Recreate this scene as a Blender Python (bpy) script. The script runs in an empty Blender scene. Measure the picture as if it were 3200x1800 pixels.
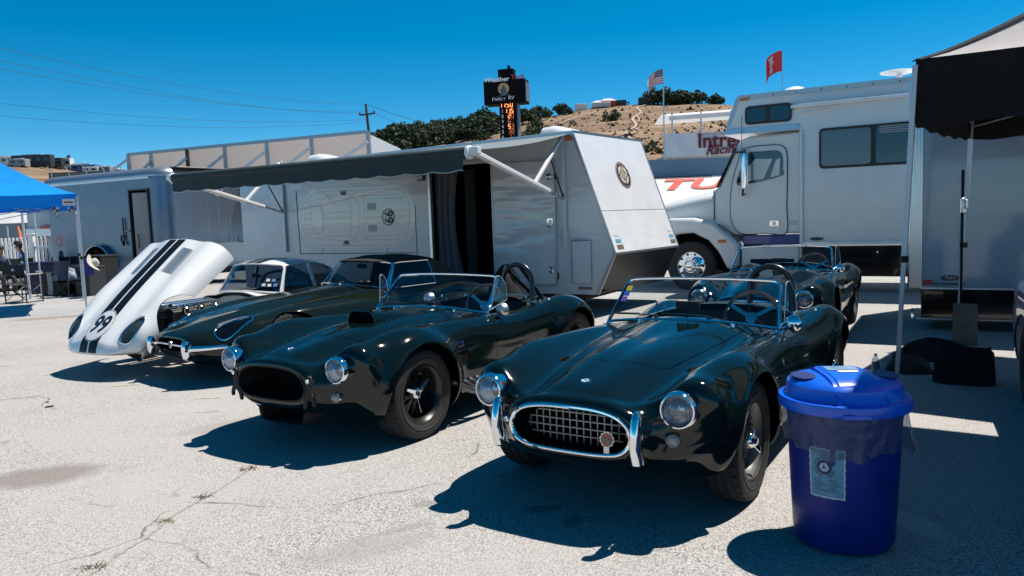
import bpy, bmesh, math, random
import numpy as np
from mathutils import Vector, Matrix, Euler
from mathutils.bvhtree import BVHTree
from mathutils.geometry import delaunay_2d_cdt, tessellate_polygon
random.seed(7); RNG = np.random.default_rng(7)
SC = bpy.context.scene; COL = SC.collection
R = math.radians; PI = math.pi

# ------------------------------------------------------------------ camera
CAM_H, CAM_P, CAM_R, CAM_F = 1.573, .091, .036, 2405.7      # height, pitch down, roll, focal length in px of a 3200 px frame
cd = bpy.data.cameras.new('camera'); cam = bpy.data.objects.new('camera', cd); COL.objects.link(cam)
cd.sensor_width = 36; cd.lens = CAM_F / 3200 * 36; cd.clip_start = .05; cd.clip_end = 4000
cam.matrix_world = Matrix.Translation((0, 0, CAM_H)) @ Matrix.Rotation(PI/2 - CAM_P, 4, 'X') @ Matrix.Rotation(-CAM_R, 4, 'Z')
SC.camera = cam

# ------------------------------------------------------------------ sky and sun
SUN_EL = R(64); SUN_AZ = R(62)        # azimuth clockwise from +Y
w = bpy.data.worlds.new('World'); SC.world = w; w.use_nodes = True
nt = w.node_tree; nt.nodes.clear()
sky = nt.nodes.new('ShaderNodeTexSky'); sky.sky_type = 'NISHITA'; sky.sun_disc = False
sky.sun_elevation = SUN_EL; sky.sun_rotation = SUN_AZ; sky.altitude = 1500; sky.air_density = .7; sky.dust_density = .0; sky.ozone_density = 3.5
hsv = nt.nodes.new('ShaderNodeHueSaturation'); hsv.inputs['Hue'].default_value = .482; hsv.inputs['Saturation'].default_value = 1.42
bg = nt.nodes.new('ShaderNodeBackground'); bg.inputs['Strength'].default_value = .088
out = nt.nodes.new('ShaderNodeOutputWorld')
nt.links.new(sky.outputs[0], hsv.inputs['Color']); nt.links.new(hsv.outputs[0], bg.inputs[0]); nt.links.new(bg.outputs[0], out.inputs[0])
sl = bpy.data.lights.new('sun', 'SUN'); so = bpy.data.objects.new('sun', sl); COL.objects.link(so)
sl.energy = 5.0; sl.angle = R(.53); sl.color = (1, .93, .84)
sd = Vector((math.sin(SUN_AZ)*math.cos(SUN_EL), math.cos(SUN_AZ)*math.cos(SUN_EL), math.sin(SUN_EL)))
so.rotation_euler = sd.to_track_quat('Z', 'Y').to_euler()
so.location = (0, 0, 60)
vs = SC.view_settings; SC.display_settings.display_device = 'sRGB'
vs.view_transform = 'Standard'; vs.look = 'None'; vs.exposure = 0.58; vs.gamma = 1; vs.use_curve_mapping = False
SC.cycles.max_bounces = 8; SC.cycles.transparent_max_bounces = 16; SC.cycles.caustics_reflective = False

# ------------------------------------------------------------------ helpers
def ray(u, v):
    """direction through pixel (u, v) of the 3200 x 1800 frame"""
    uu, vv = u-1600, v-900; c, s = math.cos(CAM_R), math.sin(CAM_R)
    a, b = (uu*c - vv*s)/CAM_F, (uu*s + vv*c)/CAM_F
    return Vector((a, math.cos(CAM_P)-b*math.sin(CAM_P), -math.sin(CAM_P)-b*math.cos(CAM_P)))
def at(u, v, y):
    d = ray(u, v); return Vector((0, 0, CAM_H)) + d*(y/d.y)
def onz(u, v, z=0):
    d = ray(u, v); return Vector((0, 0, CAM_H)) + d*((z-CAM_H)/d.z)

def smooth_noise(n, m, seed=0, scale=6):
    r = np.random.default_rng(seed).random((scale+2, scale+2))
    i = np.linspace(0, scale, n); j = np.linspace(0, scale, m)
    i0 = i.astype(int); j0 = j.astype(int); fi = (i-i0)[:, None]; fj = (j-j0)[None]
    fi = fi*fi*(3-2*fi); fj = fj*fj*(3-2*fj)
    g = lambda a, b: r[np.ix_(a, b)]
    return (g(i0, j0)*(1-fi)*(1-fj)+g(i0+1, j0)*fi*(1-fj)+g(i0, j0+1)*(1-fi)*fj+g(i0+1, j0+1)*fi*fj)-.5

class MB:
    """collects shapes; build() links them as one mesh object"""
    def __init__(s): s.v = []; s.f = []; s.mi = []; s.cur = 0
    def add(s, vs_, fs):
        b = len(s.v); s.v += [tuple(p) for p in vs_]; s.f += [tuple(i+b for i in f) for f in fs]; s.mi += [s.cur]*len(fs); return s
    def box(s, c, d, rz=0, M=None):
        x, y, z = d[0]/2, d[1]/2, d[2]/2
        vs_ = [Vector(p) for p in ((-x,-y,-z),(x,-y,-z),(x,y,-z),(-x,y,-z),(-x,-y,z),(x,-y,z),(x,y,z),(-x,y,z))]
        m = M if M is not None else Matrix.Translation(c) @ Matrix.Rotation(rz, 4, 'Z')
        return s.add([m @ p for p in vs_], [(0,3,2,1),(4,5,6,7),(0,1,5,4),(1,2,6,5),(2,3,7,6),(3,0,4,7)])
    def bar(s, a, b, wx, wy=None, up=(0,0,1)):
        a, b = Vector(a), Vector(b); wy = wy or wx; t = (b-a).normalized(); u = Vector(up)
        if abs(t.dot(u)) > .98: u = Vector((1,0,0))
        x = t.cross(u).normalized(); y = x.cross(t)
        P = []
        for p in (a, b):
            for sx, sy in ((-1,-1),(1,-1),(1,1),(-1,1)): P.append(p + x*sx*wx/2 + y*sy*wy/2)
        return s.add(P, [(0,3,2,1),(4,5,6,7),(0,1,5,4),(1,2,6,5),(2,3,7,6),(3,0,4,7)])
    def tube(s, pts, r, n=8, closed=False, cap=True):
        P = [Vector(p) for p in pts]; k = len(P); rr = r if hasattr(r, '__len__') else [r]*k
        T = []
        for i in range(k):
            a = P[i-1] if (i or closed) else P[i]; b = P[(i+1) % k] if (i < k-1 or closed) else P[i]
            T.append((b-a).normalized())
        u = T[0].orthogonal().normalized(); V = []
        for i in range(k):
            u = (u - T[i]*u.dot(T[i])); u = u.normalized() if u.length > 1e-6 else T[i].orthogonal().normalized()
            w_ = T[i].cross(u)
            for j in range(n):
                a = 2*PI*j/n; V.append(P[i] + (u*math.cos(a)+w_*math.sin(a))*rr[i])
        F = []
        for i in range(k if closed else k-1):
            i2 = (i+1) % k
            for j in range(n): F.append((i*n+j, i*n+(j+1) % n, i2*n+(j+1) % n, i2*n+j))
        if cap and not closed: F += [tuple(range(n))[::-1], tuple((k-1)*n+j for j in range(n))]
        return s.add(V, F)
    def cyl(s, a, b, r0, r1=None, n=24, cap=True): return s.tube([a, b], [r0, r0 if r1 is None else r1], n, cap=cap)
    def lathe(s, prof, M=None, n=32, a0=0, a1=2*PI):
        """prof: list of (radius, height) about local Z"""
        M = M or Matrix(); full = abs(a1-a0-2*PI) < 1e-6; V = []; m = n if full else n+1
        for r_, h in prof:
            for j in range(m):
                a = a0+(a1-a0)*j/n; V.append(M @ Vector((r_*math.cos(a), r_*math.sin(a), h)))
        F = []
        for i in range(len(prof)-1):
            for j in range(n):
                j2 = (j+1) % m; F.append((i*m+j, i*m+j2, (i+1)*m+j2, (i+1)*m+j))
        return s.add(V, F)
    def grid(s, P, closed_u=False, closed_v=False):
        n, m = len(P), len(P[0]); F = []
        for i in range(n if closed_u else n-1):
            for j in range(m if closed_v else m-1):
                F.append((i*m+j, i*m+(j+1) % m, ((i+1) % n)*m+(j+1) % m, ((i+1) % n)*m+j))
        return s.add([p for row in P for p in row], F)
    def prism(s, poly, d, M=None):
        """poly in local XY, extruded by d along local Z"""
        M = M or Matrix(); n = len(poly); z0, z1 = (0, d) if not hasattr(d, '__len__') else d
        V = [M @ Vector((p[0], p[1], z0)) for p in poly] + [M @ Vector((p[0], p[1], z1)) for p in poly]
        return s.add(V, [tuple(range(n))[::-1], tuple(range(n, 2*n))] + [(i, (i+1) % n, n+(i+1) % n, n+i) for i in range(n)])
    def ball(s, c, r, n=12, m=8):
        r = (r, r, r) if not hasattr(r, '__len__') else r; c = Vector(c)
        P = [[c + Vector((r[0]*math.sin(PI*i/m)*math.cos(2*PI*j/n), r[1]*math.sin(PI*i/m)*math.sin(2*PI*j/n), r[2]*math.cos(PI*i/m))) for j in range(n)] for i in range(m+1)]
        return s.grid(P, closed_v=True)
    def build(s, name, mats, parent=None, smooth=35, bev=0, fix=True, **kw):
        me = bpy.data.meshes.new(name); me.from_pydata([tuple(p) for p in s.v], [], s.f)
        mats = mats if isinstance(mats, (list, tuple)) else [mats]
        for m_ in mats: me.materials.append(m_)
        if any(s.mi): me.polygons.foreach_set('material_index', s.mi)
        if fix:
            b = bmesh.new(); b.from_mesh(me); bmesh.ops.remove_doubles(b, verts=b.verts, dist=1e-5); bmesh.ops.recalc_face_normals(b, faces=b.faces); b.to_mesh(me); b.free()
        if smooth:
            me.polygons.foreach_set('use_smooth', [True]*len(me.polygons)); me.set_sharp_from_angle(angle=R(smooth))
        return link(name, me, parent, bev, **kw)

def link(name, me, parent=None, bev=0, loc=None, rz=None):
    o = bpy.data.objects.new(name, me); COL.objects.link(o)
    if parent is not None: o.parent = parent
    if loc is not None: o.location = loc
    if rz is not None: o.rotation_euler = (0, 0, rz)
    if bev:
        b = o.modifiers.new('bevel', 'BEVEL'); b.width = bev; b.segments = 2; b.limit_method = 'ANGLE'; b.angle_limit = R(40)
    return o
def tag(o, label, cat, group=None):
    o['label'] = label; o['category'] = cat
    if group: o['group'] = group
    return o
def thing(name, label, cat, loc=(0,0,0), rz=0, group=None):
    o = bpy.data.objects.new(name, None); COL.objects.link(o); o.empty_display_size = .1
    o.location = loc; o.rotation_euler = (0, 0, rz); return tag(o, label, cat, group)
def kind(o, k): o['kind'] = k; return o
def copy_tree(o, parent=None, kids=None):
    c = o.copy(); COL.objects.link(c)
    if parent is not None: c.parent = parent
    for ch in (kids or {}).get(o, [x for x in o.children]):
        copy_tree(ch, c, kids)
    return c
def copy_thing(o, label, loc, rz=None, group=None):
    c = copy_tree(o); c.location = loc; c['label'] = label
    if rz is not None: c.rotation_euler = (0, 0, rz)
    if group: c['group'] = group
    return c
def text_mesh(s, size=1, bold=0, spacing=1, shear=0, extrude=0, align='CENTER'):
    cu = bpy.data.curves.new('text', 'FONT'); cu.body = s; cu.size = size; cu.align_x = align; cu.align_y = 'CENTER'
    cu.offset = bold; cu.space_character = spacing; cu.shear = shear; cu.extrude = extrude; cu.resolution_u = 3
    o = bpy.data.objects.new('text', cu); COL.objects.link(o); dg = bpy.context.evaluated_depsgraph_get(); dg.update()
    me = bpy.data.meshes.new_from_object(o.evaluated_get(dg)); bpy.data.objects.remove(o); bpy.data.curves.remove(cu); return me
def text(name, s, size, m, parent, M, bold=0, spacing=1, shear=0, extrude=.0015, align='CENTER', sx=1, fn=None):
    me = text_mesh(s, size, bold, spacing, shear, extrude, align); me.materials.clear(); me.materials.append(m)
    for v_ in me.vertices:
        p = Vector((v_.co.x*sx, v_.co.y, v_.co.z)); v_.co = fn(p) if fn else M @ p
    return link(name, me, parent)
def face_M(o, x, n):
    """matrix whose local X is x, local Z is n, at o"""
    x = Vector(x).normalized(); n = Vector(n); n = (n - x*n.dot(x)).normalized(); y = n.cross(x)
    return Matrix(((x.x, y.x, n.x, o[0]), (x.y, y.y, n.y, o[1]), (x.z, y.z, n.z, o[2]), (0,0,0,1)))

# ------------------------------------------------------------------ materials
MATS = {}
def nodes(name):
    m = bpy.data.materials.new(name); m.use_nodes = True; t = m.node_tree; p = t.nodes['Principled BSDF']; return m, t, p
def mat(name, col, rough=.5, metal=0, coat=0, spec=.5, var=0, vscale=8, bump=0, bscale=60, coat_rough=.02, trans=0, emit=None, es=1, sheen=0, sss=0):
    if name in MATS: return MATS[name]
    m, t, p = nodes(name); MATS[name] = m
    p.inputs['Base Color'].default_value = (*col, 1); p.inputs['Roughness'].default_value = rough; p.inputs['Metallic'].default_value = metal
    p.inputs['Coat Weight'].default_value = coat; p.inputs['Coat Roughness'].default_value = coat_rough; p.inputs['Specular IOR Level'].default_value = spec
    p.inputs['Transmission Weight'].default_value = trans
    if sheen: p.inputs['Sheen Weight'].default_value = sheen
    if emit: p.inputs['Emission Color'].default_value = (*emit, 1); p.inputs['Emission Strength'].default_value = es
    if var or bump:
        tc = t.nodes.new('ShaderNodeTexCoord')
    if var:
        nz = t.nodes.new('ShaderNodeTexNoise'); nz.inputs['Scale'].default_value = vscale; nz.inputs['Detail'].default_value = 6; nz.inputs['Roughness'].default_value = .65
        mr = t.nodes.new('ShaderNodeMapRange'); mr.inputs['From Min'].default_value = .3; mr.inputs['From Max'].default_value = .7; mr.inputs['To Min'].default_value = 1-var; mr.inputs['To Max'].default_value = 1+var
        mx = t.nodes.new('ShaderNodeVectorMath'); mx.operation = 'SCALE'; mx.inputs[0].default_value = col
        t.links.new(tc.outputs['Object'], nz.inputs['Vector']); t.links.new(nz.outputs['Fac'], mr.inputs['Value']); t.links.new(mr.outputs[0], mx.inputs['Scale']); t.links.new(mx.outputs[0], p.inputs['Base Color'])
        m2 = t.nodes.new('ShaderNodeMapRange'); m2.inputs['To Min'].default_value = max(0, rough-.08); m2.inputs['To Max'].default_value = min(1, rough+.1)
        t.links.new(nz.outputs['Fac'], m2.inputs['Value']); t.links.new(m2.outputs[0], p.inputs['Roughness'])
    if bump:
        nb = t.nodes.new('ShaderNodeTexNoise'); nb.inputs['Scale'].default_value = bscale; nb.inputs['Detail'].default_value = 4
        bp = t.nodes.new('ShaderNodeBump'); bp.inputs['Strength'].default_value = bump; bp.inputs['Distance'].default_value = .01
        t.links.new(tc.outputs['Object'], nb.inputs['Vector']); t.links.new(nb.outputs['Fac'], bp.inputs['Height']); t.links.new(bp.outputs[0], p.inputs['Normal'])
    return m
def glass(name, tint=(.75,.85,.85), ior=1.45, rough=0, refl=1):
    if name in MATS: return MATS[name]
    m, t, p = nodes(name); MATS[name] = m; t.nodes.remove(p)
    tr = t.nodes.new('ShaderNodeBsdfTransparent'); tr.inputs[0].default_value = (*tint, 1)
    gl = t.nodes.new('ShaderNodeBsdfGlossy'); gl.inputs['Roughness'].default_value = rough; gl.inputs['Color'].default_value = (refl, refl, refl, 1)
    lw = t.nodes.new('ShaderNodeLayerWeight'); lw.inputs['Blend'].default_value = .5; pw = t.nodes.new('ShaderNodeMath'); pw.operation = 'POWER'; pw.inputs[1].default_value = 5; fr = t.nodes.new('ShaderNodeMapRange'); f0 = ((ior-1)/(ior+1))**2; fr.inputs['To Min'].default_value = f0; fr.inputs['To Max'].default_value = .75; mx = t.nodes.new('ShaderNodeMixShader')
    t.links.new(lw.outputs['Facing'], pw.inputs[0]); t.links.new(pw.outputs[0], fr.inputs['Value']); t.links.new(fr.outputs[0], mx.inputs[0]); t.links.new(tr.outputs[0], mx.inputs[1]); t.links.new(gl.outputs[0], mx.inputs[2])
    t.links.new(mx.outputs[0], t.nodes['Material Output'].inputs[0]); return m
def cloth(name, col, thru=.4, var=.08, vscale=1.2, bump=.15, bscale=20):
    m = mat(name, col, .8, var=var, vscale=vscale, bump=bump, bscale=bscale, spec=.2); t = m.node_tree
    tl = t.nodes.new('ShaderNodeBsdfTranslucent'); tl.inputs[0].default_value = (*col, 1); mx = t.nodes.new('ShaderNodeMixShader'); mx.inputs[0].default_value = thru
    t.links.new(t.nodes['Principled BSDF'].outputs[0], mx.inputs[1]); t.links.new(tl.outputs[0], mx.inputs[2]); t.links.new(mx.outputs[0], t.nodes['Material Output'].inputs[0]); return m
GREEN = mat('green_paint', (.0022, .0068, .0066), .4, 0, 1, .0, coat_rough=.075)
GREEN2 = mat('olive_green_paint', (.0055, .0095, .0055), .4, 0, 1, .0, coat_rough=.08)
WHITEP = mat('silver_white_paint', (.72, .735, .73), .35, .05, .7, .5, coat_rough=.06)
CHROME = mat('chrome', (.82, .84, .86), .06, 1)
STEEL = mat('steel', (.5, .52, .54), .25, 1, var=.1)
ALU = mat('aluminium', (.62, .64, .66), .32, 1, var=.08, vscale=5)
BLACK = mat('black_paint', (.008, .008, .009), .3, 0, .6)
MATTE = mat('matte_black', (.008, .008, .008), .7)
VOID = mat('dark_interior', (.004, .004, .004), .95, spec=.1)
RUBBER = mat('tyre_rubber', (.018, .018, .018), .72, var=.25, vscale=14, bump=.15, bscale=120)
TREAD = mat('tyre_tread', (.014, .014, .014), .85, var=.3, vscale=30, bump=.3, bscale=90)
LEATHER = mat('black_leather', (.016, .014, .013), .45, bump=.2, bscale=90)
TAN = mat('tan_leather', (.16, .11, .07), .5, var=.2, bump=.2, bscale=80)
CLEAR = glass('clear_glass', (.84, .88, .89), 1.42)
DARKGLASS = glass('tinted_glass', (.12, .14, .15), 1.5)
MIRROR = mat('mirror_glass', (.9, .9, .9), .02, 1)
AMBER = mat('amber_plastic', (.55, .14, .01), .3, coat=.5)
REDP = mat('red_plastic', (.45, .02, .015), .3, coat=.5)
WHITE = mat('white_paint', (.74, .75, .76), .35, 0, .35, var=.04, vscale=2)
# ------------------------------------------------------------------ ground
def asphalt():
    m, t, p = nodes('asphalt'); L = t.links.new; N = t.nodes.new
    g = N('ShaderNodeNewGeometry')
    def noise(s, d=5, r=.6, dist=0):
        n = N('ShaderNodeTexNoise'); n.inputs['Scale'].default_value = s; n.inputs['Detail'].default_value = d; n.inputs['Roughness'].default_value = r; n.inputs['Distortion'].default_value = dist; L(g.outputs['Position'], n.inputs['Vector']); return n.outputs['Fac']
    def ramp(f, a, b, c0=0, c1=1):
        r = N('ShaderNodeMapRange'); r.inputs['From Min'].default_value = a; r.inputs['From Max'].default_value = b; r.inputs['To Min'].default_value = c0; r.inputs['To Max'].default_value = c1; L(f, r.inputs['Value']); return r.outputs[0]
    def mix(f, a, b):
        x = N('ShaderNodeMix'); x.data_type = 'RGBA'
        L(f, x.inputs[0])
        for i, c in ((6, a), (7, b)):
            if isinstance(c, tuple): x.inputs[i].default_value = (*c, 1)
            else: L(c, x.inputs[i])
        return x.outputs[2]
    vo = N('ShaderNodeTexVoronoi'); vo.inputs['Scale'].default_value = 95; L(g.outputs['Position'], vo.inputs['Vector'])
    sep = N('ShaderNodeSeparateColor'); L(vo.outputs['Color'], sep.inputs[0])
    c = mix(ramp(sep.outputs[0], 0, 1), (.33, .322, .312), (.52, .508, .492))
    c = mix(ramp(vo.outputs['Distance'], .35, .75), c, (.17, .165, .16))
    c = mix(ramp(noise(.55, 6, .65), .35, .72), c, (.37, .36, .345))
    c = mix(ramp(noise(1.7, 5, .7, .5), .60, .78, 0, .45), c, (.15, .14, .13))
    c = mix(ramp(noise(.17, 4, .6), .56, .72, 0, .35), c, (.17, .16, .15))
    # cracks: thin bands of a warped cell pattern
    nz = N('ShaderNodeTexNoise'); nz.inputs['Scale'].default_value = 1.4; nz.inputs['Detail'].default_value = 6; L(g.outputs['Position'], nz.inputs['Vector'])
    va = N('ShaderNodeVectorMath'); va.operation = 'SCALE'; va.inputs['Scale'].default_value = .55; L(nz.outputs['Color'], va.inputs[0])
    vb = N('ShaderNodeVectorMath'); vb.operation = 'ADD'; L(g.outputs['Position'], vb.inputs[0]); L(va.outputs[0], vb.inputs[1])
    v2 = N('ShaderNodeTexVoronoi'); v2.feature = 'DISTANCE_TO_EDGE'; v2.inputs['Scale'].default_value = .36; L(vb.outputs[0], v2.inputs['Vector'])
    cr = N('ShaderNodeMath'); cr.operation = 'MULTIPLY'; L(ramp(v2.outputs['Distance'], .0012, .004, .8, 0), cr.inputs[0]); L(ramp(noise(.9, 3), .5, .62), cr.inputs[1])
    c = mix(cr.outputs[0], c, (.07, .065, .055))
    # oil stains, patched spots and one painted pool of sunlight, with their own outlines
    for (sx, sy, rx, ry, an, col, k) in STAINS_AND_SUN:
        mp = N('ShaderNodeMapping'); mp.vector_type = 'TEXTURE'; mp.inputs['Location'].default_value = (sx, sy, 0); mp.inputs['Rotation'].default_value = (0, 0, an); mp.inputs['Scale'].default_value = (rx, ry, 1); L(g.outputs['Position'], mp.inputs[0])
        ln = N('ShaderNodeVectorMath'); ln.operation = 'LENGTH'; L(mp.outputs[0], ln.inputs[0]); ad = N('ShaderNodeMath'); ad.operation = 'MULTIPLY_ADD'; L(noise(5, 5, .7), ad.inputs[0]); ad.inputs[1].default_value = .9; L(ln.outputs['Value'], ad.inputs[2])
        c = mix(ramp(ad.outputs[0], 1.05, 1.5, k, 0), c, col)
    L(c, p.inputs['Base Color']); p.inputs['Roughness'].default_value = .88; p.inputs['Specular IOR Level'].default_value = .25
    b1 = N('ShaderNodeBump'); b1.inputs['Strength'].default_value = .55; b1.inputs['Distance'].default_value = .006; L(vo.outputs['Distance'], b1.inputs['Height']); b1.invert = True
    b2 = N('ShaderNodeBump'); b2.inputs['Strength'].default_value = .5; b2.inputs['Distance'].default_value = .02; L(noise(14, 6, .75), b2.inputs['Height']); L(b2.outputs[0], b1.inputs['Normal']); L(b1.outputs[0], p.inputs['Normal'])
    return m
def _st(u, v, ru, rv, an, col, k): q = onz(u, v); return (q.x, q.y, ru, rv, an, col, k)
STAINS_AND_SUN = [_st(130,1488,.42,.26,.3,(.19,.165,.15),.8), _st(165,993,.9,.35,.4,(.23,.19,.155),.8), _st(1690,1590,.12,.07,.2,(.05,.05,.05),.5), _st(1790,1630,.10,.06,1,(.05,.05,.05),.5), _st(1250,1655,.25,.05,.5,(.2,.19,.18),.5), _st(2870,1640,.10,.22,.2,(.5,.49,.48),.45), _st(1330,1575,.10,.06,.2,(.2,.19,.18),.6), _st(720,1330,.5,.2,.6,(.24,.225,.21),.5), _st(1120,1720,.4,.15,.4,(.24,.225,.21),.5)]  # the pale oval right of the bin is sunlight painted into the asphalt
m = MB(); m.add([(-900, -200, 0), (900, -200, 0), (900, 1500, 0), (-900, 1500, 0)], [(0,1,2,3)])
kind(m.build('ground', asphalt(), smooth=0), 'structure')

# ------------------------------------------------------------------ car body surfaces
def cspline(Y, t, tq):
    """natural cubic spline through Y (n, ...) at t, sampled at tq"""
    Y = np.asarray(Y, float); sh = Y.shape[1:]; Y = Y.reshape(len(t), -1); n = len(t); h = np.diff(t)
    A = np.eye(n); B = np.zeros_like(Y)
    for i in range(1, n-1):
        A[i, i-1], A[i, i], A[i, i+1] = h[i-1], 2*(h[i-1]+h[i]), h[i]
        B[i] = 6*((Y[i+1]-Y[i])/h[i] - (Y[i]-Y[i-1])/h[i-1])
    M = np.linalg.solve(A, B); k = np.clip(np.searchsorted(t, tq, side='right')-1, 0, n-2)
    d = tq-t[k]; e = t[k+1]-tq; hk = h[k]
    r = (M[k]*(e**3)[:, None]+M[k+1]*(d**3)[:, None])/(6*hk)[:, None] + (Y[k]/hk[:, None]-M[k]*hk[:, None]/6)*e[:, None] + (Y[k+1]/hk[:, None]-M[k+1]*hk[:, None]/6)*d[:, None]
    return r.reshape(len(tq), *sh)
def chord(P):   # P (n, m, 3) -> mean cumulative chord along axis 0
    d = np.linalg.norm(np.diff(P, axis=0), axis=2).mean(1); return np.concatenate([[0], np.cumsum(np.maximum(d, 1e-4))])
def grid_normals(P):
    du = np.gradient(P, axis=0); dv = np.gradient(P, axis=1); n = np.cross(du, dv); l = np.linalg.norm(n, axis=2, keepdims=True); return n/np.maximum(l, 1e-12)
def full_surface(ctrl, nu, nv, mirror=True):
    c = np.asarray(ctrl, float)
    if mirror:
        m = c[:, :0:-1].copy(); m[..., 0] *= -1; c = np.concatenate([m, c], 1)
    tv = chord(c.transpose(1, 0, 2)); tu = chord(c)
    q = cspline(c.transpose(1, 0, 2), tv, np.linspace(0, tv[-1], nv)).transpose(1, 0, 2)
    return cspline(q, tu, np.linspace(0, tu[-1], nu))
def tri_grid(P, outward=None):
    n, m = P.shape[:2]; N = grid_normals(P)
    if outward is not None and (N*(P-np.array(outward))).sum() < 0: N = -N; flip = True
    else: flip = False
    idx = np.arange(n*m).reshape(n, m); a, b, c, d = idx[:-1, :-1].ravel(), idx[1:, :-1].ravel(), idx[1:, 1:].ravel(), idx[:-1, 1:].ravel()
    F = np.concatenate([np.stack([a, b, c], 1), np.stack([a, c, d], 1)])
    if flip: F = F[:, ::-1]
    return np.concatenate([P.reshape(-1, 3), N.reshape(-1, 3)], 1), F
def clip(mesh, f):
    """part of a triangle mesh (A = xyz + normal, F) where f < 0, cut exactly along f = 0"""
    A, F = mesh
    if len(F) == 0: return mesh
    f = np.where(np.abs(f) < 1e-7, 1e-7, f); s = f < 0; c = s[F].sum(1); out = [F[c == 3]]; newA = [A]; base = len(A); cache = {}
    def cut(i, j):
        k = (i, j) if i < j else (j, i)
        if k not in cache:
            t = f[i]/(f[i]-f[j]); cache[k] = base+len(cache); newA.append((A[i]+(A[j]-A[i])*t)[None])
        return cache[k]
    ex = []
    for T in F[(c == 1) | (c == 2)]:
        i = [k for k in range(3) if s[T[k]] == (s[T].sum() == 1)][0]; a, b, d = T[i], T[(i+1) % 3], T[(i+2) % 3]
        p, q = cut(a, b), cut(a, d)
        if s[a]: ex.append((a, p, q))
        else: ex += [(p, b, d), (p, d, q)]
    if ex: out.append(np.array(ex))
    A2 = np.concatenate(newA); F2 = np.concatenate(out); u, inv = np.unique(F2, return_inverse=True)
    A2 = A2[u]; A2[:, 3:] /= np.maximum(np.linalg.norm(A2[:, 3:], axis=1, keepdims=True), 1e-9); return A2, inv.reshape(F2.shape)
def sdpoly(X, Y, poly):
    """signed distance to a closed polygon, negative inside"""
    P = np.asarray(poly, float); d = np.full(X.shape, 1e9); ins = np.zeros(X.shape, bool)
    for i in range(len(P)):
        a, b = P[i-1], P[i]; ex, ey = b-a; wx, wy = X-a[0], Y-a[1]; t = np.clip((wx*ex+wy*ey)/max(ex*ex+ey*ey, 1e-12), 0, 1)
        d = np.minimum(d, np.hypot(wx-ex*t, wy-ey*t))
        cr = ((a[1] <= Y) & (b[1] > Y)) | ((b[1] <= Y) & (a[1] > Y))
        with np.errstate(divide='ignore', invalid='ignore'):
            xi = a[0]+(Y-a[1])*(ex/ey if ey else 0)
        ins ^= cr & (X < xi)
    return np.where(ins, -d, d)
def round_poly(pts, n=8, closed=True):
    """Catmull-Rom through pts"""
    P = np.asarray(pts, float); k = len(P); out_ = []
    for i in range(k if closed else k-1):
        p0, p1, p2, p3 = (P[(i-1) % k], P[i], P[(i+1) % k], P[(i+2) % k]) if closed else (P[max(i-1, 0)], P[i], P[i+1], P[min(i+2, k-1)])
        for t in np.linspace(0, 1, n, endpoint=False):
            out_.append(.5*((2*p1)+(-p0+p2)*t+(2*p0-5*p1+4*p2-p3)*t*t+(-p0+3*p1-3*p2+p3)*t**3))
    if not closed: out_.append(P[-1])
    return np.array(out_)
def corner_poly(pts, r=.04, n=5):
    """polygon with rounded corners"""
    P = [np.array(p, float) for p in pts]; o = []
    for i in range(len(P)):
        a, b, c = P[i-1], P[i], P[(i+1) % len(P)]; ra = min(r, np.linalg.norm(a-b)*.45, np.linalg.norm(c-b)*.45)
        p, q = b+(a-b)/np.linalg.norm(a-b)*ra, b+(c-b)/np.linalg.norm(c-b)*ra
        for t in np.linspace(0, 1, n): o.append((1-t)**2*p+2*t*(1-t)*b+t*t*q)
    return np.array(o)
def boundary(F):
    E = np.concatenate([F[:, [0, 1]], F[:, [1, 2]], F[:, [2, 0]]]); k = np.sort(E, 1); u, inv, cnt = np.unique(k, axis=0, return_inverse=True, return_counts=True)
    return E[cnt[inv.ravel()] == 1]
def panel(name, mesh, m, parent, flange=.012, off=0, two=None):
    """links a clipped surface as one mesh with its exact normals and an inward flange along its edges"""
    A, F = mesh; V = A[:, :3]+A[:, 3:]*off; N = A[:, 3:]; F = F.copy()
    if flange:
        E = boundary(F); n0 = len(V); a, b = E[:, 0], E[:, 1]
        top_a, top_b, bot_a, bot_b = V[a], V[b], V[a]-N[a]*flange, V[b]-N[b]*flange
        fn = np.cross(V[b]-V[a], -N[a]); fn = -fn/np.maximum(np.linalg.norm(fn, axis=1, keepdims=True), 1e-9); k = len(E)
        V = np.concatenate([V, top_a, top_b, bot_b, bot_a]); N = np.concatenate([N, fn, fn, fn, fn]); i = np.arange(k)+n0
        F = np.concatenate([F, np.stack([i, i+3*k, i+2*k], 1), np.stack([i, i+2*k, i+k], 1)])
    me = bpy.data.meshes.new(name); me.vertices.add(len(V)); me.vertices.foreach_set('co', V.ravel())
    me.loops.add(F.size); me.loops.foreach_set('vertex_index', F.ravel().astype(np.int32)); me.polygons.add(len(F)); me.polygons.foreach_set('loop_start', np.arange(0, F.size, 3, dtype=np.int32))
    me.update(calc_edges=True); me.validate(); me.polygons.foreach_set('use_smooth', [True]*len(me.polygons))
    if len(me.vertices) == len(N): me.normals_split_custom_set_from_vertices(N.tolist())
    me.materials.append(m); return link(name, me, parent)
def bvh_of(mesh): return BVHTree.FromPolygons([tuple(p) for p in mesh[0][:, :3]], [tuple(t) for t in mesh[1].tolist()])
def drop(bvh, x, y, z0=3): h = bvh.ray_cast(Vector((x, y, z0)), Vector((0, 0, -1))); return h[0], h[1]
def side(bvh, y, z, s=1): h = bvh.ray_cast(Vector((3*s, y, z)), Vector((-s, 0, 0))); return h[0], h[1]
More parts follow.
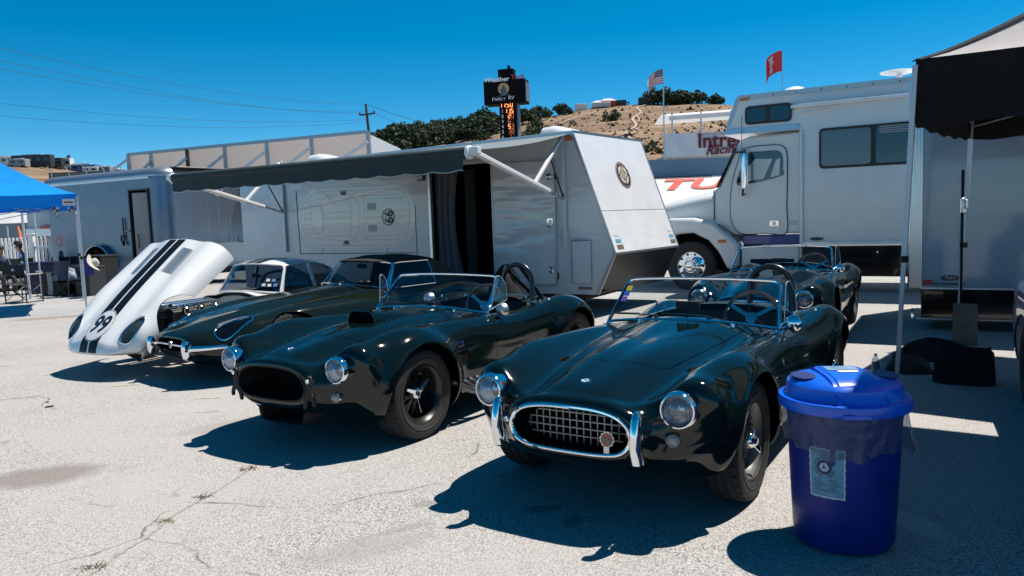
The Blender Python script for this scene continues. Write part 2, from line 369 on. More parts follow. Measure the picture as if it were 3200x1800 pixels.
def patch(f, x0, x1, y0, y1, res, place, n=None):
    """flat shape f(x, y) < 0 draped onto a surface by place(x, y) -> (point, normal)"""
    nx, ny = int((x1-x0)/res)+1, int((y1-y0)/res)+1; X, Y = np.meshgrid(np.linspace(x0, x1, nx), np.linspace(y0, y1, ny), indexing='ij')
    Z = np.zeros_like(X); P = np.stack([X, Y, Z], 2); A, F = tri_grid(P); A[:, 3:] = (0, 0, 1); A, F = clip((A, F), f(A[:, 0], A[:, 1]))
    Q = []; ok = np.ones(len(A), bool)
    for i, p in enumerate(A):
        h, nn = place(p[0], p[1])
        if h is None: ok[i] = False; Q.append((0,)*6)
        else: Q.append((*h, *nn))
    F = F[ok[F].all(1)]; return np.array(Q), F
def text_f(s, size, bold=0, sx=1):
    me = text_mesh(s, size, bold); E = {}
    for p in me.polygons:
        for k in p.edge_keys: E[k] = E.get(k, 0)+1
    segs = [(np.array(me.vertices[a].co[:2])*(sx, 1), np.array(me.vertices[b].co[:2])*(sx, 1)) for (a, b), c in E.items() if c == 1]
    def f(X, Y):
        d = np.full(X.shape, 1e9); ins = np.zeros(X.shape, bool)
        for a, b in segs:
            ex, ey = b-a; wx, wy = X-a[0], Y-a[1]; t = np.clip((wx*ex+wy*ey)/max(ex*ex+ey*ey, 1e-12), 0, 1); d = np.minimum(d, np.hypot(wx-ex*t, wy-ey*t))
            if ey: ins ^= (((a[1] <= Y) & (b[1] > Y)) | ((b[1] <= Y) & (a[1] > Y))) & (X < a[0]+(Y-a[1])*ex/ey)
        return np.where(ins, -d, d)
    return f

# section points of each station: y, then (x, z) from the top centre down to the bottom centre; optional per-point y shifts
def stations(rows):
    o = []
    for r in rows:
        y, pts = r[0], r[1]; dy = r[2] if len(r) > 2 else [0]*len(pts); o.append([(x, y+d, z) for (x, z), d in zip(pts, dy)])
    return np.array(o)
COBRA = [
 (-.725, [(0,.607),(.15,.603),(.255,.583),(.31,.55),(.336,.515),(.346,.48),(.336,.445),(.305,.41),(.25,.388),(.14,.378),(0,.376)]),
 (-.722, [(0,.63),(.16,.625),(.275,.602),(.337,.566),(.362,.522),(.37,.48),(.358,.436),(.325,.393),(.26,.365),(.145,.352),(0,.35)]),
 (-.675, [(0,.658),(.17,.648),(.292,.622),(.375,.59),(.425,.55),(.445,.48),(.42,.415),(.37,.36),(.28,.325),(.15,.305),(0,.30)], [0,0,.01,.03,.045,.045,.03,.01,0,0,0]),
 (-.585, [(0,.685),(.175,.670),(.325,.622),(.445,.662),(.549,.716),(.65,.662),(.672,.55),(.61,.42),(.43,.31),(.2,.275),(0,.27)], [0,0,0,.02,.03,.045,.06,.04,0,0,0]),
 (-.40, [(0,.722),(.19,.706),(.375,.655),(.475,.722),(.572,.760),(.67,.725),(.733,.58),(.722,.42),(.62,.28),(.3,.25),(0,.25)]),
 (-.15, [(0,.763),(.20,.747),(.405,.692),(.505,.757),(.60,.792),(.695,.757),(.763,.62),(.768,.45),(.70,.26),(.35,.22),(0,.22)]),
 (.15, [(0,.79),(.22,.775),(.435,.718),(.53,.768),(.612,.80),(.70,.767),(.765,.64),(.775,.45),(.72,.24),(.36,.2),(0,.2)]),
 (.55, [(0,.807),(.24,.795),(.465,.742),(.55,.772),(.617,.79),(.69,.759),(.738,.65),(.747,.45),(.70,.22),(.35,.19),(0,.19)]),
 (1.0, [(0,.832),(.26,.818),(.49,.765),(.565,.768),(.622,.765),(.675,.737),(.718,.64),(.728,.45),(.69,.22),(.35,.19),(0,.19)]),
 (1.4, [(0,.835),(.28,.815),(.50,.760),(.57,.748),(.622,.737),(.668,.712),(.712,.63),(.722,.45),(.68,.22),(.35,.19),(0,.19)]),
 (1.85, [(0,.83),(.29,.815),(.49,.77),(.565,.763),(.63,.768),(.70,.742),(.752,.64),(.747,.45),(.69,.24),(.35,.2),(0,.2)]),
 (2.25, [(0,.815),(.29,.80),(.475,.762),(.565,.787),(.645,.806),(.728,.768),(.785,.64),(.78,.46),(.72,.26),(.36,.22),(0,.22)]),
 (2.6, [(0,.76),(.27,.745),(.445,.712),(.545,.735),(.625,.746),(.70,.702),(.748,.58),(.732,.44),(.66,.30),(.33,.26),(0,.26)]),
 (2.88, [(0,.66),(.24,.65),(.40,.635),(.49,.632),(.555,.62),(.61,.585),(.64,.505),(.62,.42),(.55,.345),(.28,.32),(0,.32)]),
 (2.985, [(0,.57),(.19,.565),(.30,.555),(.37,.545),(.42,.53),(.455,.51),(.465,.475),(.45,.44),(.40,.405),(.2,.39),(0,.39)]),
 (3.0, [(0,.50),(.05,.50),(.08,.495),(.1,.49),(.11,.485),(.12,.48),(.12,.475),(.11,.47),(.1,.465),(.05,.46),(0,.46)])]
ETYPE = [
 (-.93, [(0,.468),(.15,.465),(.24,.452),(.295,.435),(.33,.415),(.345,.398),(.33,.38),(.29,.36),(.22,.345),(.12,.335),(0,.333)]),
 (-.925, [(0,.492),(.16,.488),(.265,.473),(.33,.452),(.375,.428),(.393,.398),(.378,.368),(.33,.336),(.24,.312),(.13,.3),(0,.297)]),
 (-.86, [(0,.542),(.19,.537),(.33,.518),(.415,.492),(.475,.455),(.505,.405),(.49,.343),(.42,.285),(.30,.255),(.15,.243),(0,.24)]),
 (-.69, [(0,.615),(.212,.602),(.37,.573),(.475,.548),(.575,.488),(.640,.42),(.648,.35),(.59,.28),(.43,.228),(.21,.21),(0,.207)]),
 (-.50, [(0,.662),(.222,.646),(.388,.612),(.497,.630),(.612,.614),(.708,.538),(.735,.435),(.685,.318),(.50,.222),(.24,.2),(0,.2)]),
 (-.32, [(0,.696),(.228,.678),(.40,.640),(.505,.660),(.628,.652),(.736,.575),(.77,.46),(.735,.335),(.57,.228),(.27,.2),(0,.2)]),
 (0, [(0,.742),(.235,.722),(.398,.678),(.503,.702),(.632,.711),(.758,.637),(.80,.50),(.78,.36),(.63,.23),(.31,.195),(0,.195)]),
 (.4, [(0,.782),(.24,.762),(.40,.716),(.505,.735),(.625,.74),(.755,.668),(.81,.52),(.79,.36),(.65,.22),(.32,.19),(0,.19)]),
 (.9, [(0,.822),(.255,.803),(.42,.762),(.53,.768),(.645,.755),(.77,.677),(.825,.53),(.80,.36),(.66,.21),(.33,.18),(0,.18)]),
 (1.3, [(0,.842),(.28,.828),(.46,.795),(.56,.785),(.662,.76),(.777,.68),(.83,.53),(.805,.36),(.66,.21),(.33,.18),(0,.18)]),
 (1.8, [(0,.845),(.28,.835),(.46,.80),(.56,.787),(.662,.76),(.777,.68),(.83,.53),(.805,.36),(.66,.21),(.33,.18),(0,.18)]),
 (2.3, [(0,.845),(.28,.835),(.46,.81),(.56,.797),(.662,.775),(.78,.695),(.83,.54),(.80,.37),(.66,.22),(.33,.19),(0,.19)]),
 (2.75, [(0,.81),(.28,.80),(.45,.785),(.55,.77),(.65,.745),(.765,.668),(.812,.535),(.775,.38),(.63,.25),(.3,.22),(0,.22)]),
 (3.2, [(0,.73),(.25,.72),(.41,.70),(.50,.68),(.585,.65),(.68,.575),(.715,.475),(.675,.37),(.54,.29),(.27,.27),(0,.27)]),
 (3.46, [(0,.62),(.2,.615),(.32,.60),(.39,.585),(.45,.56),(.51,.515),(.53,.455),(.50,.395),(.41,.35),(.2,.335),(0,.335)]),
 (3.52, [(0,.52),(.06,.52),(.1,.515),(.13,.51),(.15,.50),(.16,.485),(.16,.47),(.15,.455),(.13,.445),(.06,.44),(0,.44)])]
def add_flares(P, wheels, amp, s):
    for yc, r in wheels:
        N = grid_normals(P)
        if (N*(P-np.array((0, 1.2, .5)))).sum() < 0: N = -N
        d = np.hypot(P[..., 1]-yc, P[..., 2]-.33)-r; w_ = np.exp(-(np.maximum(d, 0)/s)**2)*np.clip((np.abs(P[..., 0])-.5)/.1, 0, 1)*np.clip((P[..., 2]-.16)/.06, 0, 1)
        P = P+N*(amp*w_)[..., None]
    return P
# ------------------------------------------------------------------ car parts
def wheel(parent, x, y, z, r, s, style, wd=.17, rim_r=.2):
    """wheel on side s (+1 = car's left); parts tyre, rim, spokes, hub_nut"""
    M = Matrix.Translation((x, y, z)) @ Matrix.Rotation(s*PI/2, 4, 'Y'); n = 96
    root = MB()
    w2 = wd/2; hb = [(rim_r+.004, -w2*.82), (rim_r+.03, -w2*.98), (r*.84, -w2*1.06), (r*.93, -w2*1.0)]
    tr = [(r*.985, -w2*.9), (r, -w2*.72)]
    P = []
    prof = hb+tr+[(a, -b) for a, b in tr[::-1]]+[(a, -b) for a, b in hb[::-1]]
    m = MB(); m.lathe(hb+[(r*.955, -w2*.96)], M, n); m.lathe([(r*.955, w2*.96)]+[(a, -b) for a, b in hb[::-1]], M, n)
    if style != 'slick':
        m.lathe([(rim_r+.052, w2*1.035), (rim_r+.056, w2*1.07), (rim_r+.060, w2*1.05)], M, n)
    tyre = m.build('tyre', RUBBER, parent)
    na, nc = 180, 17; G = []
    for i in range(na):
        row = []; a = 2*PI*i/na
        for j in range(nc):
            q = j/(nc-1)*2-1; h = q*w2*.97; rr = r*(1-.045*abs(q)**4)
            zig = math.sin(i*PI/3)*.5
            g = (j+round(zig)) % 4 == 0 if style != 'slick' else j in (5, 11)
            edge = abs(q) > .72 and i % 6 < 2 and style != 'slick'
            if 0 < j < nc-1 and (g or edge): rr -= .009
            row.append(M @ Vector((rr*math.cos(a), rr*math.sin(a), h)))
        G.append(row)
    t = MB(); t.grid(G, closed_u=True); t.build('tread', TREAD, tyre, smooth=0)
    R_ = rim_r
    if style == 'wire':
        rm = mat('painted_wire_wheel', (.15, .155, .15), .4, .4)
        m = MB(); m.lathe([(R_-.005, -w2*.85), (R_+.012, -w2*.95), (R_+.012, -w2*.88), (R_-.012, -w2*.7), (R_-.03, -w2*.2), (R_-.03, w2*.25), (R_-.012, w2*.62), (R_+.003, w2*.8), (R_+.013, w2*.88), (R_+.006, w2*.95)], M, 64); rim = m.build('rim', rm, parent)
        m = MB()
        for k in range(60):
            a = 2*PI*k/60; tw = (.35 if k % 2 else -.35); rows = k % 3
            h0 = (.045, .02, -.03)[rows]*s/s; h1 = (w2*.15, -w2*.1, w2*.35)[rows]; r0 = (.042, .05, .05)[rows]
            p0 = M @ Vector((r0*math.cos(a+tw), r0*math.sin(a+tw), h0)); p1 = M @ Vector(((R_-.026)*math.cos(a), (R_-.026)*math.sin(a), h1)); m.tube([p0, p1], .0028, 4)
        kind(m.build('spokes', rm, parent), 'stuff')
        m = MB(); m.lathe([(.052, -.05), (.052, .03), (.046, .055), (.0, .056)], M, 24); m.build('hub', rm, parent)
        m = MB(); m.lathe([(.046, .05), (.046, .066), (.036, .084), (.03, .092), (.018, .1), (0, .1)], M, 24)
        for k in range(2):
            a = .7+PI*k; d = Vector((math.cos(a), math.sin(a), 0)); m.bar(M @ (d*.03+Vector((0,0,.075))), M @ (d*.092+Vector((0,0,.098))), .03, .012, up=M.to_3x3() @ Vector((0,0,1)))
        m.build('knock_off_nut', CHROME, parent, bev=.004)
    elif style in ('pin', 'steel'):
        rm = mat('black_wheel', (.005, .005, .0055), .35, 0, .25)
        if style == 'steel': rm = CHROME
        m = MB(); m.lathe([(R_-.004, -w2*.8), (R_+.014, w2*.82), (R_+.016, w2*.93), (R_+.004, w2*.95), (R_-.012, w2*.8), (R_-.022, w2*.45), (R_-.03, 0), (R_-.05, -.01)], M, 64); rim = m.build('rim', rm, parent)
        m = MB()
        for k in range(9):
            a = 2*PI*k/9
            for da in (-.13, .13):
                pa = M @ Vector((.05*math.cos(a+da*.4), .05*math.sin(a+da*.4), .02)); pb = M @ Vector(((R_-.03)*math.cos(a+da), (R_-.03)*math.sin(a+da), -.002)); m.bar(pa, pb, .022, .018, up=M.to_3x3() @ Vector((0,0,1)))
        m.lathe([(.0, -.012), (R_-.03, -.025)], M, 32); m.build('spokes', rm, parent, bev=.003)
        m = MB(); m.lathe([(.055, -.01), (.055, .03), (.045, .04), (0, .042)], M, 24); m.build('hub', rm, parent)
        m = MB(); m.lathe([(.043, .035), (.043, .05), (.034, .062), (.022, .066), (.02, .06), (0, .06)], M, 24)
        for k in range(3):
            a = .12+2*PI*k/3; d = Vector((math.cos(a), math.sin(a), 0)); q = d.cross(Vector((0,0,1)))
            A = [d*.03+q*.017, d*.03-q*.017, d*.138-q*.010, d*.145, d*.138+q*.010]
            m.add([M @ (p+Vector((0,0,.045+p.length*.10))) for p in A]+[M @ (p+Vector((0,0,.058+p.length*.10))) for p in A], [(0,1,2,3,4),(9,8,7,6,5),(0,5,6,1),(1,6,7,2),(2,7,8,3),(3,8,9,4),(4,9,5,0)])
        m.build('knock_off_nut', CHROME, parent, bev=.002)
    return tyre
def add_wheel(parent, name, *a, **k):
    e = bpy.data.objects.new(name, None); COL.objects.link(e); e.parent = parent
    wheel(e, *a, **k); return e
def lamp(parent, c, r, fwd=(0, -1, 0), name='headlight'):
    f = Vector(fwd).normalized(); M = Matrix.Translation(c) @ f.to_track_quat('Z', 'Y').to_matrix().to_4x4()
    m = MB(); m.lathe([(r*.98, -.09), (r*1.0, -.01), (r*1.03, .006), (r*1.0, .022), (r*.93, .034), (r*.86, .036), (r*.84, .026), (r*.83, .012)], M, 48); o = m.build(name, CHROME, parent)
    m = MB(); m.lathe([(r*.84, .016), (r*.7, -.03), (r*.45, -.06), (r*.15, -.075), (0, -.075)], M, 40); m.lathe([(.0, -.02), (.018, -.03), (.02, -.07)], M, 16)
    m.build('reflector', mat('lamp_reflector', (.62, .66, .7), .16, 1), o)
    g = MB(); P = []
    for i in range(13):
        q = i/12; P.append((r*.845*q, .014+.032*(1-q*q)))
    g.lathe(P[::-1], M, 48); g.build('lens', mat_lens(), o); return o
def mat_lens():
    if 'ribbed_lens' in MATS: return MATS['ribbed_lens']
    m = glass('ribbed_lens', (.80, .86, .92), 2.1, .04); t = m.node_tree
    tc = t.nodes.new('ShaderNodeTexCoord'); wv = t.nodes.new('ShaderNodeTexWave'); wv.inputs['Scale'].default_value = 22; wv.inputs['Distortion'].default_value = .4; wv.bands_direction = 'X'
    bp = t.nodes.new('ShaderNodeBump'); bp.inputs['Strength'].default_value = .35; bp.inputs['Distance'].default_value = .004
    t.links.new(tc.outputs['Object'], wv.inputs['Vector']); t.links.new(wv.outputs['Fac'], bp.inputs['Height'])
    for n_ in t.nodes:
        if n_.type == 'BSDF_GLOSSY': t.links.new(bp.outputs[0], n_.inputs['Normal'])
    df = t.nodes.new('ShaderNodeBsdfDiffuse'); df.inputs[0].default_value = (.55,.6,.64,1); m2 = t.nodes.new('ShaderNodeMixShader'); m2.inputs[0].default_value = .14; o = t.nodes['Material Output']; sr = o.inputs[0].links[0].from_socket
    t.links.new(sr, m2.inputs[1]); t.links.new(df.outputs[0], m2.inputs[2]); t.links.new(m2.outputs[0], o.inputs[0]); return m
def small_lamp(parent, c, r, fwd, lens):
    f = Vector(fwd).normalized(); M = Matrix.Translation(c) @ f.to_track_quat('Z', 'Y').to_matrix().to_4x4()
    m = MB(); m.lathe([(r*1.05, -.03), (r*1.08, .008), (r*1.0, .014), (r*.92, .01)], M, 28); o = m.build('indicator_lamp', CHROME, parent)
    m = MB(); m.lathe([(r*.95, .006), (r*.8, .016), (r*.5, .023), (0, .026)], M, 28); m.build('lens', lens, o); return o
def wscreen(parent, wb, yb, zb, wt, yt, zt, cy=.07, crown=.045, crown_t=.02, fr=.011, rake=None, name='windscreen'):
    """glass with a metal frame; cy = how far the middle bows forward"""
    base = lambda q: Vector((wb*q, yb-cy*(1-q*q), zb+crown*(1-q*q))); top = lambda q: Vector((wt*q, yt-cy*.9*(1-q*q), zt+crown_t*(1-q*q)))
    n = 25; Q = np.linspace(-1, 1, n); G = [[base(q).lerp(top(q), t) for q in Q] for t in np.linspace(0, 1, 9)]
    g = MB(); g.grid(G); o = g.build(name, CLEAR, parent)
    path = [base(q) for q in Q]
    def corner(s):
        b, t = base(s), top(s); L = [b.lerp(t, k) for k in np.linspace(.08, .86, 8)]
        c0, c1, c2 = b.lerp(t, .88), t, top(s*.88); return L+[c0.lerp(c1, k).lerp(c1.lerp(c2, k), k) for k in (.25, .5, .75)]+[c2]
    path += corner(1)+[top(q) for q in np.linspace(.8, -.8, 15)]+corner(-1)[::-1]
    m = MB(); m.tube(path, fr, 8, closed=True); m.build('frame', CHROME, o); return o
def steering_wheel(parent, c, r=.19, tilt=R(66)):
    M = Matrix.Translation(c) @ Matrix.Rotation(tilt, 4, 'X'); m = MB()
    m.tube([M @ Vector((r*math.cos(a), r*math.sin(a), 0)) for a in np.linspace(0, 2*PI, 48, endpoint=False)], .013, 8, closed=True); o = m.build('steering_wheel', mat('wood_rim', (.05, .02, .008), .25, coat=1), parent)
    m = MB()
    for k in range(3):
        a = PI/2+2*PI*k/3+PI; d = Vector((math.cos(a), math.sin(a), 0)); m.bar(M @ (d*.03), M @ (d*(r-.005)), .028, .004, up=M.to_3x3() @ Vector((0,0,1)))
    m.lathe([(.04, -.01), (.04, .012), (0, .016)], M, 20); m.cyl(M @ Vector((0,0,-.28)), M @ Vector((0,0,0)), .018, n=12); m.build('wheel_spokes', STEEL, o); return o
def seat(parent, x, y0, m_, w=.44):
    b = MB(); P = []
    for i in range(15):
        a = i/14; row = []
        for j in range(17):
            q = j/16*2-1; wing = abs(q)**3*.09; tuft = .008*abs(math.sin((q+1)*PI*4.5)); ht = .36+.33*a*(1-.18*abs(q)**3); row.append((x+q*w/2*(1-.1*a), y0+.22*a-wing-tuft+.02, ht+.0))
        P.append(row)
    b.grid(P); P = [[(p[0]*1, p[1]+.09, p[2]) for p in row] for row in P]; b.grid(P)
    b.add([(x-w/2, y0-.02, .36), (x+w/2, y0-.02, .36), (x+w/2, y0-.42, .40), (x-w/2, y0-.42, .40), (x-w/2, y0-.02, .26), (x+w/2, y0-.02, .26), (x+w/2, y0-.42, .28), (x-w/2, y0-.42, .28)], [(0,1,2,3),(4,7,6,5),(0,4,5,1),(1,5,6,2),(2,6,7,3),(3,7,4,0)])
    t = MB(); t.tube([(p[0], p[1]-.04, p[2]) for p in P[-1]], .035, 8); o = b.build('seat', m_, parent, smooth=60); t.build('piping', m_, o); return o
def nose_badge(parent, p, n, r=.03):
    M = Matrix.Translation(p) @ Vector(n).to_track_quat('Z', 'Y').to_matrix().to_4x4(); m = MB(); m.lathe([(r, -.003), (r, .004), (r*.86, .007), (r*.82, .005), (0, .006)], M, 28); o = m.build('nose_badge', CHROME, parent)
    m = MB(); m.lathe([(r*.6, .0064), (0, .0075)], M, 20); m.build('badge_centre', mat('badge_enamel', (.7,.72,.74), .2, coat=1), o); m = MB(); m.prism([(-.012,-.004),(.012,-.006),(.014,.004),(-.008,.007)], (.0076,.0085), M); m.build('badge_mark', mat('badge_blue', (.02,.04,.1), .3), o)
def well(parent, yc, r, x0, x1, name='wheel_well'):
    m = MB()
    for s in (-1, 1):
        M = Matrix.Translation((0, yc, .33)) @ Matrix.Rotation(s*PI/2, 4, 'Y'); c_ = PI if s > 0 else 0; m.lathe([(r, x1), (r, x0), (.0, x0)], M, 40, c_-1.72, c_+1.72)
    m.build(name, VOID, parent)
def body_parts(root, rows, paint, arches, flare, cock, hood, door, liner=True, bonnet_cut=None, holes=(), mouth=True, nu=210, nv=150, extra=()):
    P = full_surface(stations(rows), nu, nv); P = add_flares(P, arches, *flare) if flare else P
    full = tri_grid(P, (0, 1.2, .45)); bv = bvh_of(full); B = full
    def cutf(m, f): return clip(m, f(m[0][:, 0], m[0][:, 1], m[0][:, 2]))
    for yc, r in arches: B = cutf(B, lambda x, y, z: np.minimum(r-np.hypot(y-yc, z-.33), np.abs(x)-.38))
    if cock is not None: B = cutf(B, lambda x, y, z: np.minimum(-sdpoly(x, y, cock), z-.6))
    L = B; g = .0028
    for pl in holes: B = cutf(B, lambda x, y, z: np.minimum(-sdpoly(np.abs(x), y, pl), z-.3))
    if hood is not None:
        H = cutf(B, lambda x, y, z: np.maximum(sdpoly(x, y, hood)+g, .5-z)); B = cutf(B, lambda x, y, z: np.minimum(g-sdpoly(x, y, hood), z-.5)); panel('bonnet', H, paint, root)
    if door is not None:
        for s in (-1, 1):
            D = cutf(B, lambda x, y, z: np.maximum(sdpoly(y, z, door)+g, .45-s*x)); panel('door', D, paint, root); B = cutf(B, lambda x, y, z: np.minimum(g-sdpoly(y, z, door), s*x-.45))
    panel('body', B, paint, root)
    if liner: panel('inner_panel', L, VOID, root, flange=0, off=-.022)
    return bv, full
# ------------------------------------------------------------------ open roadsters
def make_cobra(kindc, label, loc, yaw, group=None):
    street = kindc == 'street'
    root = thing('vintage_roadster', label, 'car', (loc[0], loc[1], 0), -yaw, group)
    W = .0 if street else .02
    rows = [list(r) for r in COBRA]
    arches = [(0, .375), (2.286, .365)] if street else [(0, .372), (2.286, .37)]
    cock = corner_poly([(-.535,1.16),(-.3,1.09),(0,1.065),(.3,1.09),(.535,1.16),(.56,1.5),(.54,1.80),(.44,1.93),(0,1.96),(-.44,1.93),(-.54,1.80),(-.56,1.5)], .08)
    hood = corner_poly([(-.30,-.13),(-.17,-.215),(0,-.235),(.17,-.215),(.30,-.13),(.345,.2),(.395,.7),(.415,.93),(.33,1.0),(.15,.985),(0,.98),(-.15,.985),(-.33,1.0),(-.415,.93),(-.395,.7),(-.345,.2)], .05)
    door = corner_poly([(1.0,.27),(1.0,.5),(1.02,.80),(1.75,.80),(1.78,.55),(1.70,.27)], .06)
    bv, full = body_parts(root, rows, GREEN, arches, ((.03, .055) if street else (.058, .085)), cock, hood, door)
    for yc, r in arches: well(root, yc, r+.004, .40, .665)
    # mouth
    oval = np.array(COBRA[0][1]); ov = np.concatenate([oval, oval[-2:0:-1]*(-1, 1)]); c0 = np.array((0, .49))
    if street:
        m = MB(); q = round_poly(ov, 4); m.tube([(a*1.0, -.733, b) for a, b in q], .013, 10, closed=True); m.build('grille_surround', CHROME, root)
    m = MB(); q = round_poly(ov, 3); m.grid([[(a*k, y, c0[1]+(b-c0[1])*k) for a, b in q] for k, y in ((1, -.72), (.97, -.64), (.9, -.56), (.88, -.36), (.01, -.36))], closed_v=True); m.build('mouth_duct', VOID if street else mat('duct_dark', (.006,.007,.007), .5), root)
    if street:
        gm = mat('grille_metal', (.26, .27, .27), .4, .8)
        hw = lambda z: float(np.interp(z, [.40, .43, .48, .53, .56, .585], [.16, .262, .295, .27, .22, .13]))
        m = MB(); G = []
        for i in range(15):
            x = -.28+.04*i; zz = [z for z in np.linspace(.395, .59, 60) if hw(z) > abs(x)]
            if zz: m.bar((x, -.635, zz[0]), (x, -.635, zz[-1]), .0055, .012, up=(0,1,0))
        for z in (.435, .475, .515, .555): m.bar((-hw(z), -.642, z), (hw(z), -.642, z), .012, .0055, up=(0,0,1))
        m.build('grille', gm, root)
        m = MB(); n = 48; m.prism([((.036+.0045*((k//2) % 2))*math.cos(2*PI*k/n), (.036+.0045*((k//2) % 2))*math.sin(2*PI*k/n)) for k in range(n)], .006, face_M((.215, -.725, .462), (1,0,0), (0,-1,.1))); bd = m.build('grille_badge', STEEL, root)
        m = MB(); m.lathe([(.033, .007), (0, .0075)], face_M((.215, -.725, .462), (1,0,0), (0,-1,.1)), 32); m.build('badge_face', mat('badge_red', (.28, .02, .02), .3, coat=1), bd)
        m = MB(); m.prism([(-.03,-.006),(.028,-.018),(.03,.002),(-.026,.014)], .0095, face_M((.215, -.725, .462), (1,0,0), (0,-1,.1))); m.prism([(.004,-.022),(.018,-.022),(.02,-.002),(.008,.006)], .0105, face_M((.215, -.725, .462), (1,0,0), (0,-1,.1))); m.build('badge_device', mat('badge_bronze', (.16, .13, .07), .35, .6), bd)
        m = MB(); m.box((.215, -.73, .405), (.03, .016, .05)); m.build('badge_bracket', STEEL, bd)
        for x in (-.372, .412):                 # bumper overriders
            m = MB(); P = []
            for i in range(19):
                t = i/18; z = .640-.265*t; yy = -.80-.030*math.sin(PI*t); wx = .022+.009*t; wy = .030+.010*t; k = min(1, .45+t*9, .5+(1-t)*9)
                P.append([(x+wx*k*math.copysign(abs(math.cos(a))**.7, math.cos(a)), yy+wy*k*math.sin(a), z) for a in np.linspace(0, 2*PI, 20, endpoint=False)])
            m.grid(P, closed_v=True); m.add(P[0], [tuple(range(20))]); m.add(P[-1], [tuple(range(20))]); m.bar((x, -.78, .51), (x*.98, -.64, .51), .03); m.build('bumper_overrider', CHROME, root)
    else:
        m = MB(); q = round_poly(ov, 4); m.tube([(a*1.0, -.728, b) for a, b in q], .007, 8, closed=True); m.build('mouth_lip', MATTE, root)
        m = MB(); m.box((0, -.40, .47), (.62, .05, .2)); 
        for i in range(26): m.box((-.3+.024*i, -.432, .47), (.004, .012, .19))
        m.build('radiator', mat('radiator_core', (.012, .012, .012), .6), root)
        # oil cooler scoop below the mouth
        op = corner_poly([(-.24,.295),(.24,.295),(.215,.195),(-.215,.195)], .035, 6)
        m = MB(); m.grid([[(a*k, y, .245+(b-.245)*k) for a, b in op] for k, y in ((1.12, -.50), (1.06, -.63), (1, -.655), (.94, -.64), (.9, -.42), (.02, -.42))], closed_v=True); m.build('oil_cooler_scoop', MATTE, root)
        for s in (-1, 1):                        # jacking hooks
            m = MB(); pl = round_poly([(-.02,.56),(.02,.56),(.022,.46),(.045,.41),(.05,.37),(.03,.365),(.022,.40),(0,.415),(-.03,.39),(-.045,.345),(-.06,.34),(-.065,.36),(-.05,.42),(-.024,.46)], 4)
            m.prism([(a*s, b-.46) for a, b in pl], (-.008, .008), face_M((s*.385, -.72, .46), (1,0,0), (0,-1,0))); m.bar((s*.385, -.72, .52), (s*.37, -.60, .52), .03); m.build('jacking_hook', MATTE, root)
            m = MB(); m.lathe([(.016, 0), (.014, .012), (0, .014)], face_M((s*.385, -.729, .535), (1,0,0), (0,-1,0)), 12); m.build('hook_bolt', CHROME, root)
    hz = .621 if street else .567
    for s in (-1, 1):
        lamp(root, (s*.549, -.615, hz+(.0 if street else .035)), .092, (s*.05, -1, .02))
        small_lamp(root, (s*.512, -.605, .465 if street else .41), .034, (s*.25, -1, -.12), mat('frosted_lens', (.24,.25,.25), .2, coat=1))
    p, n = drop(bv, 0, -.53); nose_badge(root, p, n)
    # wheels
    r = .33
    for y, s in ((0, 1), (0, -1), (2.286, 1), (2.286, -1)):
        add_wheel(root, 'wheel', s*((.652 if y == 0 else .655)), y, r, r, s, 'wire' if street else 'pin', .175 if street else (.235 if y == 0 else .26), .2)
    # windscreen
    wy, wz = (1.02, .775)
    ws = wscreen(root, .615, wy, wz+.012, .56, 1.30, 1.072)
    for s in (-1, 1):
        m = MB(); b, t = Vector((s*.618, wy+.005, wz)), Vector((s*.566, 1.29, 1.05)); m.bar(b-(t-b)*.12, t, .016, .022, up=(0,1,0)); m.build('pillar', CHROME, ws)
        m = MB(); m.box((s*.62, wy+.01, wz-.012), (.05, .07, .02)); m.build('pillar_foot', CHROME, ws, bev=.006)
        if s > 0 or not street:
            a0 = b.lerp(t, .12); a1 = b.lerp(t, .78); m = MB()
            pl = corner_poly([(0,0),(.19,.06),(.185,.20),(.13,.27),(.075,.265)], .03)
            Mw = face_M(a0+Vector((s*.02, .02, .01)), (s*.25, 1, .0), (1, -.25*s, .1)); m.prism(pl, .005, Mw); ww = m.build('wind_wing', glass('wing_glass', (.8,.86,.87), 1.42), root)
            m = MB(); m.tube([Mw @ Vector((a, b_, .0025)) for a, b_ in pl], .003, 5, closed=True); m.build('edge', mat('glass_edge', (.5,.6,.6), .1, coat=1), ww)
            m = MB(); m.tube([a0, a0+Vector((s*.03,.05,.02))], .007, 8); m.tube([a1, a1+Vector((s*.03,.02,-.02))], .007, 8); m.build('bracket', CHROME, ww)
    # wipers, cowl fittings
    for x in (-.22, .16):
        p, n = drop(bv, x, .985); m = MB(); m.cyl(p, p+Vector((0,0,.022)), .016, n=14); e = p+Vector((.17 if x > 0 else .15, .0, .045)); e = p+Vector((-.27, .055, .025)); m.bar(p+Vector((0,0,.025)), e, .012, .008)
        m.bar(e+Vector((-.10,.01,-.004)), e+Vector((.12,-.004,.0)), .006, .014); m.build('wiper', mat('wiper_metal', (.03,.03,.03), .3, .6), root)
    for x, y in ((-.33, .96), (.33, .96)):
        p, n = drop(bv, x, y); m = MB(); m.cyl(p, p+n*.016, .02, .016, 12); m.tube([p+n*.012, p+n*.03+Vector((.03,0,0))], .006, 6); m.build('bonnet_catch', CHROME, root)
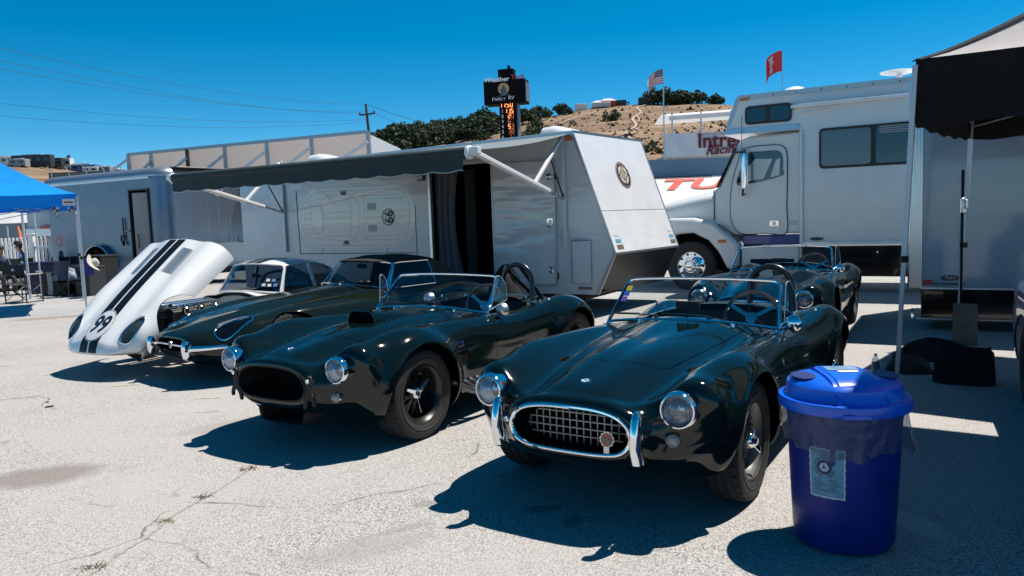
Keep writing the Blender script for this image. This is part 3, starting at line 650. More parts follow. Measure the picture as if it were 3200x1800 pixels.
    if not street:
        # bonnet scoop with riveted edge
        P = []
        for i in range(14):
            t = i/13; y = .19+.44*t; hgt = .082*(1-t)**.8+.004; ww = .145+.02*t; row = []
            for q in np.linspace(-1, 1, 21):
                b_, _ = drop(bv, q*ww, y); e = max(0, 1-abs(q)**5); row.append(b_+Vector((0, 0, hgt*e**.6)))
            P.append(row)
        m = MB(); m.grid(P); sc = m.build('bonnet_scoop', GREEN, root, smooth=60)
        m = MB(); m.add([P[0][j]+Vector((0,.03,0)) for j in range(21)], [tuple(range(21))]); m.build('scoop_mouth', VOID, sc)
        m = MB(); m.tube(P[0], .006, 6); m.build('scoop_lip', GREEN, sc)
        m = MB()
        for s in (-1, 1):
            for k in range(9):
                b_, n = drop(bv, s*(.158+.0022*k), .2+.05*k); m.lathe([(.006, 0), (.005, .003), (0, .004)], Matrix.Translation(b_), 8)
        kind(m.build('rivets', CHROME, sc), 'stuff')
    # cockpit
    m = MB(); m.box((0, 1.52, .235), (1.2, 1.1, .03)); m.box((0, 1.98, .5), (1.22, .03, .54)); m.box((0, 1.12, .46), (1.22, .02, .44))
    for s in (-1, 1): m.box((s*.645, 1.52, .45), (.02, .92, .46))
    m.box((0, 1.5, .36), (.2, .9, .25)); m.build('cockpit_trim', LEATHER, root)
    Q = np.linspace(-.56, .56, 19); dash = lambda x, z: Vector((x, 1.175-.06*(1-(x/.56)**2)+.02*(.8-z), z)); m = MB(); zt = lambda x: .80-.075*(x/.56)**2-.01
    m.grid([[dash(x, z*zt(x)+(1-z)*.60) for x in Q] for z in (1, .5, 0)]); m.grid([[dash(x, zt(x))+Vector((0, d_, e_)) for x in Q] for d_, e_ in ((-.12, .012), (.01, .008), (.012, -.01))]); db = m.build('dashboard', LEATHER, root)
    for x, r_ in ((.22,.05),(.42,.05),(.06,.03),(-.03,.03),(-.12,.03)):
        M_ = face_M(dash(x, .71)+Vector((0,.012,0)), (1,0,0), (0,1,.1)); m = MB(); m.lathe([(r_,0),(r_,.012),(r_*.85,.012),(r_*.85,.004),(0,.004)], M_, 20); m.build('gauge', CHROME, db)
    steering_wheel(root, (.33, 1.40, .80), .19, R(72))
    for x in (-.33, .33): seat(root, x, 1.80, TAN if street else LEATHER, .45)
    # roll bar behind the driver
    if kindc != 'street' or True:
        cx = .31; zb = .79; pts = [(cx-.16, 2.0, zb-.12), (cx-.16, 2.0, .99)]+[(cx-.16*math.cos(a), 2.0, .97+.155*math.sin(a)) for a in np.linspace(.12, PI-.12, 13)]+[(cx+.16, 2.0, .99), (cx+.16, 2.0, zb-.12)]
        m = MB(); m.tube(pts, .024, 12); m.tube([(cx-.10, 2.0, 1.06), (cx-.28 if street else cx-.02, 2.38, .75)], .02, 10)
        if not street: m.tube([(cx+.02, 2.0, 1.12), (cx+.02, 2.42, .75)], .02, 10)
        rb = m.build('roll_bar', BLACK, root); m = MB()
        for x in (cx-.16, cx+.16): p, n = drop(bv, x, 2.0); m.cyl(p-n*.004, p+n*.008, .045, .042, 20)
        m.build('mounting_plate', STEEL, rb)
    # mirrors
    if street:
        p, n = drop(bv, .585, 1.10); p2 = p+Vector((.10, .02, .055)); m = MB(); m.tube([p, p+Vector((.04,0,.02)), p2], .008, 8); m.lathe([(.03, -.03), (.05, -.012), (.055, 0), (.05, .016), (.03, .028), (0, .034)], Matrix.Translation(p2) @ Vector((.1,-1,.1)).to_track_quat('Z','Y').to_matrix().to_4x4(), 24); m.cyl(p-n*.004, p+n*.008, .03, n=16); m.build('wing_mirror', CHROME, root)
        m = MB(); p, n = drop(bv, -.02, 1.04); m.tube([p, p+Vector((0,.03,.06))], .006, 8); m.box(p+Vector((0,.035,.085)), (.17,.03,.055)); m.build('rear_view_mirror', MATTE, root, bev=.012)
    else:
        bm_ = mat('brushed_bowl', (.55,.56,.57), .38, 1)
        for q in (Vector((.68, 1.17, .80)), Vector((-.02, 1.06, .885))):
            m = MB(); m.lathe([(.0, -.05), (.03, -.042), (.05, -.02), (.057, .008), (.057, .02), (.05, .02), (0, .018)], Matrix.Translation(q) @ Vector((.12,1,.05)).to_track_quat('Z','Y').to_matrix().to_4x4(), 28); b_, n = drop(bv, min(q.x, .60), q.y); m.tube([q, q-Vector((.03,0,.05)), b_], .007, 8); m.build('mirror', bm_, root)
    # side badge, vents, pipes, fuel cap
    for s in (-1, 1):
        p, n = side(bv, .66 if street else .475, .645 if street else .62, s); Mb = face_M(p+n*.002, (0, s, 0), n)
        m = MB(); m.box((0,0,0), (1,1,1), M=Mb @ Matrix.Diagonal((.03 if street else .09, .035 if street else .04, .006, 1))); e = m.build('side_badge', CHROME, root, bev=.002)
        if not street:
            text('badge_number', '427', .036, mat('badge_ink', (.01,.01,.015), .4), e, Mb @ Matrix.Translation((-.018,0,.0035)), bold=.0015, extrude=.0006)
            m = MB()
            for k in (-1, 0, 1): m.box((0,0,0), (1,1,1), M=Mb @ Matrix.Translation((.027, k*.009, .0035)) @ Matrix.Diagonal((.026, .004, .001, 1)))
            m.build('badge_bars', mat('badge_ink_blue', (.03,.05,.15), .4), e)
        q = corner_poly([(-.1,-.055),(.085,-.055),(.105,.05),(-.085,.06)] if not street else [(-.06,-.075),(.05,-.075),(.05,.07),(-.05,.075)], .015)
        yc, zc = (.475, .51) if not street else (.455, .52)
        pl = lambda x, y: side(bv, yc+x, zc+y, s); A = patch(lambda X, Y: sdpoly(X, Y, q), -.13, .13, -.1, .1, .01, pl); v_ = panel('side_vent', A, VOID, root, flange=0, off=.0015)
        m = MB(); m.tube([Vector(pl(*t)[0])+Vector(pl(*t)[1])*.002 for t in q], .004, 6, closed=True); m.build('vent_lip', GREEN, v_)
        if not street:
            pm = mat('exhaust_metal', (.16,.16,.165), .32, .9)
            for k in range(4):
                y0 = .40+.09*k; z0 = .335-.004*k; pts = [(s*.66, y0, z0), (s*.73, y0+.03, z0-.012), (s*.775, y0+.09, z0-.06-.008*k), (s*.785, y0+.2, .235-.017*k), (s*.785, .95, .215-.012*k), (s*.785, 1.2, .20)]
                m = MB(); m.tube([tuple(p) for p in round_poly(pts, 5, False)], .024, 10); m.build('exhaust_pipe', pm, root)
            m = MB(); m.tube([(s*.785, 1.18, .20), (s*.785, 1.25, .20), (s*.785, 1.9, .2)], [.045, .06, .06], 14); m.build('side_muffler', pm, root)
    for s in (-1, 1):
        m = MB(); p, n = drop(bv, s*.56, 1.99); m.cyl(p, p+n*.02, .012, .008, 8); p, n = drop(bv, s*.64, 2.02); m.cyl(p, p+n*.02, .012, .008, 8); p, n = drop(bv, s*.36, 2.06); m.cyl(p, p+n*.02, .012, .008, 8); m.build('tonneau_stud', CHROME, root)
    if street:                                   # registration and event stickers on the windscreen
        for k, c in enumerate(((.35,.30,.02), (.03,.08,.35), (.10,.05,.35))):
            t = .80-.13*k; b_ = Vector((-.60, 1.008, .79)).lerp(Vector((-.545, 1.285, 1.07)), t); m = MB(); m.box((0,0,0), (1,1,1), M=face_M(b_+Vector((.03,-.008,0)), (1,-.06,0), (0,-.72,.7)) @ Matrix.Diagonal((.045,.045,.002,1))); m.build('sticker', mat('sticker_%d' % k, c, .4), ws)
    return root
KIDS = None
A_CAR = make_cobra('street', 'dark green open roadster with oval chrome grille and wire wheels, parked beside the blue bin', (.66, 4.455), .577, 'dark green roadsters')
B_CAR = make_cobra('race', 'dark green open racer with grilleless oval mouth, bonnet scoop and black three-eared wheels', (-1.30, 5.875), .582, 'dark green roadsters')
E_CAR = copy_thing(A_CAR, 'dark green open roadster parked behind the chrome grille roadster, in front of the truck', (2.855, 8.729, 0), -.523)
for o in [c for c in E_CAR.children_recursive if c.name.split('.')[0] in ('roll_bar', 'mounting_plate', 'sticker')]: bpy.data.objects.remove(o)
# ------------------------------------------------------------------ long-bonnet cars
TEAR = [(.465,-.715),(.53,-.735),(.60,-.70),(.645,-.61),(.660,-.50),(.652,-.41),(.615,-.372),(.55,-.40),(.485,-.50),(.445,-.62)]
LOUV = [(.5+.045*k) for k in range(12)]
def etype_nose(root, bv, paint, T=None, race=False):
    """headlamp covers and lamps of the nose; root may be the car or its bonnet"""
    tp = round_poly(TEAR, 6)+((0, .09) if race else (0, 0)); off_ = .09 if race else 0
    for s in (-1, 1):
        place = lambda x, y: drop(bv, s*x, y)
        A = patch(lambda X, Y: sdpoly(X, Y, tp), .42, .70, -.76, -.24, .008, place)
        c = panel('headlamp_cover', A, glass('cover_glass', (.55,.62,.66), 1.5), root, flange=0, off=-.003)
        panel('bucket', A, mat('lamp_bucket', (.10,.11,.12) if not race else (.16,.19,.22), .5), c, flange=0, off=-.075)
        m = MB(); m.tube([Vector(h[0])+Vector(h[1])*.002 for h in (place(*q) for q in tp) if h[0] is not None], .009, 8, closed=True); m.build('rim', CHROME, c)
        lamp(c, (s*.56, -.52+off_, .50), .07, (s*.15, -1, .35), 'headlight')
        pl2 = corner_poly([(.43,-.80),(.50,-.79),(.60,-.63),(.62,-.58),(.58,-.59),(.48,-.72)], .02)
        fr = lambda x, y: side(bv, y, .385+.05*(x-.5), s)
        q = corner_poly([(-.72,.365),(-.66,.37),(-.50,.415),(-.47,.435),(-.55,.43),(-.68,.395)], .02); pl = lambda a, b: side(bv, a, b, s)
        A = patch(lambda X, Y: sdpoly(X, Y, q), -.76, -.44, .34, .46, .008, pl); panel('side_lamp', A, mat('clear_plastic', (.4,.45,.48), .15, coat=1), root, flange=0, off=.006)
def make_etype(race, label, loc, yaw):
    root = thing('vintage_coupe' if race else 'vintage_convertible', label, 'car', (loc[0], loc[1], loc[2] if len(loc) > 2 else 0), -yaw)
    paint = WHITEP if race else GREEN2
    arches = [(0, .35), (2.44, .35)]; tp = round_poly(TEAR, 6)+((0, .09) if race else (0, 0))
    P = full_surface(stations(ETYPE), 210, 150)
    if race: P[..., 1] = np.where(P[..., 1] < -.70, -.70+(P[..., 1]+.70)*.55, P[..., 1])
    if race: P[..., 1] += 1.25*np.clip((-.60-P[..., 1])/.2, 0, 1)*np.maximum(.50-P[..., 2], 0)
    full = tri_grid(P, (0, 1.3, .45)); bv = bvh_of(full); B = full
    def cf(m, f): return clip(m, f(m[0][:, 0], m[0][:, 1], m[0][:, 2]))
    for yc, r in arches: B = cf(B, lambda x, y, z: np.minimum(r-np.hypot(y-yc, z-.33), np.abs(x)-.42))
    cab = corner_poly([(-.63,1.36),(-.35,1.20),(0,1.14),(.35,1.20),(.63,1.36),(.64,1.8),(.62,2.4),(.45,2.75),(-.45,2.75),(-.62,2.4),(-.64,1.8)], .06)
    B = cf(B, lambda x, y, z: np.minimum(-sdpoly(x, y, cab), z-.55)); L = B
    B = cf(B, lambda x, y, z: np.minimum(-sdpoly(np.abs(x), y, tp), z-.33))
    seam = lambda x: 1.10-.0*x
    zs_ = lambda y: .245+.235*np.clip((y-.05)/.15, 0, 1) if race else .245+0*y; bon = cf(B, lambda x, y, z: np.maximum(y-1.10, zs_(y)-z)); rest = cf(B, lambda x, y, z: np.minimum(1.104-y, z-.243) if not race else np.minimum(1.104-y, np.maximum(z-.476, .2-y)))
    door = corner_poly([(1.36,.28),(1.32,.5),(1.34,.83),(2.16,.83),(2.20,.6),(2.12,.28)], .06)
    for s in (-1, 1):
        D = cf(rest, lambda x, y, z: np.maximum(sdpoly(y, z, door)+.0028, .45-s*x)); panel('door', D, paint, root); rest = cf(rest, lambda x, y, z: np.minimum(.0028-sdpoly(y, z, door), s*x-.45))
    panel('body', rest, paint, root); panel('inner_panel', cf(L, lambda x, y, z: 1.12-y) if race else L, VOID, root, flange=0, off=-.022)
    well(root, 2.44, .354, .42, .68)
    if not race: well(root, 0, .354, .42, .68)
    if race:
        bo = bpy.data.objects.new('bonnet', None); COL.objects.link(bo); bo.parent = root
        yh, zh, ph = -.356, -.332, .589
        bo.matrix_local = Matrix.Translation((0, yh, zh+.20)) @ Matrix.Rotation(ph, 4, 'X') @ Matrix.Translation((0, -yh, -zh))
        panel('bonnet_skin', bon, paint, bo, flange=.02); panel('bonnet_lining', cf(L, lambda x, y, z: np.maximum(y-1.085, zs_(y)+.01-z)), mat('bonnet_inside', (.10,.11,.115), .6), bo, flange=0, off=-.014)
    else:
        bo = root; panel('bonnet', bon, paint, root)
    etype_nose(bo, bv, paint, race=race)
    # mouth
    oval = np.array(ETYPE[0][1]); ov = np.concatenate([oval, oval[-2:0:-1]*(-1, 1)]); q = round_poly(ov, 3); c0 = .40
    m = MB(); m.grid([[(a*k, y, c0+(b-c0)*k) for a, b in q] for k, y in ((1, -.928), (.95, -.84), (.9, -.6), (.02, -.6))], closed_v=True); m.build('mouth_duct', VOID, bo) if not race else None
    # louvres
    if race: RW = ((-.325, 11), (.325, 11))
    else: RW = ((-.30, 9), (.30, 9))
    lm = mat('louvre_paint', (.42,.45,.46), .4, .05, .6) if race else paint
    for xc, n in RW:
        for k in range(n):
            y = .50+.042*k if race else .72+.036*k; hw = .095 if race else .085; P_ = []
            for i, (dy, h) in enumerate(((-.026, .0), (-.008, .009), (.008, .018), (.011, -.002))):
                row = []
                for qx in np.linspace(-1, 1, 9):
                    b_, nn = drop(bv, xc+qx*hw, y+dy); row.append(b_+nn*(h*max(0, 1-abs(qx)**4)+.0008))
                P_.append(row)
            m = MB(); m.grid(P_); o = m.build('louvre', lm, bo)
    if race:
        bk = mat('stripe_black', (.006,.006,.007), .35, spec=.25); pl = lambda x, y: drop(bv, x, y)
        ink = mat('ink_black', (.01,.01,.011), .3, coat=.6); rw = mat('roundel_white', (.66,.67,.67), .3, coat=.6); RC = (0, -.47)
        rd = lambda X, Y: np.hypot(X-RC[0], (Y-RC[1])*.86)
        A = patch(lambda X, Y: np.maximum(np.maximum(np.abs(X)-.165, .014-np.abs(X)), np.maximum(.205-rd(X, Y), np.maximum(-.82-Y, Y-1.092))), -.18, .18, -.91, 1.1, .011, pl); panel('stripe', A, bk, bo, flange=0, off=.0012)
        A = patch(lambda X, Y: rd(X, Y)-.190, -.21, .21, -.76, -.2, .01, pl); rb = panel('number_roundel', A, rw, bo, flange=0, off=.0016)
        A = patch(lambda X, Y: np.maximum(rd(X, Y)-.199, .190-rd(X, Y)), -.21, .21, -.76, -.2, .01, pl); panel('roundel_ring', A, ink, rb, flange=0, off=.0016)
        tf = text_f('99', .30, .010, .95); A = patch(lambda X, Y: tf(X-RC[0], (Y-RC[1])*.86), -.19, .19, -.66, -.28, .006, pl); panel('number', A, ink, rb, flange=0, off=.0026)
    # nose trim
    if not race:
        m = MB(); m.bar((-.31, -.95, .405), (.31, -.95, .405), .02, .012, up=(0,1,0)); gb = m.build('grille_bar', CHROME, root, bev=.004)
        m = MB(); m.lathe([(.038,-.004),(.038,.010),(.032,.014)], face_M((0,-.955,.405),(1,0,0),(0,-1,0)), 28); mo = m.build('motif', CHROME, gb); m = MB(); m.lathe([(.032,.012),(0,.013)], face_M((0,-.955,.405),(1,0,0),(0,-1,0)), 24); m.build('motif_face', BLACK, mo)
        for s in (-1, 1):
            P_ = []; 
            for t in np.linspace(0, 1, 17):
                x = s*(.37+.30*math.sin(t*PI/2)**1.1); y = -.965+.52*(t**1.6); c_ = Vector((x, y, .385+.02*t)); nrm = Vector((s*t, -(1-t)-.15, 0)).normalized(); w_ = .034*(1-.55*t)
                P_.append([c_+nrm*(.022*math.cos(a))+Vector((0,0,w_*math.sin(a))) for a in np.linspace(0, 2*PI, 12, endpoint=False)])
            m = MB(); m.grid(P_, closed_v=True); m.add(P_[0], [tuple(range(12))]); m.add(P_[-1], [tuple(range(12))]); m.build('bumper', CHROME, root)
            m = MB(); P_ = []
            for i in range(15):
                t = i/14; z = .475-.19*t; bul = math.sin(PI*t)**.5; w1, w2 = .014+.018*bul, .02+.03*bul; P_.append([(s*.375+w1*math.cos(a), -.985+w2*math.sin(a)*.9, z) for a in np.linspace(0, 2*PI, 14, endpoint=False)])
            m.grid(P_, closed_v=True); m.add(P_[0], [tuple(range(14))]); m.add(P_[-1], [tuple(range(14))]); m.bar((s*.375,-.975,.39),(s*.29,-.93,.405),.022); m.build('bumper_overrider', CHROME, root)
    # cabin
    gl = glass('cabin_glass', (.42,.47,.5), 1.45)
    up = .11 if race else 0; wb, yb, zb, wt, yt, zt = .635, 1.375, .795, .53, 1.60, 1.075+up
    ws = wscreen(root, wb, yb, zb, wt, yt, zt, cy=.215, crown=.045, crown_t=.035, fr=.010 if not race else .014); ws.data.materials[0] = gl
    if race: 
        for o in ws.children: o.data.materials[0] = paint
    roofm = paint if not race else WHITEP
    if race:
        rs = [(1.60, 1.075, 1.11, .53, .21*.9), (1.78, 1.10, 1.155, .535, .1), (2.05, 1.105, 1.165, .53, .0), (2.4, 1.06, 1.12, .51, 0), (2.8, .945, 1.0, .47, 0), (3.2, .775, .81, .42, 0), (3.38, .675, .69, .40, 0)]
    else:
        rs = [(1.59, 1.08, 1.115, .53, .20), (1.8, 1.10, 1.15, .545, .08), (2.1, 1.095, 1.15, .55, .0), (2.38, 1.05, 1.10, .54, -.03), (2.58, .93, .97, .56, -.06), (2.70, .80, .83, .58, -.08)]
    if race: rs = [(y, ze+up*min(1, max(0, (3.38-y)/.9)), zc+up*min(1, max(0, (3.38-y)/.9)), hw, cy) for y, ze, zc, hw, cy in rs]
    ctrl = []
    for y, ze, zc, hw, cy in rs:
        ctrl.append([(hw*q, y-cy*(1-q*q), ze+(zc-ze)*(1-abs(q)**2.6)-(.012 if q == 1 else 0)) for q in (0, .35, .65, .88, 1)])
    S = full_surface(np.array(ctrl), 60, 41); A, F = tri_grid(S, (0, 2, .5))
    if race:
        A2 = (A, F); glassm = cf(A2, lambda x, y, z: sdpoly(np.abs(x), y, corner_poly([(-.5,2.42),(.40,2.42),(.33,3.0),(-.3,3.0)], .05))); A2 = cf(A2, lambda x, y, z: -sdpoly(np.abs(x), y, corner_poly([(-.5,2.42),(.40,2.42),(.33,3.0),(-.3,3.0)], .05)))
        panel('roof', A2, WHITEP, root, flange=.02); panel('rear_window', glassm, gl, root, flange=0, off=-.004)
        bk = mat('stripe_black', (.012,.013,.015), .25); st = cf((A, F), lambda x, y, z: np.maximum(np.maximum(np.abs(x)-.165, .014-np.abs(x)), y-2.36)); panel('roof_stripe', st, bk, root, flange=0, off=.002)
    else:
        panel('soft_top', (A, F), mat('soft_top_cloth', (.036,.032,.029), .9, var=.25, vscale=12, bump=.25, bscale=160, spec=.2), root, flange=.02)
        rr = MB()
        for yy in (1.84, 2.12): 
            k = np.argmin(np.abs(S[:, 20, 1]-yy)); rr.tube([tuple(p) for p in S[k]], .008, 6)
        kind(rr.build('hood_bows', mat('soft_top_cloth', (.05,.045,.04)), root), 'stuff')
    for s in (-1, 1):
        belt = lambda y: Vector((s*(.655 if y < 2.3 else .655-.12*(y-2.3)), y, .787 if y < 2.2 else .787-.02*(y-2.2)))
        edge = S[:, -1 if s > 0 else 0]
        rail = lambda y: Vector((s*abs(float(np.interp(y, edge[:, 1], edge[:, 0]*s))), y, float(np.interp(y, edge[:, 1], edge[:, 2]))))
        if race:
            segs = [([belt(1.42), belt(1.6), belt(2.08)], [rail(1.62), rail(1.7), rail(2.06)], 'side_window'), ([belt(2.13), belt(2.3), belt(2.68)], [rail(2.11), rail(2.3), rail(2.60)], 'quarter_window')]
        else: segs = [([belt(1.42), belt(1.6), belt(2.18)], [rail(1.62), rail(1.7), rail(2.16)], 'side_window')]
        for lo, hi, nm in segs:
            g = MB(); g.grid([[a.lerp(b, t) for t in np.linspace(0, 1, 6)] for a, b in zip(lo, hi)]); w_ = g.build(nm, gl, root)
            m = MB(); m.tube([lo[0]]+lo[1:]+[h for h in hi[::-1]], .008, 6, closed=True); m.build('window_frame', CHROME, w_)
        # panel under the roof edge behind the windows
        g = MB(); ys = np.linspace(2.12 if race else 2.18, 3.28 if race else 2.68, 12)
        if race:
            g = MB(); g.grid([[rail(y).lerp(belt(y)+Vector((0,0,-.03)), t) for t in (0, .5, 1)] for y in np.linspace(2.64, 3.36, 10)]); g.build('rear_quarter', WHITEP, root); g = MB(); g.bar(belt(2.10), rail(2.085), .05, .02); g.build('rear_pillar', WHITEP, root)
            m = MB(); m.bar(belt(1.40)+Vector((0,-.01,0)), rail(1.61), .03, .03); m.tube([rail(y) for y in np.linspace(1.6, 2.66, 12)], .014, 8); m.build('pillar', WHITEP, root)
        else:
            g.grid([[rail(y).lerp(belt(y)+Vector((0,0,-.03)), t) for t in (0, .5, 1)] for y in ys]); g.build('soft_top_side', mat('soft_top_cloth', (.05,.045,.04)), root)
            m = MB(); m.bar(belt(1.40)+Vector((0,-.01,0)), rail(1.61), .022, .03); m.build('pillar', CHROME, root)
    # interior
    m = MB(); m.box((0, 1.9, .24), (1.2, 1.6, .03)); m.box((0, 1.28, .5), (1.24, .02, .54)); m.box((0, 2.6, .5), (1.2, .03, .5)); m.box((0, 1.42, .70), (1.16, .14, .12))
    for s in (-1, 1): m.box((s*.68, 1.9, .46), (.02, 1.3, .5))
    m.build('cabin_trim', LEATHER, root); steering_wheel(root, (.33, 1.62, .80), .19, R(68))
    for x in (-.33, .33): seat(root, x, 2.15, LEATHER, .46)
    m = MB(); m.box((-.02, 1.56, 1.03), (.17, .02, .05)); m.cyl((-.02,1.55,1.05), (-.02,1.52,1.10), .006, n=8); m.build('rear_view_mirror', MATTE, root, bev=.01)
    if race:
        m = MB(); hoop = [(-.5, 2.12, .3), (-.5, 2.12, .9)]+[(-.48*math.cos(a), 2.12, .93+.14*math.sin(a)) for a in np.linspace(.2, PI-.2, 9)]+[(.5, 2.12, .9), (.5, 2.12, .3)]; m.tube(hoop, .021, 10); m.build('roll_cage', BLACK, root)
        m = MB(); m.tube([(-.44, 2.12, .95), (.2, 2.14, .35)], .02, 10); m.build('cage_brace', BLACK, root)
        for k, (a, b) in enumerate(((.40, .14), (.47, .14), (.36, .05), (.43, .05), (.50, .06))):
            q = a/.56; base = Vector((wb*q, yb-.215*(1-q*q), zb+.045*(1-q*q))); top = Vector((wt*q, yt-.215*.9*(1-q*q), zt+.035*(1-q*q))); p = base.lerp(top, .15+b*2); m = MB(); m.box((0,0,0), (1,1,1), M=face_M(p+Vector((0,-.006,.004)), (1,.55,0), (.2,-.72,.6)) @ Matrix.Diagonal((.055,.05,.002,1))); m.build('scrutineer_sticker', mat('sticker_pale_%d' % (k % 3), ((.55,.58,.6),(.12,.22,.5),(.5,.55,.62))[k % 3], .4), ws)
        # engine bay
        al = mat('polished_alloy', (.72,.73,.73), .16, 1)
        for s in (-1, 1):
            m = MB(); m.tube([(s*.11, -.12, .735), (s*.11, -.08, .74), (s*.11, .62, .74), (s*.11, .66, .735)], [.03, .058, .058, .03], 14); m.build('cam_cover', al, root)
        m = MB(); m.box((0, .27, .56), (.42, .84, .28)); m.box((0, .27, .70), (.34, .78, .05)); eb = m.build('engine_block', mat('engine_black', (.02,.02,.022), .5, .4), root, bev=.02)
        for k in range(6):
            m = MB(); m.tube([tuple(p) for p in round_poly([(.20, -.03+.12*k, .66), (.32, -.03+.12*k, .66), (.38, .0+.12*k, .58), (.40, .05+.11*k, .42)], 4, False)], .022, 8); m.build('exhaust_header', mat('header_dark', (.05,.05,.055), .45, .7), eb)
        for k in range(3):
            m = MB(); m.lathe([(.05, 0), (.05, .07), (.035, .085), (.035, .12), (0, .12)], Matrix.Translation((.30, .0+.24*k, .66)), 16); m.box((.28, .0+.24*k, .62), (.1, .14, .09)); m.build('carburettor', al, eb)
        m = MB(); m.box((0, -.32, .48), (.66, .06, .34)); m.build('radiator', MATTE, root)
        fm = WHITEP; m = MB()
        for s in (-1, 1):
            m.bar((s*.33, 1.12, .62), (s*.34, -.25, .56), .035); m.bar((s*.33, 1.12, .36), (s*.34, -.25, .38), .035); m.bar((s*.34, -.25, .56), (s*.34, -.25, .38), .035); m.bar((s*.33, .5, .6), (s*.34, -.1, .38), .03)
        m.bar((-.34, -.25, .56), (.34, -.25, .56), .035); m.bar((-.34, -.25, .38), (.34, -.25, .38), .035); m.build('front_subframe', fm, root)
        bh = MB(); sec = np.array([(x, z) for x, z in ETYPE[7][1]]); pl = [(a, b) for a, b in sec]+[(-a, b) for a, b in sec[-2:0:-1]]; bh.prism(pl, .02, face_M((0, 1.13, 0), (1,0,0), (0,-1,0))); bh.build('bulkhead', mat('bulkhead_paint', (.50,.49,.45), .45), root)
        for s in (-1, 1):
            m = MB(); m.lathe([(.1, 0), (.1, .12), (.06, .14), (0, .14)], Matrix.Translation((s*.5, .95, .58)), 18); m.build('reservoir', al, root)
            m = MB(); m.bar((s*.34, 0, .33), (s*.56, 0, .33), .05); m.build('axle_arm', MATTE, root)
    else:
        for x in (-.26, .1):
            p, n = drop(bv, x, 1.115); e = p+Vector((.34, .05, .05)); m = MB(); m.cyl(p, p+Vector((0,0,.03)), .012, n=10); m.bar(p+Vector((0,0,.03)), e, .008, .008); m.bar(e+Vector((-.14,-.01,.0)), e+Vector((.12,.04,0)), .006, .012); m.build('wiper', CHROME, root)
        m = MB(); m.box((0,0,0), (1,1,1), M=face_M((.05, 1.36, .845), (1,0,0), (0,-.4,1)) @ Matrix.Diagonal((.15,.09,.002,1))); m.build('parking_pass', mat('pass_cyan', (.05,.42,.55), .5), root)
    for y, s in ((0, 1), (0, -1), (2.44, 1), (2.44, -1)): add_wheel(root, 'wheel', s*.63, y, .33, .33, s, 'wire', .17, .2)
    return root
C_CAR = make_etype(False, 'dark green convertible with raised brown cloth top and teardrop headlamp covers', (-2.889, 8.53), .712)
D_CAR = make_etype(True, 'white race coupe number 99 with black stripes and its long bonnet tipped open', (-4.094, 9.166), .50)
D_CAR.scale = (.887, .887, .887)

# the long open crack running to the lower left, and faint yellow paint marks
CRK = mat('crack_filler', (.30,.275,.245), .95, var=.3, vscale=25, bump=.5, bscale=80)
cp = [(790,1460),(762,1478),(700,1520),(640,1556),(560,1600),(515,1632),(455,1680),(380,1725),(330,1762),(270,1800),(200,1850)]
P = []; rr = np.random.default_rng(4)
for i, (u, v) in enumerate(round_poly(cp, 12, False)):
    a = onz(u, v, .003); w_ = .004+.012*rr.random()+.016*(i/120)**2; P.append([a+Vector((-w_, -w_*.3, 0)), a+Vector((w_*rr.random(), w_*.3, 0))])
m = MB(); m.grid(P); kind(m.build('pavement_crack', CRK, smooth=0), 'structure')
YM = mat('faded_yellow', (.46,.43,.30), .9, var=.5, vscale=30)
for u, v, l, an in ((395,1203,.35,.2), (15,1143,.2,.1), (165,1170,.25,.15), (650,1243,.3,.1), (830,1300,.0,0), (1665,1393,.1,0)):
    if l: q = onz(u, v, .004); m = MB(); m.box(q, (l*.7, .03, .001), an); kind(m.build('paint_mark', YM, smooth=0), 'structure')
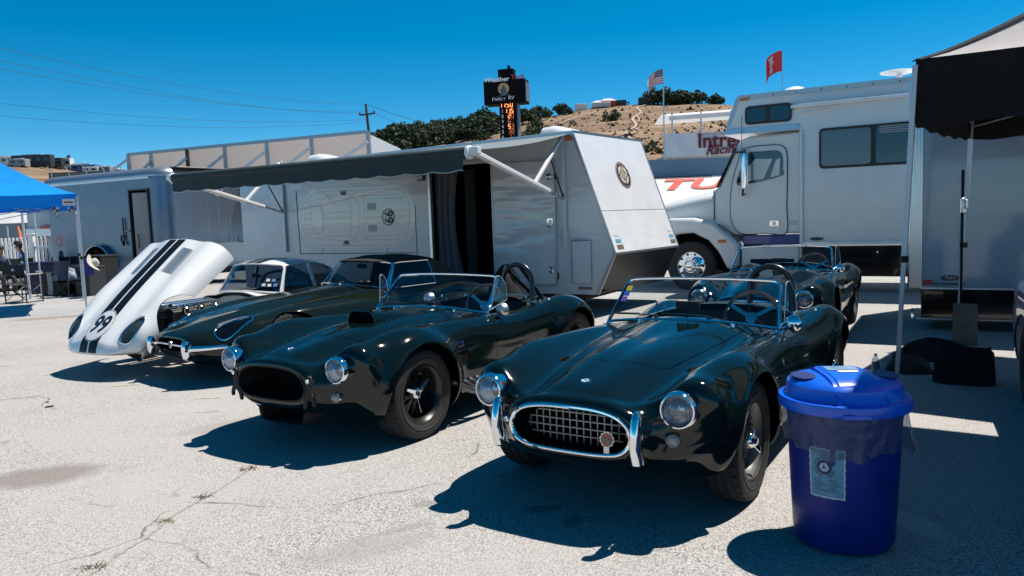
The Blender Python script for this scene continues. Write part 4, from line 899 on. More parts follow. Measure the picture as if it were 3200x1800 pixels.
# ------------------------------------------------------------------ trailers and truck
class Frame:
    def __init__(s, x, y, yaw):
        s.o = Vector((x, y, 0)); s.yaw = yaw; c, n = math.cos(yaw), math.sin(yaw); s.ax = Vector((c, -n, 0)); s.ay = Vector((n, c, 0))
    def loc(s, w_): w_ = w_-s.o; return Vector((w_.dot(s.ax), w_.dot(s.ay), w_.z))
    def pt(s, u, v, axis, val):
        e = s.loc(Vector((0, 0, CAM_H))); d = ray(u, v); d = Vector((d.dot(s.ax), d.dot(s.ay), d.z)); i = 'xyz'.index(axis); return e+d*((val-e[i])/d[i])
    def world(s, x, y, z=0): return s.o+s.ax*x+s.ay*y+Vector((0, 0, z))
def skin_mat(name, col, rough=.22, wave=.06, ws=1.6):
    m = mat(name, col, rough, 0, .6, coat_rough=.05); t = m.node_tree; tc = t.nodes.new('ShaderNodeTexCoord'); nz = t.nodes.new('ShaderNodeTexNoise'); nz.inputs['Scale'].default_value = ws; nz.inputs['Detail'].default_value = 2
    mp = t.nodes.new('ShaderNodeMapping'); mp.inputs['Scale'].default_value = (.6, 1, 2.2)
    bp = t.nodes.new('ShaderNodeBump'); bp.inputs['Strength'].default_value = wave; bp.inputs['Distance'].default_value = .25; p = t.nodes['Principled BSDF']
    t.links.new(tc.outputs['Object'], mp.inputs[0]); t.links.new(mp.outputs[0], nz.inputs['Vector']); t.links.new(nz.outputs['Fac'], bp.inputs['Height']); t.links.new(bp.outputs[0], p.inputs['Normal']); t.links.new(bp.outputs[0], p.inputs['Coat Normal'])
    n2 = t.nodes.new('ShaderNodeTexNoise'); n2.inputs['Scale'].default_value = 2.5; n2.inputs['Detail'].default_value = 6; mr = t.nodes.new('ShaderNodeMapRange'); mr.inputs['To Min'].default_value = .86; mr.inputs['To Max'].default_value = 1.06
    vm = t.nodes.new('ShaderNodeVectorMath'); vm.operation = 'SCALE'; vm.inputs[0].default_value = col; t.links.new(tc.outputs['Object'], n2.inputs['Vector']); t.links.new(n2.outputs['Fac'], mr.inputs[0]); t.links.new(mr.outputs[0], vm.inputs['Scale']); t.links.new(vm.outputs[0], p.inputs['Base Color'])
    return m
TW = skin_mat('trailer_white_shaded', (.56,.62,.65)); DW = skin_mat('door_white_shaded', (.55,.61,.65), .14, .17, 1.5)  # shade and bluish sky reflection put into the wall and door colour
PLATE = mat('diamond_plate', (.035,.037,.04), .35, .85)
def plate_bump(m):
    t = m.node_tree; tc = t.nodes.new('ShaderNodeTexCoord'); ck = t.nodes.new('ShaderNodeTexVoronoi'); ck.inputs['Scale'].default_value = 42; bp = t.nodes.new('ShaderNodeBump'); bp.inputs['Strength'].default_value = .5; bp.inputs['Distance'].default_value = .01
    t.links.new(tc.outputs['Object'], ck.inputs['Vector']); t.links.new(ck.outputs['Distance'], bp.inputs['Height']); t.links.new(bp.outputs[0], t.nodes['Principled BSDF'].inputs['Normal'])
plate_bump(PLATE); PLATE2 = mat('bright_diamond_plate', (.42,.43,.44), .35, 1); plate_bump(PLATE2)
T = Frame(.86, 12.22, R(30))
def make_trailer():
    r = thing('car_trailer', 'long white trailer with dark green awning, open side door and slanted tail', 'trailer', T.o, -T.yaw)
    W = 2.4; zL, zR = 2.74, 2.86; top = lambda x: zL+(zR-zL)*(x+7.33)/7.5; XY = lambda: Matrix(((1,0,0,0),(0,0,1,0),(0,1,0,0),(0,0,0,1)))   # local x, z -> x, z ; extrude along y
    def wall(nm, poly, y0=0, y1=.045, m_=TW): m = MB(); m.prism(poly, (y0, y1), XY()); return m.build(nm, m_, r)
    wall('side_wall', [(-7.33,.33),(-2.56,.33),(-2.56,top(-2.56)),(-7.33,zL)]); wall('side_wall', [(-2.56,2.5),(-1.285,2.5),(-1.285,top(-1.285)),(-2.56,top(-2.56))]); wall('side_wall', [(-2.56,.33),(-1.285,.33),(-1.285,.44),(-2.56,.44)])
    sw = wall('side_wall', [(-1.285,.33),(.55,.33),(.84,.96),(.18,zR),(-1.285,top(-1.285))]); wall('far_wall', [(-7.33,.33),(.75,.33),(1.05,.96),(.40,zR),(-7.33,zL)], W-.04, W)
    m = MB(); q = lambda x, y, z: (x, y, z); sk = .22
    m.add([(-7.33,0,zL),(.18,0,zR),(.18+sk,W,zR),(-7.33,W,zL),(-7.33,0,zL+.03),(.18,0,zR+.03),(.18+sk,W,zR+.03),(-7.33,W,zL+.03)], [(0,3,2,1),(4,5,6,7),(0,1,5,4),(1,2,6,5),(2,3,7,6),(3,0,4,7)]); m.build('roof', mat('roof_metal', (.6,.61,.62), .35, .6), r)
    def quadpanel(nm, a, b, c, d_, m_, th=.03):
        a, b, c, d_ = map(Vector, (a, b, c, d_)); n = (b-a).cross(d_-a).normalized()*th; mm = MB(); P = [a, b, c, d_, a-n, b-n, c-n, d_-n]; mm.add(P, [(0,1,2,3),(7,6,5,4),(0,4,5,1),(1,5,6,2),(2,6,7,3),(3,7,4,0)]); return mm.build(nm, m_, r)
    f = lambda t: (Vector((.845,0,.97)).lerp(Vector((.185,0,zR-.01)), t), Vector((.845+sk,W,.97)).lerp(Vector((.185+sk,W,zR-.01)), t))
    RW_ = skin_mat('ramp_white_sunlit', (.72,.73,.74), .3, .05)  # lighter copy of the trailer white for the sunlit tail
    (a0, b0), (a1, b1), (a2, b2), (a3, b3) = f(0), f(.345), f(.35), f(1)
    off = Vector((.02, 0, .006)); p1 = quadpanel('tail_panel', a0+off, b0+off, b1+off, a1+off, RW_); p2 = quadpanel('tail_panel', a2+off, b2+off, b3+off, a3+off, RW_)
    quadpanel('undercut_plate', (.56,0,.34), (.56+sk,W,.34), (.85+sk,W,.96), (.85,0,.96), PLATE)
    m = MB()
    for A_, B_ in (((.845,0,.965),(.18,0,zR)), ((.18,0,zR+.015),(.18+sk,W,zR+.015)), ((.845,0,.965),(.845+sk,W,.965)), ((.55,0,.335),(.845,0,.965)), ((.845+sk,W,.965),(.18+sk,W,zR))): m.bar(Vector(A_)+Vector((.01,-.008,0)), Vector(B_)+Vector((.01,-.008,0)), .035)
    kind(m.build('edge_trim', mat('anodised_trim', (.45,.47,.49), .35, .9), r), 'stuff')
    m = MB(); m.bar((-7.33,-.012,zL-.02), (.18,-.012,zR-.02), .03, .05); m.build('roof_rail', mat('anodised_trim', (.45,.47,.49)), r)
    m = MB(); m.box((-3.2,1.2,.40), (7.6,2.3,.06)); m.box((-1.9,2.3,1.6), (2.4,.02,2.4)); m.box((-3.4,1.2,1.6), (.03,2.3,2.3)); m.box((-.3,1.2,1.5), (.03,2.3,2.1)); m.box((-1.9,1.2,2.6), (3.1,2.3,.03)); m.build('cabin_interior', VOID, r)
    m = MB(); m.box((-6,1.2,.28), (2.2,2.2,.12)); m.box((-1.2,1.2,.28), (3,2.2,.1)); m.build('chassis', MATTE, r)
    for x in (-3.9, -3.0):
        m = MB(); M_ = Matrix.Translation((x,.16,.36)) @ Matrix.Rotation(-PI/2, 4, 'Y') @ Matrix.Rotation(PI/2, 4, 'X'); m.cyl((x,.02,.36), (x,.24,.36), .36, n=32); m.build('wheel', RUBBER, r)
    # door opening frame, curtain, open door leaf
    m = MB()
    for A_, B_ in (((-2.57,-.012,.44),(-2.57,-.012,2.52)), ((-1.275,-.012,.44),(-1.275,-.012,2.52)), ((-2.59,-.012,2.515),(-1.255,-.012,2.515))): m.bar(A_, B_, .05)
    m.build('door_frame', ALU, r)
    cl = mat('curtain_cloth', (.10,.12,.14), .8); P = []
    for i in range(12):
        z = 2.48-2.03*i/11; sp = .50-.12*math.sin(PI*i/11)+.10*(i/11)**2
        P.append([(-2.53+sp*q, .10+.035*math.sin(q*22+.3*i*.2), z) for q in np.linspace(0, 1, 40)])
    m = MB(); m.grid(P); m.build('curtain', cl, r)
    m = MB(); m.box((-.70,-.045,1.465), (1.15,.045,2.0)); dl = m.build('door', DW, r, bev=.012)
    m = MB()
    for A_, B_ in (((-1.27,-.07,.47),(-1.27,-.07,2.46)), ((-.125,-.07,.47),(-.125,-.07,2.46)), ((-1.28,-.07,2.455),(-.115,-.07,2.455)), ((-1.28,-.07,.475),(-.115,-.07,.475))): m.bar(A_, B_, .022, .01)
    m.build('edge_frame', ALU, dl)
    for z in (2.20, .72): m = MB(); m.lathe([(.05,0),(.05,.012),(.03,.02),(.012,.03),(0,.03)], face_M((-.21,-.068,z),(1,0,0),(0,-1,0)), 20); m.build('bolt_latch', STEEL, dl)
    m = MB(); m.box((-.21,-.075,1.47), (.11,.015,.15)); lt = m.build('door_latch', CHROME, dl, bev=.006); m = MB(); m.box((-.20,-.09,1.47), (.04,.03,.10)); m.build('latch_lever', STEEL, lt, bev=.005)
    m = MB(); m.box((-.13,-.02,2.2), (.03,.05,.1)); m.box((-.13,-.02,.62), (.03,.05,.1)); kind(m.build('hinges', MATTE, r), 'stuff')
    m = MB(); m.box((.295,-.01,.84), (.32,.02,.66)); h = m.build('hatch', TW, r, bev=.004); m = MB(); pl = corner_poly([(.125,.50),(.465,.50),(.465,1.18),(.125,1.18)], .03); m.tube([(a,-.021,b) for a, b in pl], .006, 6, closed=True); m.build('hatch_frame', mat('anodised_trim', (.45,.47,.49)), h)
    m = MB(); m.box((.345,-.012,.425), (.24,.02,.035)); m.build('step_handle', mat('brass_dull', (.25,.2,.13), .4, .8), r, bev=.006)
    m = MB(); m.prism(corner_poly([(.055,2.735),(.185,2.735),(.185,2.80),(.055,2.80)], .03), (-.03, 0), XY()); m.build('marker_lamp', AMBER, r)
    for x, z, w_ in ((-2.73,2.325,.14), (-6.95,2.53,.26), (-2.80,2.50,.26)):
        m = MB(); m.box((x,-.03,z), (w_,.06,.11 if w_ < .2 else .14)); a = m.build('porch_lamp', mat('lamp_housing', (.04,.05,.055), .4), r, bev=.012); m = MB(); m.box((x,-.062,z), (w_*.7,.012,.06)); m.build('lens', mat('lamp_glass', (.45,.47,.46), .15, coat=1), a)
    # awning
    GA = mat('awning_green', (.018,.035,.036), .75, var=.2, vscale=3, bump=.15, bscale=90); GU = mat('awning_underside', (.16,.19,.20), .8)
    aw = bpy.data.objects.new('awning', None); COL.objects.link(aw); aw.parent = r
    x0, x1, yr, zr = -5.35, .18, -3.0, 2.385
    m = MB(); Q = np.linspace(x0+.03, x1-.03, 30); m.grid([[(x, yr*t-.02, top(x)-.02+(zr+.03-top(x)+.02)*t-.05*math.sin(PI*t)) for x in Q] for t in np.linspace(0, 1, 10)]); m.build('canopy', GU, aw)
    m = MB(); m.cyl((x0,yr,zr), (x1,yr,zr), .075, n=20); m.build('roller', GA, aw)
    m = MB(); V = [[(x, yr-.06-.01*math.sin(x*5), zr-.03) for x in np.linspace(x0+.02, x1-.02, 190)], [(x, yr-.075-.012*math.sin(x*5+.6), zr-.15-.022*abs(math.sin((x-x0)*PI/.42))-.06) for x in np.linspace(x0+.02, x1-.02, 190)]]; m.grid(V); va = m.build('valance', GA, aw)
    m = MB(); m.tube(V[1], .006, 5); m.build('valance_hem', mat('hem_white', (.45,.5,.5), .7), va)
    for x, s in ((x0, -1), (x1, 1)):
        xr = .03 if s > 0 else -6.1
        m = MB(); m.cyl((x,yr,zr), (x+s*.05,yr,zr), .085, n=20); m.box((x+s*.10,yr+.02,zr+.02), (.12,.1,.09)); m.build('roller_end', WHITE, aw, bev=.01)
        m = MB(); m.box((xr,-.035,1.95), (.075,.05,1.78)); rl = m.build('wall_rail', mat('rail_enamel', (.5,.56,.6), .35, .3), aw, bev=.008)
        A_, B_ = Vector((x+s*.09,yr,zr)), Vector((xr,-.06,1.84)); e = A_.lerp(B_, .80)
        m = MB(); m.bar(A_, e, .085, .06); m.build('arm', WHITE, aw, bev=.012); m = MB(); m.bar(e, B_, .035, .035); m.box(A_.lerp(B_, .9), (.05,.05,.05)); m.build('arm_extension', STEEL, aw)
        m = MB(); m.bar(A_.lerp(B_, .62), (xr,-.05,2.80), .05, .05); m.build('rafter', WHITE, aw, bev=.008); m = MB(); m.bar((xr,-.06,1.86), A_.lerp(B_, .62).lerp(Vector((xr,-.05,2.80)), .55), .018, .018); m.build('gas_strut', MATTE, aw)
    # roof air conditioners
    for x in (-.88, -6.35):
        P = []
        for t, w_, h in ((0,.30,.16),(.06,.33,.235),(.35,.33,.25),(.75,.32,.17),(1,.26,.02)):
            P.append([(x+.0+.75*t, 1.2+w_*q, top(x)+.03+h*(1-abs(q)**6)) for q in np.linspace(-1, 1, 15)])
        m = MB(); m.grid(P); m.add(P[0]+[(x,1.2+.30,top(x)),(x,1.2-.30,top(x))], [tuple(range(17))]); a = m.build('air_conditioner', WHITE, r); m = MB()
        for k in range(3): m.box((x-.004, 1.2, top(x)+.06+.035*k), (.01,.34,.012))
        m.build('grille', mat('grille_grey', (.3,.31,.32), .6), a)
    # stickers and round club badge on the tail panels
    n_ = (b1-a1).cross(a3-a1).normalized(); ux = (b1-a1).normalized(); uz = (a3-a1).normalized()
    def P_(s, t, h=.004): return Vector((.845,0,.97)).lerp(Vector((.845+sk,W,.97)), s)+(a3-a0)*t+Vector((.02,0,.006))+n_*h
    Bm = lambda s, t, h: face_M(P_(s, t, h), ux, n_)
    ring = lambda a, b: [(a*math.cos(k*PI/24), b*math.sin(k*PI/24)) for k in range(48)]
    m = MB(); m.prism(ring(.235,.235), .002, Bm(.5,.66,.003)); bd = m.build('round_badge', mat('badge_brown', (.09,.05,.03), .4), r)
    for a, c, h in ((.222,(.55,.36,.22),.0055), (.212,(.03,.022,.025),.0065), (.16,(.5,.3,.15),.0075), (.15,(.62,.63,.62),.0085)): m = MB(); m.prism(ring(a, a), .0008, Bm(.5,.66,h)); m.build('badge_ring', mat('badge_tone_%d' % int(a*1000), c, .4), bd)
    m = MB()
    for i in range(-3, 4):
        for j in range(-3, 4):
            if (i+j) % 2 and math.hypot(i, j)*.043 < .13: m.box((0,0,0), (1,1,1), M=Bm(.5,.66,.0098) @ Matrix.Translation((i*.043, j*.043, 0)) @ Matrix.Diagonal((.043,.043,.0006,1)))
    kind(m.build('badge_checks', mat('badge_tone_212', (.03,.022,.025)), bd), 'stuff')
    m = MB(); m.prism([(-.05,.075),(.05,.075),(.062,.02),(.04,-.06),(0,-.10),(-.04,-.06),(-.062,.02)], .0008, Bm(.5,.66,.0105)); m.build('badge_emblem', mat('badge_gold', (.42,.25,.09), .4), bd)
    for k, ch in enumerate('E-TYPE'):
        a = PI/2+.85-.34*k; text('badge_letter', ch, .055, mat('badge_tone_222', (.55,.36,.22)), bd, Bm(.5,.66,.0075) @ Matrix.Translation((.186*math.cos(a), .186*math.sin(a), 0)) @ Matrix.Rotation(a-PI/2, 4, 'Z'), bold=.001, extrude=.0004)
    for s in (.09, .93):
        for t, w_, h, c in ((.095,.17,.055,(.10,.33,.5)), (.045,.20,.07,(.16,.12,.08)), (.145,.14,.04,(.6,.6,.6))):
            m = MB(); m.box((0,0,0), (1,1,1), M=Bm(s, t, .004) @ Matrix.Diagonal((w_,h,.002,1))); st = m.build('sticker', mat('tail_sticker_%d' % int(c[0]*100), c, .4), r)
            if h > .05: text('sticker_print', 'goodtrail' if t > .06 else 'caution', .035, WHITE if t > .06 else mat('sticker_ink', (.5,.42,.33), .5), st, Bm(s, t, .0055), extrude=.0003) if False else None
    # faint blueprint of a car on the wall
    z_ = lambda a, b: T.pt(900+a*.17255, 560+b*.17255, 'y', 0)
    inkm = mat('blueprint_line', (.33,.39,.42), .35, coat=.5); dark = mat('frame_line', (.03,.035,.04), .5)
    mp = bpy.data.objects.new('mural', None); COL.objects.link(mp); mp.parent = r
    def stroke(nm, pts, w_=.008, m_=inkm, closed=False, y=-.0035, sm=True):
        Q_ = [np.array((z_(*p).x, z_(*p).z)) for p in (round_poly(pts, 5, closed) if sm and len(pts) > 2 else pts)]; mb = MB(); n = len(Q_); L_ = []
        for i in range(n):
            a = Q_[i-1] if (i or closed) else Q_[i]; b = Q_[(i+1) % n] if (i < n-1 or closed) else Q_[i]; t = (b-a)/max(np.linalg.norm(b-a), 1e-6); o_ = np.array((-t[1], t[0]))*w_/2; L_.append([(*(Q_[i]-o_), ), (*(Q_[i]+o_), )])
        G = [[(p[0], y, p[1]) for p in row] for row in L_]
        if closed: G.append(G[0])
        mb.grid(G); mb.build(nm, m_, mp, smooth=0)
    pan = round_poly([(190,650),(230,480),(330,300),(520,190),(1100,160),(1600,130),(1850,115),(2010,135),(2150,230),(2260,420),(2310,680),(2290,900),(2230,1080),(2120,1180),(1950,1215),(1200,1255),(700,1250),(430,1190),(290,1060),(220,880)], 5)
    m = MB(); m.prism([(z_(*p).x, z_(*p).z) for p in pan], (-.002, 0), XY()); m.build('clear_panel', mat('gloss_laminate', (.62,.66,.67), .03, 0, 1, coat_rough=.01), mp)
    for pts in ([(145,205),(230,1360)], [(2300,490),(2345,1410)], [(240,1350),(2300,1332)], [(636,1258),(640,1345)], [(1803,1250),(1806,1335)]): stroke('frame_line', pts, .02 if len(pts) == 2 and pts[0][0] < 200 else .014, dark)
    for pts in ([(240,700),(250,560),(330,380),(520,250),(800,215),(1250,205),(1900,165),(2060,220),(2170,380),(2210,690),(2180,900),(2110,1080),(1950,1190),(1300,1200),(600,1190),(400,1110),(300,960),(270,830)], [(310,720),(320,560),(400,460),(530,430),(600,450),(640,600),(655,800),(640,960),(590,1000),(450,985),(350,920)], [(420,640),(430,520),(530,460),(590,500),(620,650),(630,850),(600,950),(540,970),(460,900),(430,780)]): stroke('outline', pts, .009, closed=True)
    for pts in ([(650,612),(1140,595)], [(655,700),(1145,685)], [(655,725),(1145,712)], [(660,822),(1150,806)], [(1375,583),(1730,572)], [(1930,570),(2205,558)], [(1375,682),(1705,672)], [(1378,715),(1708,705)], [(1385,805),(1750,798)], [(1930,795),(2210,788)], [(1355,200),(1400,1190)], [(1365,300),(1970,272)], [(1365,352),(2080,350)], [(1400,1040),(2100,1005)], [(1400,1088),(2010,1100)], [(310,615),(415,615)], [(312,705),(420,700)], [(314,733),(420,728)], [(325,822),(430,820)], [(1940,660),(2215,655)], [(1945,692),(2215,690)], [(1300,205),(1255,245),(1150,268)], [(1190,1130),(1300,1150),(1305,1195)]): stroke('outline', pts, .008, sm=False)
    for pts in ([(615,380),(720,310),(870,285),(1130,290),(1090,360),(900,385)], [(655,1050),(850,1030),(1110,1030),(1200,1105),(900,1105),(740,1085)], [(1110,380),(1145,560),(1155,800),(1145,1020)], [(1160,310),(1250,400),(1300,640),(1290,850),(1200,1095)], [(300,440),(480,380),(640,345)], [(330,985),(500,1075),(700,1090)], [(1920,590),(2040,650),(2045,710),(1930,780)]): stroke('outline', pts, .009)
    for cx, cy, rx, ry in ((2045,265,65,80), (2075,1080,65,75)): stroke('outline', [(cx+rx*math.cos(a), cy+ry*math.sin(a)) for a in np.linspace(0, 2*PI, 16, endpoint=False)], .008, closed=True)
    for a, b in ((1435,430), (1455,825)):
        c_ = [z_(a+x, b+y) for x, y in ((0,0),(160,-2),(162,123),(2,127))]; m = MB(); m.prism([(p.x, p.z) for p in c_], (-.0045, -.002), XY()); m.build('vent_square', mat('blueprint_grey', (.36,.42,.45), .3), mp)
    rim = [(1820+110*math.cos(a), 684+145*math.sin(a)) for a in np.linspace(0, 2*PI, 20, endpoint=False)]; m = MB(); m.prism([(z_(*p).x, z_(*p).z) for p in rim], (-.004, -.002), XY()); m.build('number_disc', mat('number_disc_white', (.62,.66,.67), .2), mp); stroke('disc_ring', rim, .016, dark, True, -.006)
    o_ = z_(1822, 684); text('number', '99', .27, dark, mp, face_M((o_.x, -.006, o_.z), (0,0,1), (0,-1,0)) @ Matrix.Rotation(PI, 4, 'Z'), bold=.006, extrude=.001, sx=.85)
    for cx, cy, up in ((1006,214,-1), (1062,1190,1)):
        hf = [(cx+62*math.cos(a), cy-up*70*math.sin(a)) for a in np.linspace(0, PI, 14)]; stroke('disc_ring', hf, .012, dark); o_ = z_(cx, cy-up*22); text('number', '99', .13, dark, mp, face_M((o_.x, -.006, o_.z), (1,0,0) if up > 0 else (-1,0,0), (0,-1,0)), bold=.004, extrude=.001, sx=.9)
    return r
make_trailer()
K = Frame(3.5, 15.3, R(30))
XZ = Matrix(((1,0,0,0),(0,0,1,0),(0,1,0,0),(0,0,0,1)))
def make_truck():
    r = thing('motorhome_truck', 'white truck cab with motorhome body, dark side windows and roof pods', 'truck', K.o, -K.yaw)
    RVW = skin_mat('motorhome_white', (.70,.74,.74), .4, .012, 1.2); W = 2.5; XR = 7.6
    prof = [(2.14,.88),(XR,.88),(XR,3.72),(1.03,3.70),(.81,3.12),(.72,3.0),(2.14,2.99)]
    m = MB(); m.prism(prof, (0, W), XZ); m.build('motorhome_body', RVW, r, bev=.03)
    m = MB(); m.bar((1.03,-.012,3.665), (XR,-.012,3.685), .03, .09, up=(0,0,1)); m.build('roof_rail', mat('anodised_trim', (.45,.47,.49)), r)
    m = MB()
    for k in range(9): m.lathe([(.014,0),(.01,.008),(0,.009)], face_M((1.25+.42*k,-.028,3.66),(1,0,0),(0,-1,0)), 8)
    kind(m.build('rail_screws', MATTE, r), 'stuff')
    m = MB(); m.prism([(.74,3.0),(2.13,2.995),(2.13,3.09),(.80,3.10)], (-.02, 0), XZ); bs = m.build('overhang_strip', mat('strip_blue_grey', (.30,.50,.66), .3, .3), r)
    m = MB(); m.prism([(.80,3.14),(.86,3.14),(1.06,3.66),(1.00,3.68)], (-.015,0), XZ); m.build('corner_strip', mat('strip_blue_grey', (.4,.52,.62)), r)
    m = MB(); m.box((2.165,-.022,1.93), (.06,.045,2.08)); m.build('corner_post', RVW, r, bev=.01); m = MB(); m.box((4.87,-.015,.905), (5.4,.03,.05)); m.build('lower_trim', ALU, r)
    def win(nm, x0, x1, z0, z1, rr, bars, mat_):
        q = corner_poly([(x0,z0),(x1,z0),(x1,z1),(x0,z1)], rr, 6); m = MB(); m.prism(q, (-.022, .0), XZ); o = m.build(nm, mat('window_black_frame', (.01,.01,.011), .4), r)
        xs = [x0]+bars+[x1]
        for a, b, mm in zip(xs[:-1], xs[1:], mat_):
            m = MB(); m.prism(corner_poly([(a+.04,z0+.045),(b-.04,z0+.045),(b-.04,z1-.045),(a+.04,z1-.045)], rr*.7, 5), (-.026, -.021), XZ); m.build('pane', mm, o)
        return o
    DGL = mat('dark_window', (.012,.014,.016), .03, 0, 1, coat_rough=.0); BGL = mat('blind_window', (.10,.105,.11), .05, 0, 1, coat_rough=.0)
    win('overhang_window', 1.16, 2.0, 3.15, 3.49, .09, [1.58], [DGL, DGL]); bw = win('side_window', 2.47, 4.75, 2.25, 2.97, .09, [3.36], [BGL, DGL])
    m = MB()
    for k in range(4): m.box((4.05,-.03,2.92-.035*k), (1.2,.012,.022))
    kind(m.build('blind_slats', mat('blind_grey', (.3,.31,.31), .5), bw), 'stuff')
    m = MB(); m.box((4.7,-.07,3.40), (5.4,.13,.07)); aw = m.build('rolled_awning', WHITE, r, bev=.02); m = MB(); m.cyl((2.0,-.07,3.40), (2.04,-.07,3.40), .06, n=14); m.build('end_cap', STEEL, aw); m = MB(); m.tube([(2.15,-.05,3.27),(2.75,-.05,3.29),(2.80,-.05,3.28)], .014, 8); m.build('awning_handle', WHITE, aw)
    m = MB(); m.prism(corner_poly([(1.07,3.6),(1.24,3.6),(1.24,3.655),(1.07,3.655)], .015), (-.05,-.03), XZ); m.build('marker_lamp', AMBER, r)
    m = MB(); m.prism([(2.43+.125*math.cos(a), .99+.032*math.sin(a)) for a in np.linspace(0, 2*PI, 28, endpoint=False)], (-.014, 0), XZ); ob = m.build('oval_badge', CHROME, r); m = MB(); m.prism([(2.43+.115*math.cos(a), .99+.025*math.sin(a)) for a in np.linspace(0, 2*PI, 28, endpoint=False)], (-.018,-.013), XZ); m.build('badge_face', mat('badge_navy', (.01,.015,.03), .3, coat=1), ob)
    m = MB(); m.lathe([(.24,0),(.24,.03),(.225,.11),(.15,.18),(.07,.205),(0,.21)], Matrix.Translation((1.88,1.0,3.70)) @ Matrix.Diagonal((1.05,1,1,1)), 28); m.build('satellite_dome', WHITE, r)
    m = MB(); m.cyl((3.7,1.0,3.7), (3.7,1.0,3.92), .05, n=12); m.lathe([(.02,.0),(.2,.01),(.30,.035),(.31,.055),(.2,.075),(0,.085)], Matrix.Translation((3.68,1.0,3.92)), 28); m.build('roof_antenna', WHITE, r)
    # cab
    m = MB(); cab = [(.50,1.09),(.50,1.97),(.60,2.02),(.93,2.74),(1.0,2.90),(1.2,2.96),(2.13,2.975),(2.13,1.09)]; m.prism(cab, (.2, 2.3), XZ); m.build('cab', RVW, r, bev=.05)
    dq = round_poly([(.85,2.02),(.83,1.40),(1.02,1.115),(1.5,1.105),(1.86,1.105),(1.87,1.6),(1.88,2.5),(1.80,2.72),(1.55,2.76),(1.15,2.74),(1.02,2.62)], 4)
    m = MB(); m.prism(dq, (.182, .2), XZ); dr = m.build('door', RVW, r, bev=.008); m = MB(); m.tube([(a, .186, b) for a, b in dq], .009, 6, closed=True); m.build('door_seal', MATTE, dr)
    wq = round_poly([(.95,2.06),(1.2,2.06),(1.78,2.17),(1.81,2.3),(1.80,2.55),(1.70,2.65),(1.4,2.655),(1.16,2.64),(1.06,2.45)], 4); m = MB(); m.prism(wq, (.174, .181), XZ); wd = m.build('door_window', mat('cab_glass', (.03,.035,.04), .03, 0, 1, coat_rough=.0), dr)
    m = MB(); m.prism([(1.10,2.10),(1.45,2.14),(1.62,2.5),(1.30,2.52),(1.16,2.36)], (.1725,.174), XZ); m.prism([(1.58,2.16),(1.74,2.19),(1.76,2.5),(1.68,2.48)], (.1725,.174), XZ); kind(m.build('seen_through', mat('tent_seen_through', (.62,.68,.66), .3), wd), 'stuff')
    m = MB(); m.bar((1.24,.165,2.08), (1.24,.165,2.64), .025, .012); m.build('vent_bar', MATTE, wd)
    m = MB(); m.prism(corner_poly([(1.56,1.235),(1.73,1.235),(1.73,1.34),(1.56,1.34)], .02), (.165,.182), XZ); dh = m.build('door_handle', CHROME, dr); m = MB(); m.box((1.645,.16,1.288), (.05,.02,.07)); m.build('lever', WHITE, dh); m = MB(); m.box((1.65,.175,1.165), (.17,.015,.025)); m.build('nameplate', STEEL, dr)
    m = MB(); m.prism(corner_poly([(1.93,1.24),(2.05,1.24),(2.05,1.33),(1.93,1.33)], .01), (.192,.2), XZ); m.build('side_vent', mat('vent_white', (.55,.57,.57), .4), r)
    m = MB(); m.bar((.56,.19,2.02), (.93,.19,2.74), .05, .02); m.build('windscreen_pillar', MATTE, r); m = MB(); m.add([(.545,.22,2.02),(.885,.22,2.72),(.885,2.28,2.72),(.545,2.28,2.02)], [(0,1,2,3)]); m.build('windscreen', mat('cab_glass', (.03,.035,.04)), r, smooth=0)
    m = MB(); m.box((1.0,.10,2.66), (.22,.12,.035)); m.build('sun_visor', BLACK, r, bev=.01)
    m = MB(); P = []
    for z, w_ in ((1.97,.05),(2.0,.065),(2.3,.07),(2.58,.065),(2.62,.04)): P.append([(1.17+w_*math.cos(a), -.12+.045*math.sin(a), z) for a in np.linspace(0, 2*PI, 18, endpoint=False)])
    m.grid(P, closed_v=True); m.add(P[0], [tuple(range(18))]); m.add(P[-1], [tuple(range(18))]); mi = m.build('wing_mirror', CHROME, r); m = MB(); m.tube([(1.08,.18,1.86),(1.10,0,1.84),(1.14,-.12,1.95)], .02, 8); m.build('mirror_arm', BLACK, mi); m = MB(); m.tube([(1.12,.18,2.66),(1.16,-.05,2.68),(1.17,-.12,2.62)], .02, 8); m.build('mirror_arm', BLACK, mi)
    m = MB(); m.tube([(1.12,-.12,2.6),(1.125,-.12,3.32)], .006, 6); m.build('whip_aerial', MATTE, r)
    # bonnet
    P = []
    for x, zt, zs, yo in ((.50,1.965,1.25,.26),(.2,1.93,1.25,.27),(-.2,1.855,1.22,.28),(-.6,1.77,1.18,.33),(-1.0,1.66,1.10,.42),(-1.35,1.5,1.0,.55),(-1.5,1.3,.9,.7)):
        hw = 1.25-yo; P.append([(x, 1.25-hw, zs-.3), (x, 1.25-hw*1.0, zs), (x, 1.25-hw*.985, zt-.22), (x, 1.25-hw*.9, zt-.09), (x, 1.25-hw*.7, zt-.03), (x, 1.25-hw*.35, zt), (x, 1.25, zt+.01), (x, 1.25+hw*.35, zt), (x, 1.25+hw*.7, zt-.03), (x, 1.25+hw*.9, zt-.09), (x, 1.25+hw*.985, zt-.22), (x, 1.25+hw, zs-.3)])
    S = full_surface(np.array(P), 40, 60, mirror=False); A, F = tri_grid(S, (-.4,1.25,1.2)); panel('engine_bonnet', (A, F), RVW, r, flange=0)
    m = MB(); m.bar((.505,.19,1.4), (.505,.19,1.97), .012, .02); m.build('bonnet_seam', MATTE, r)
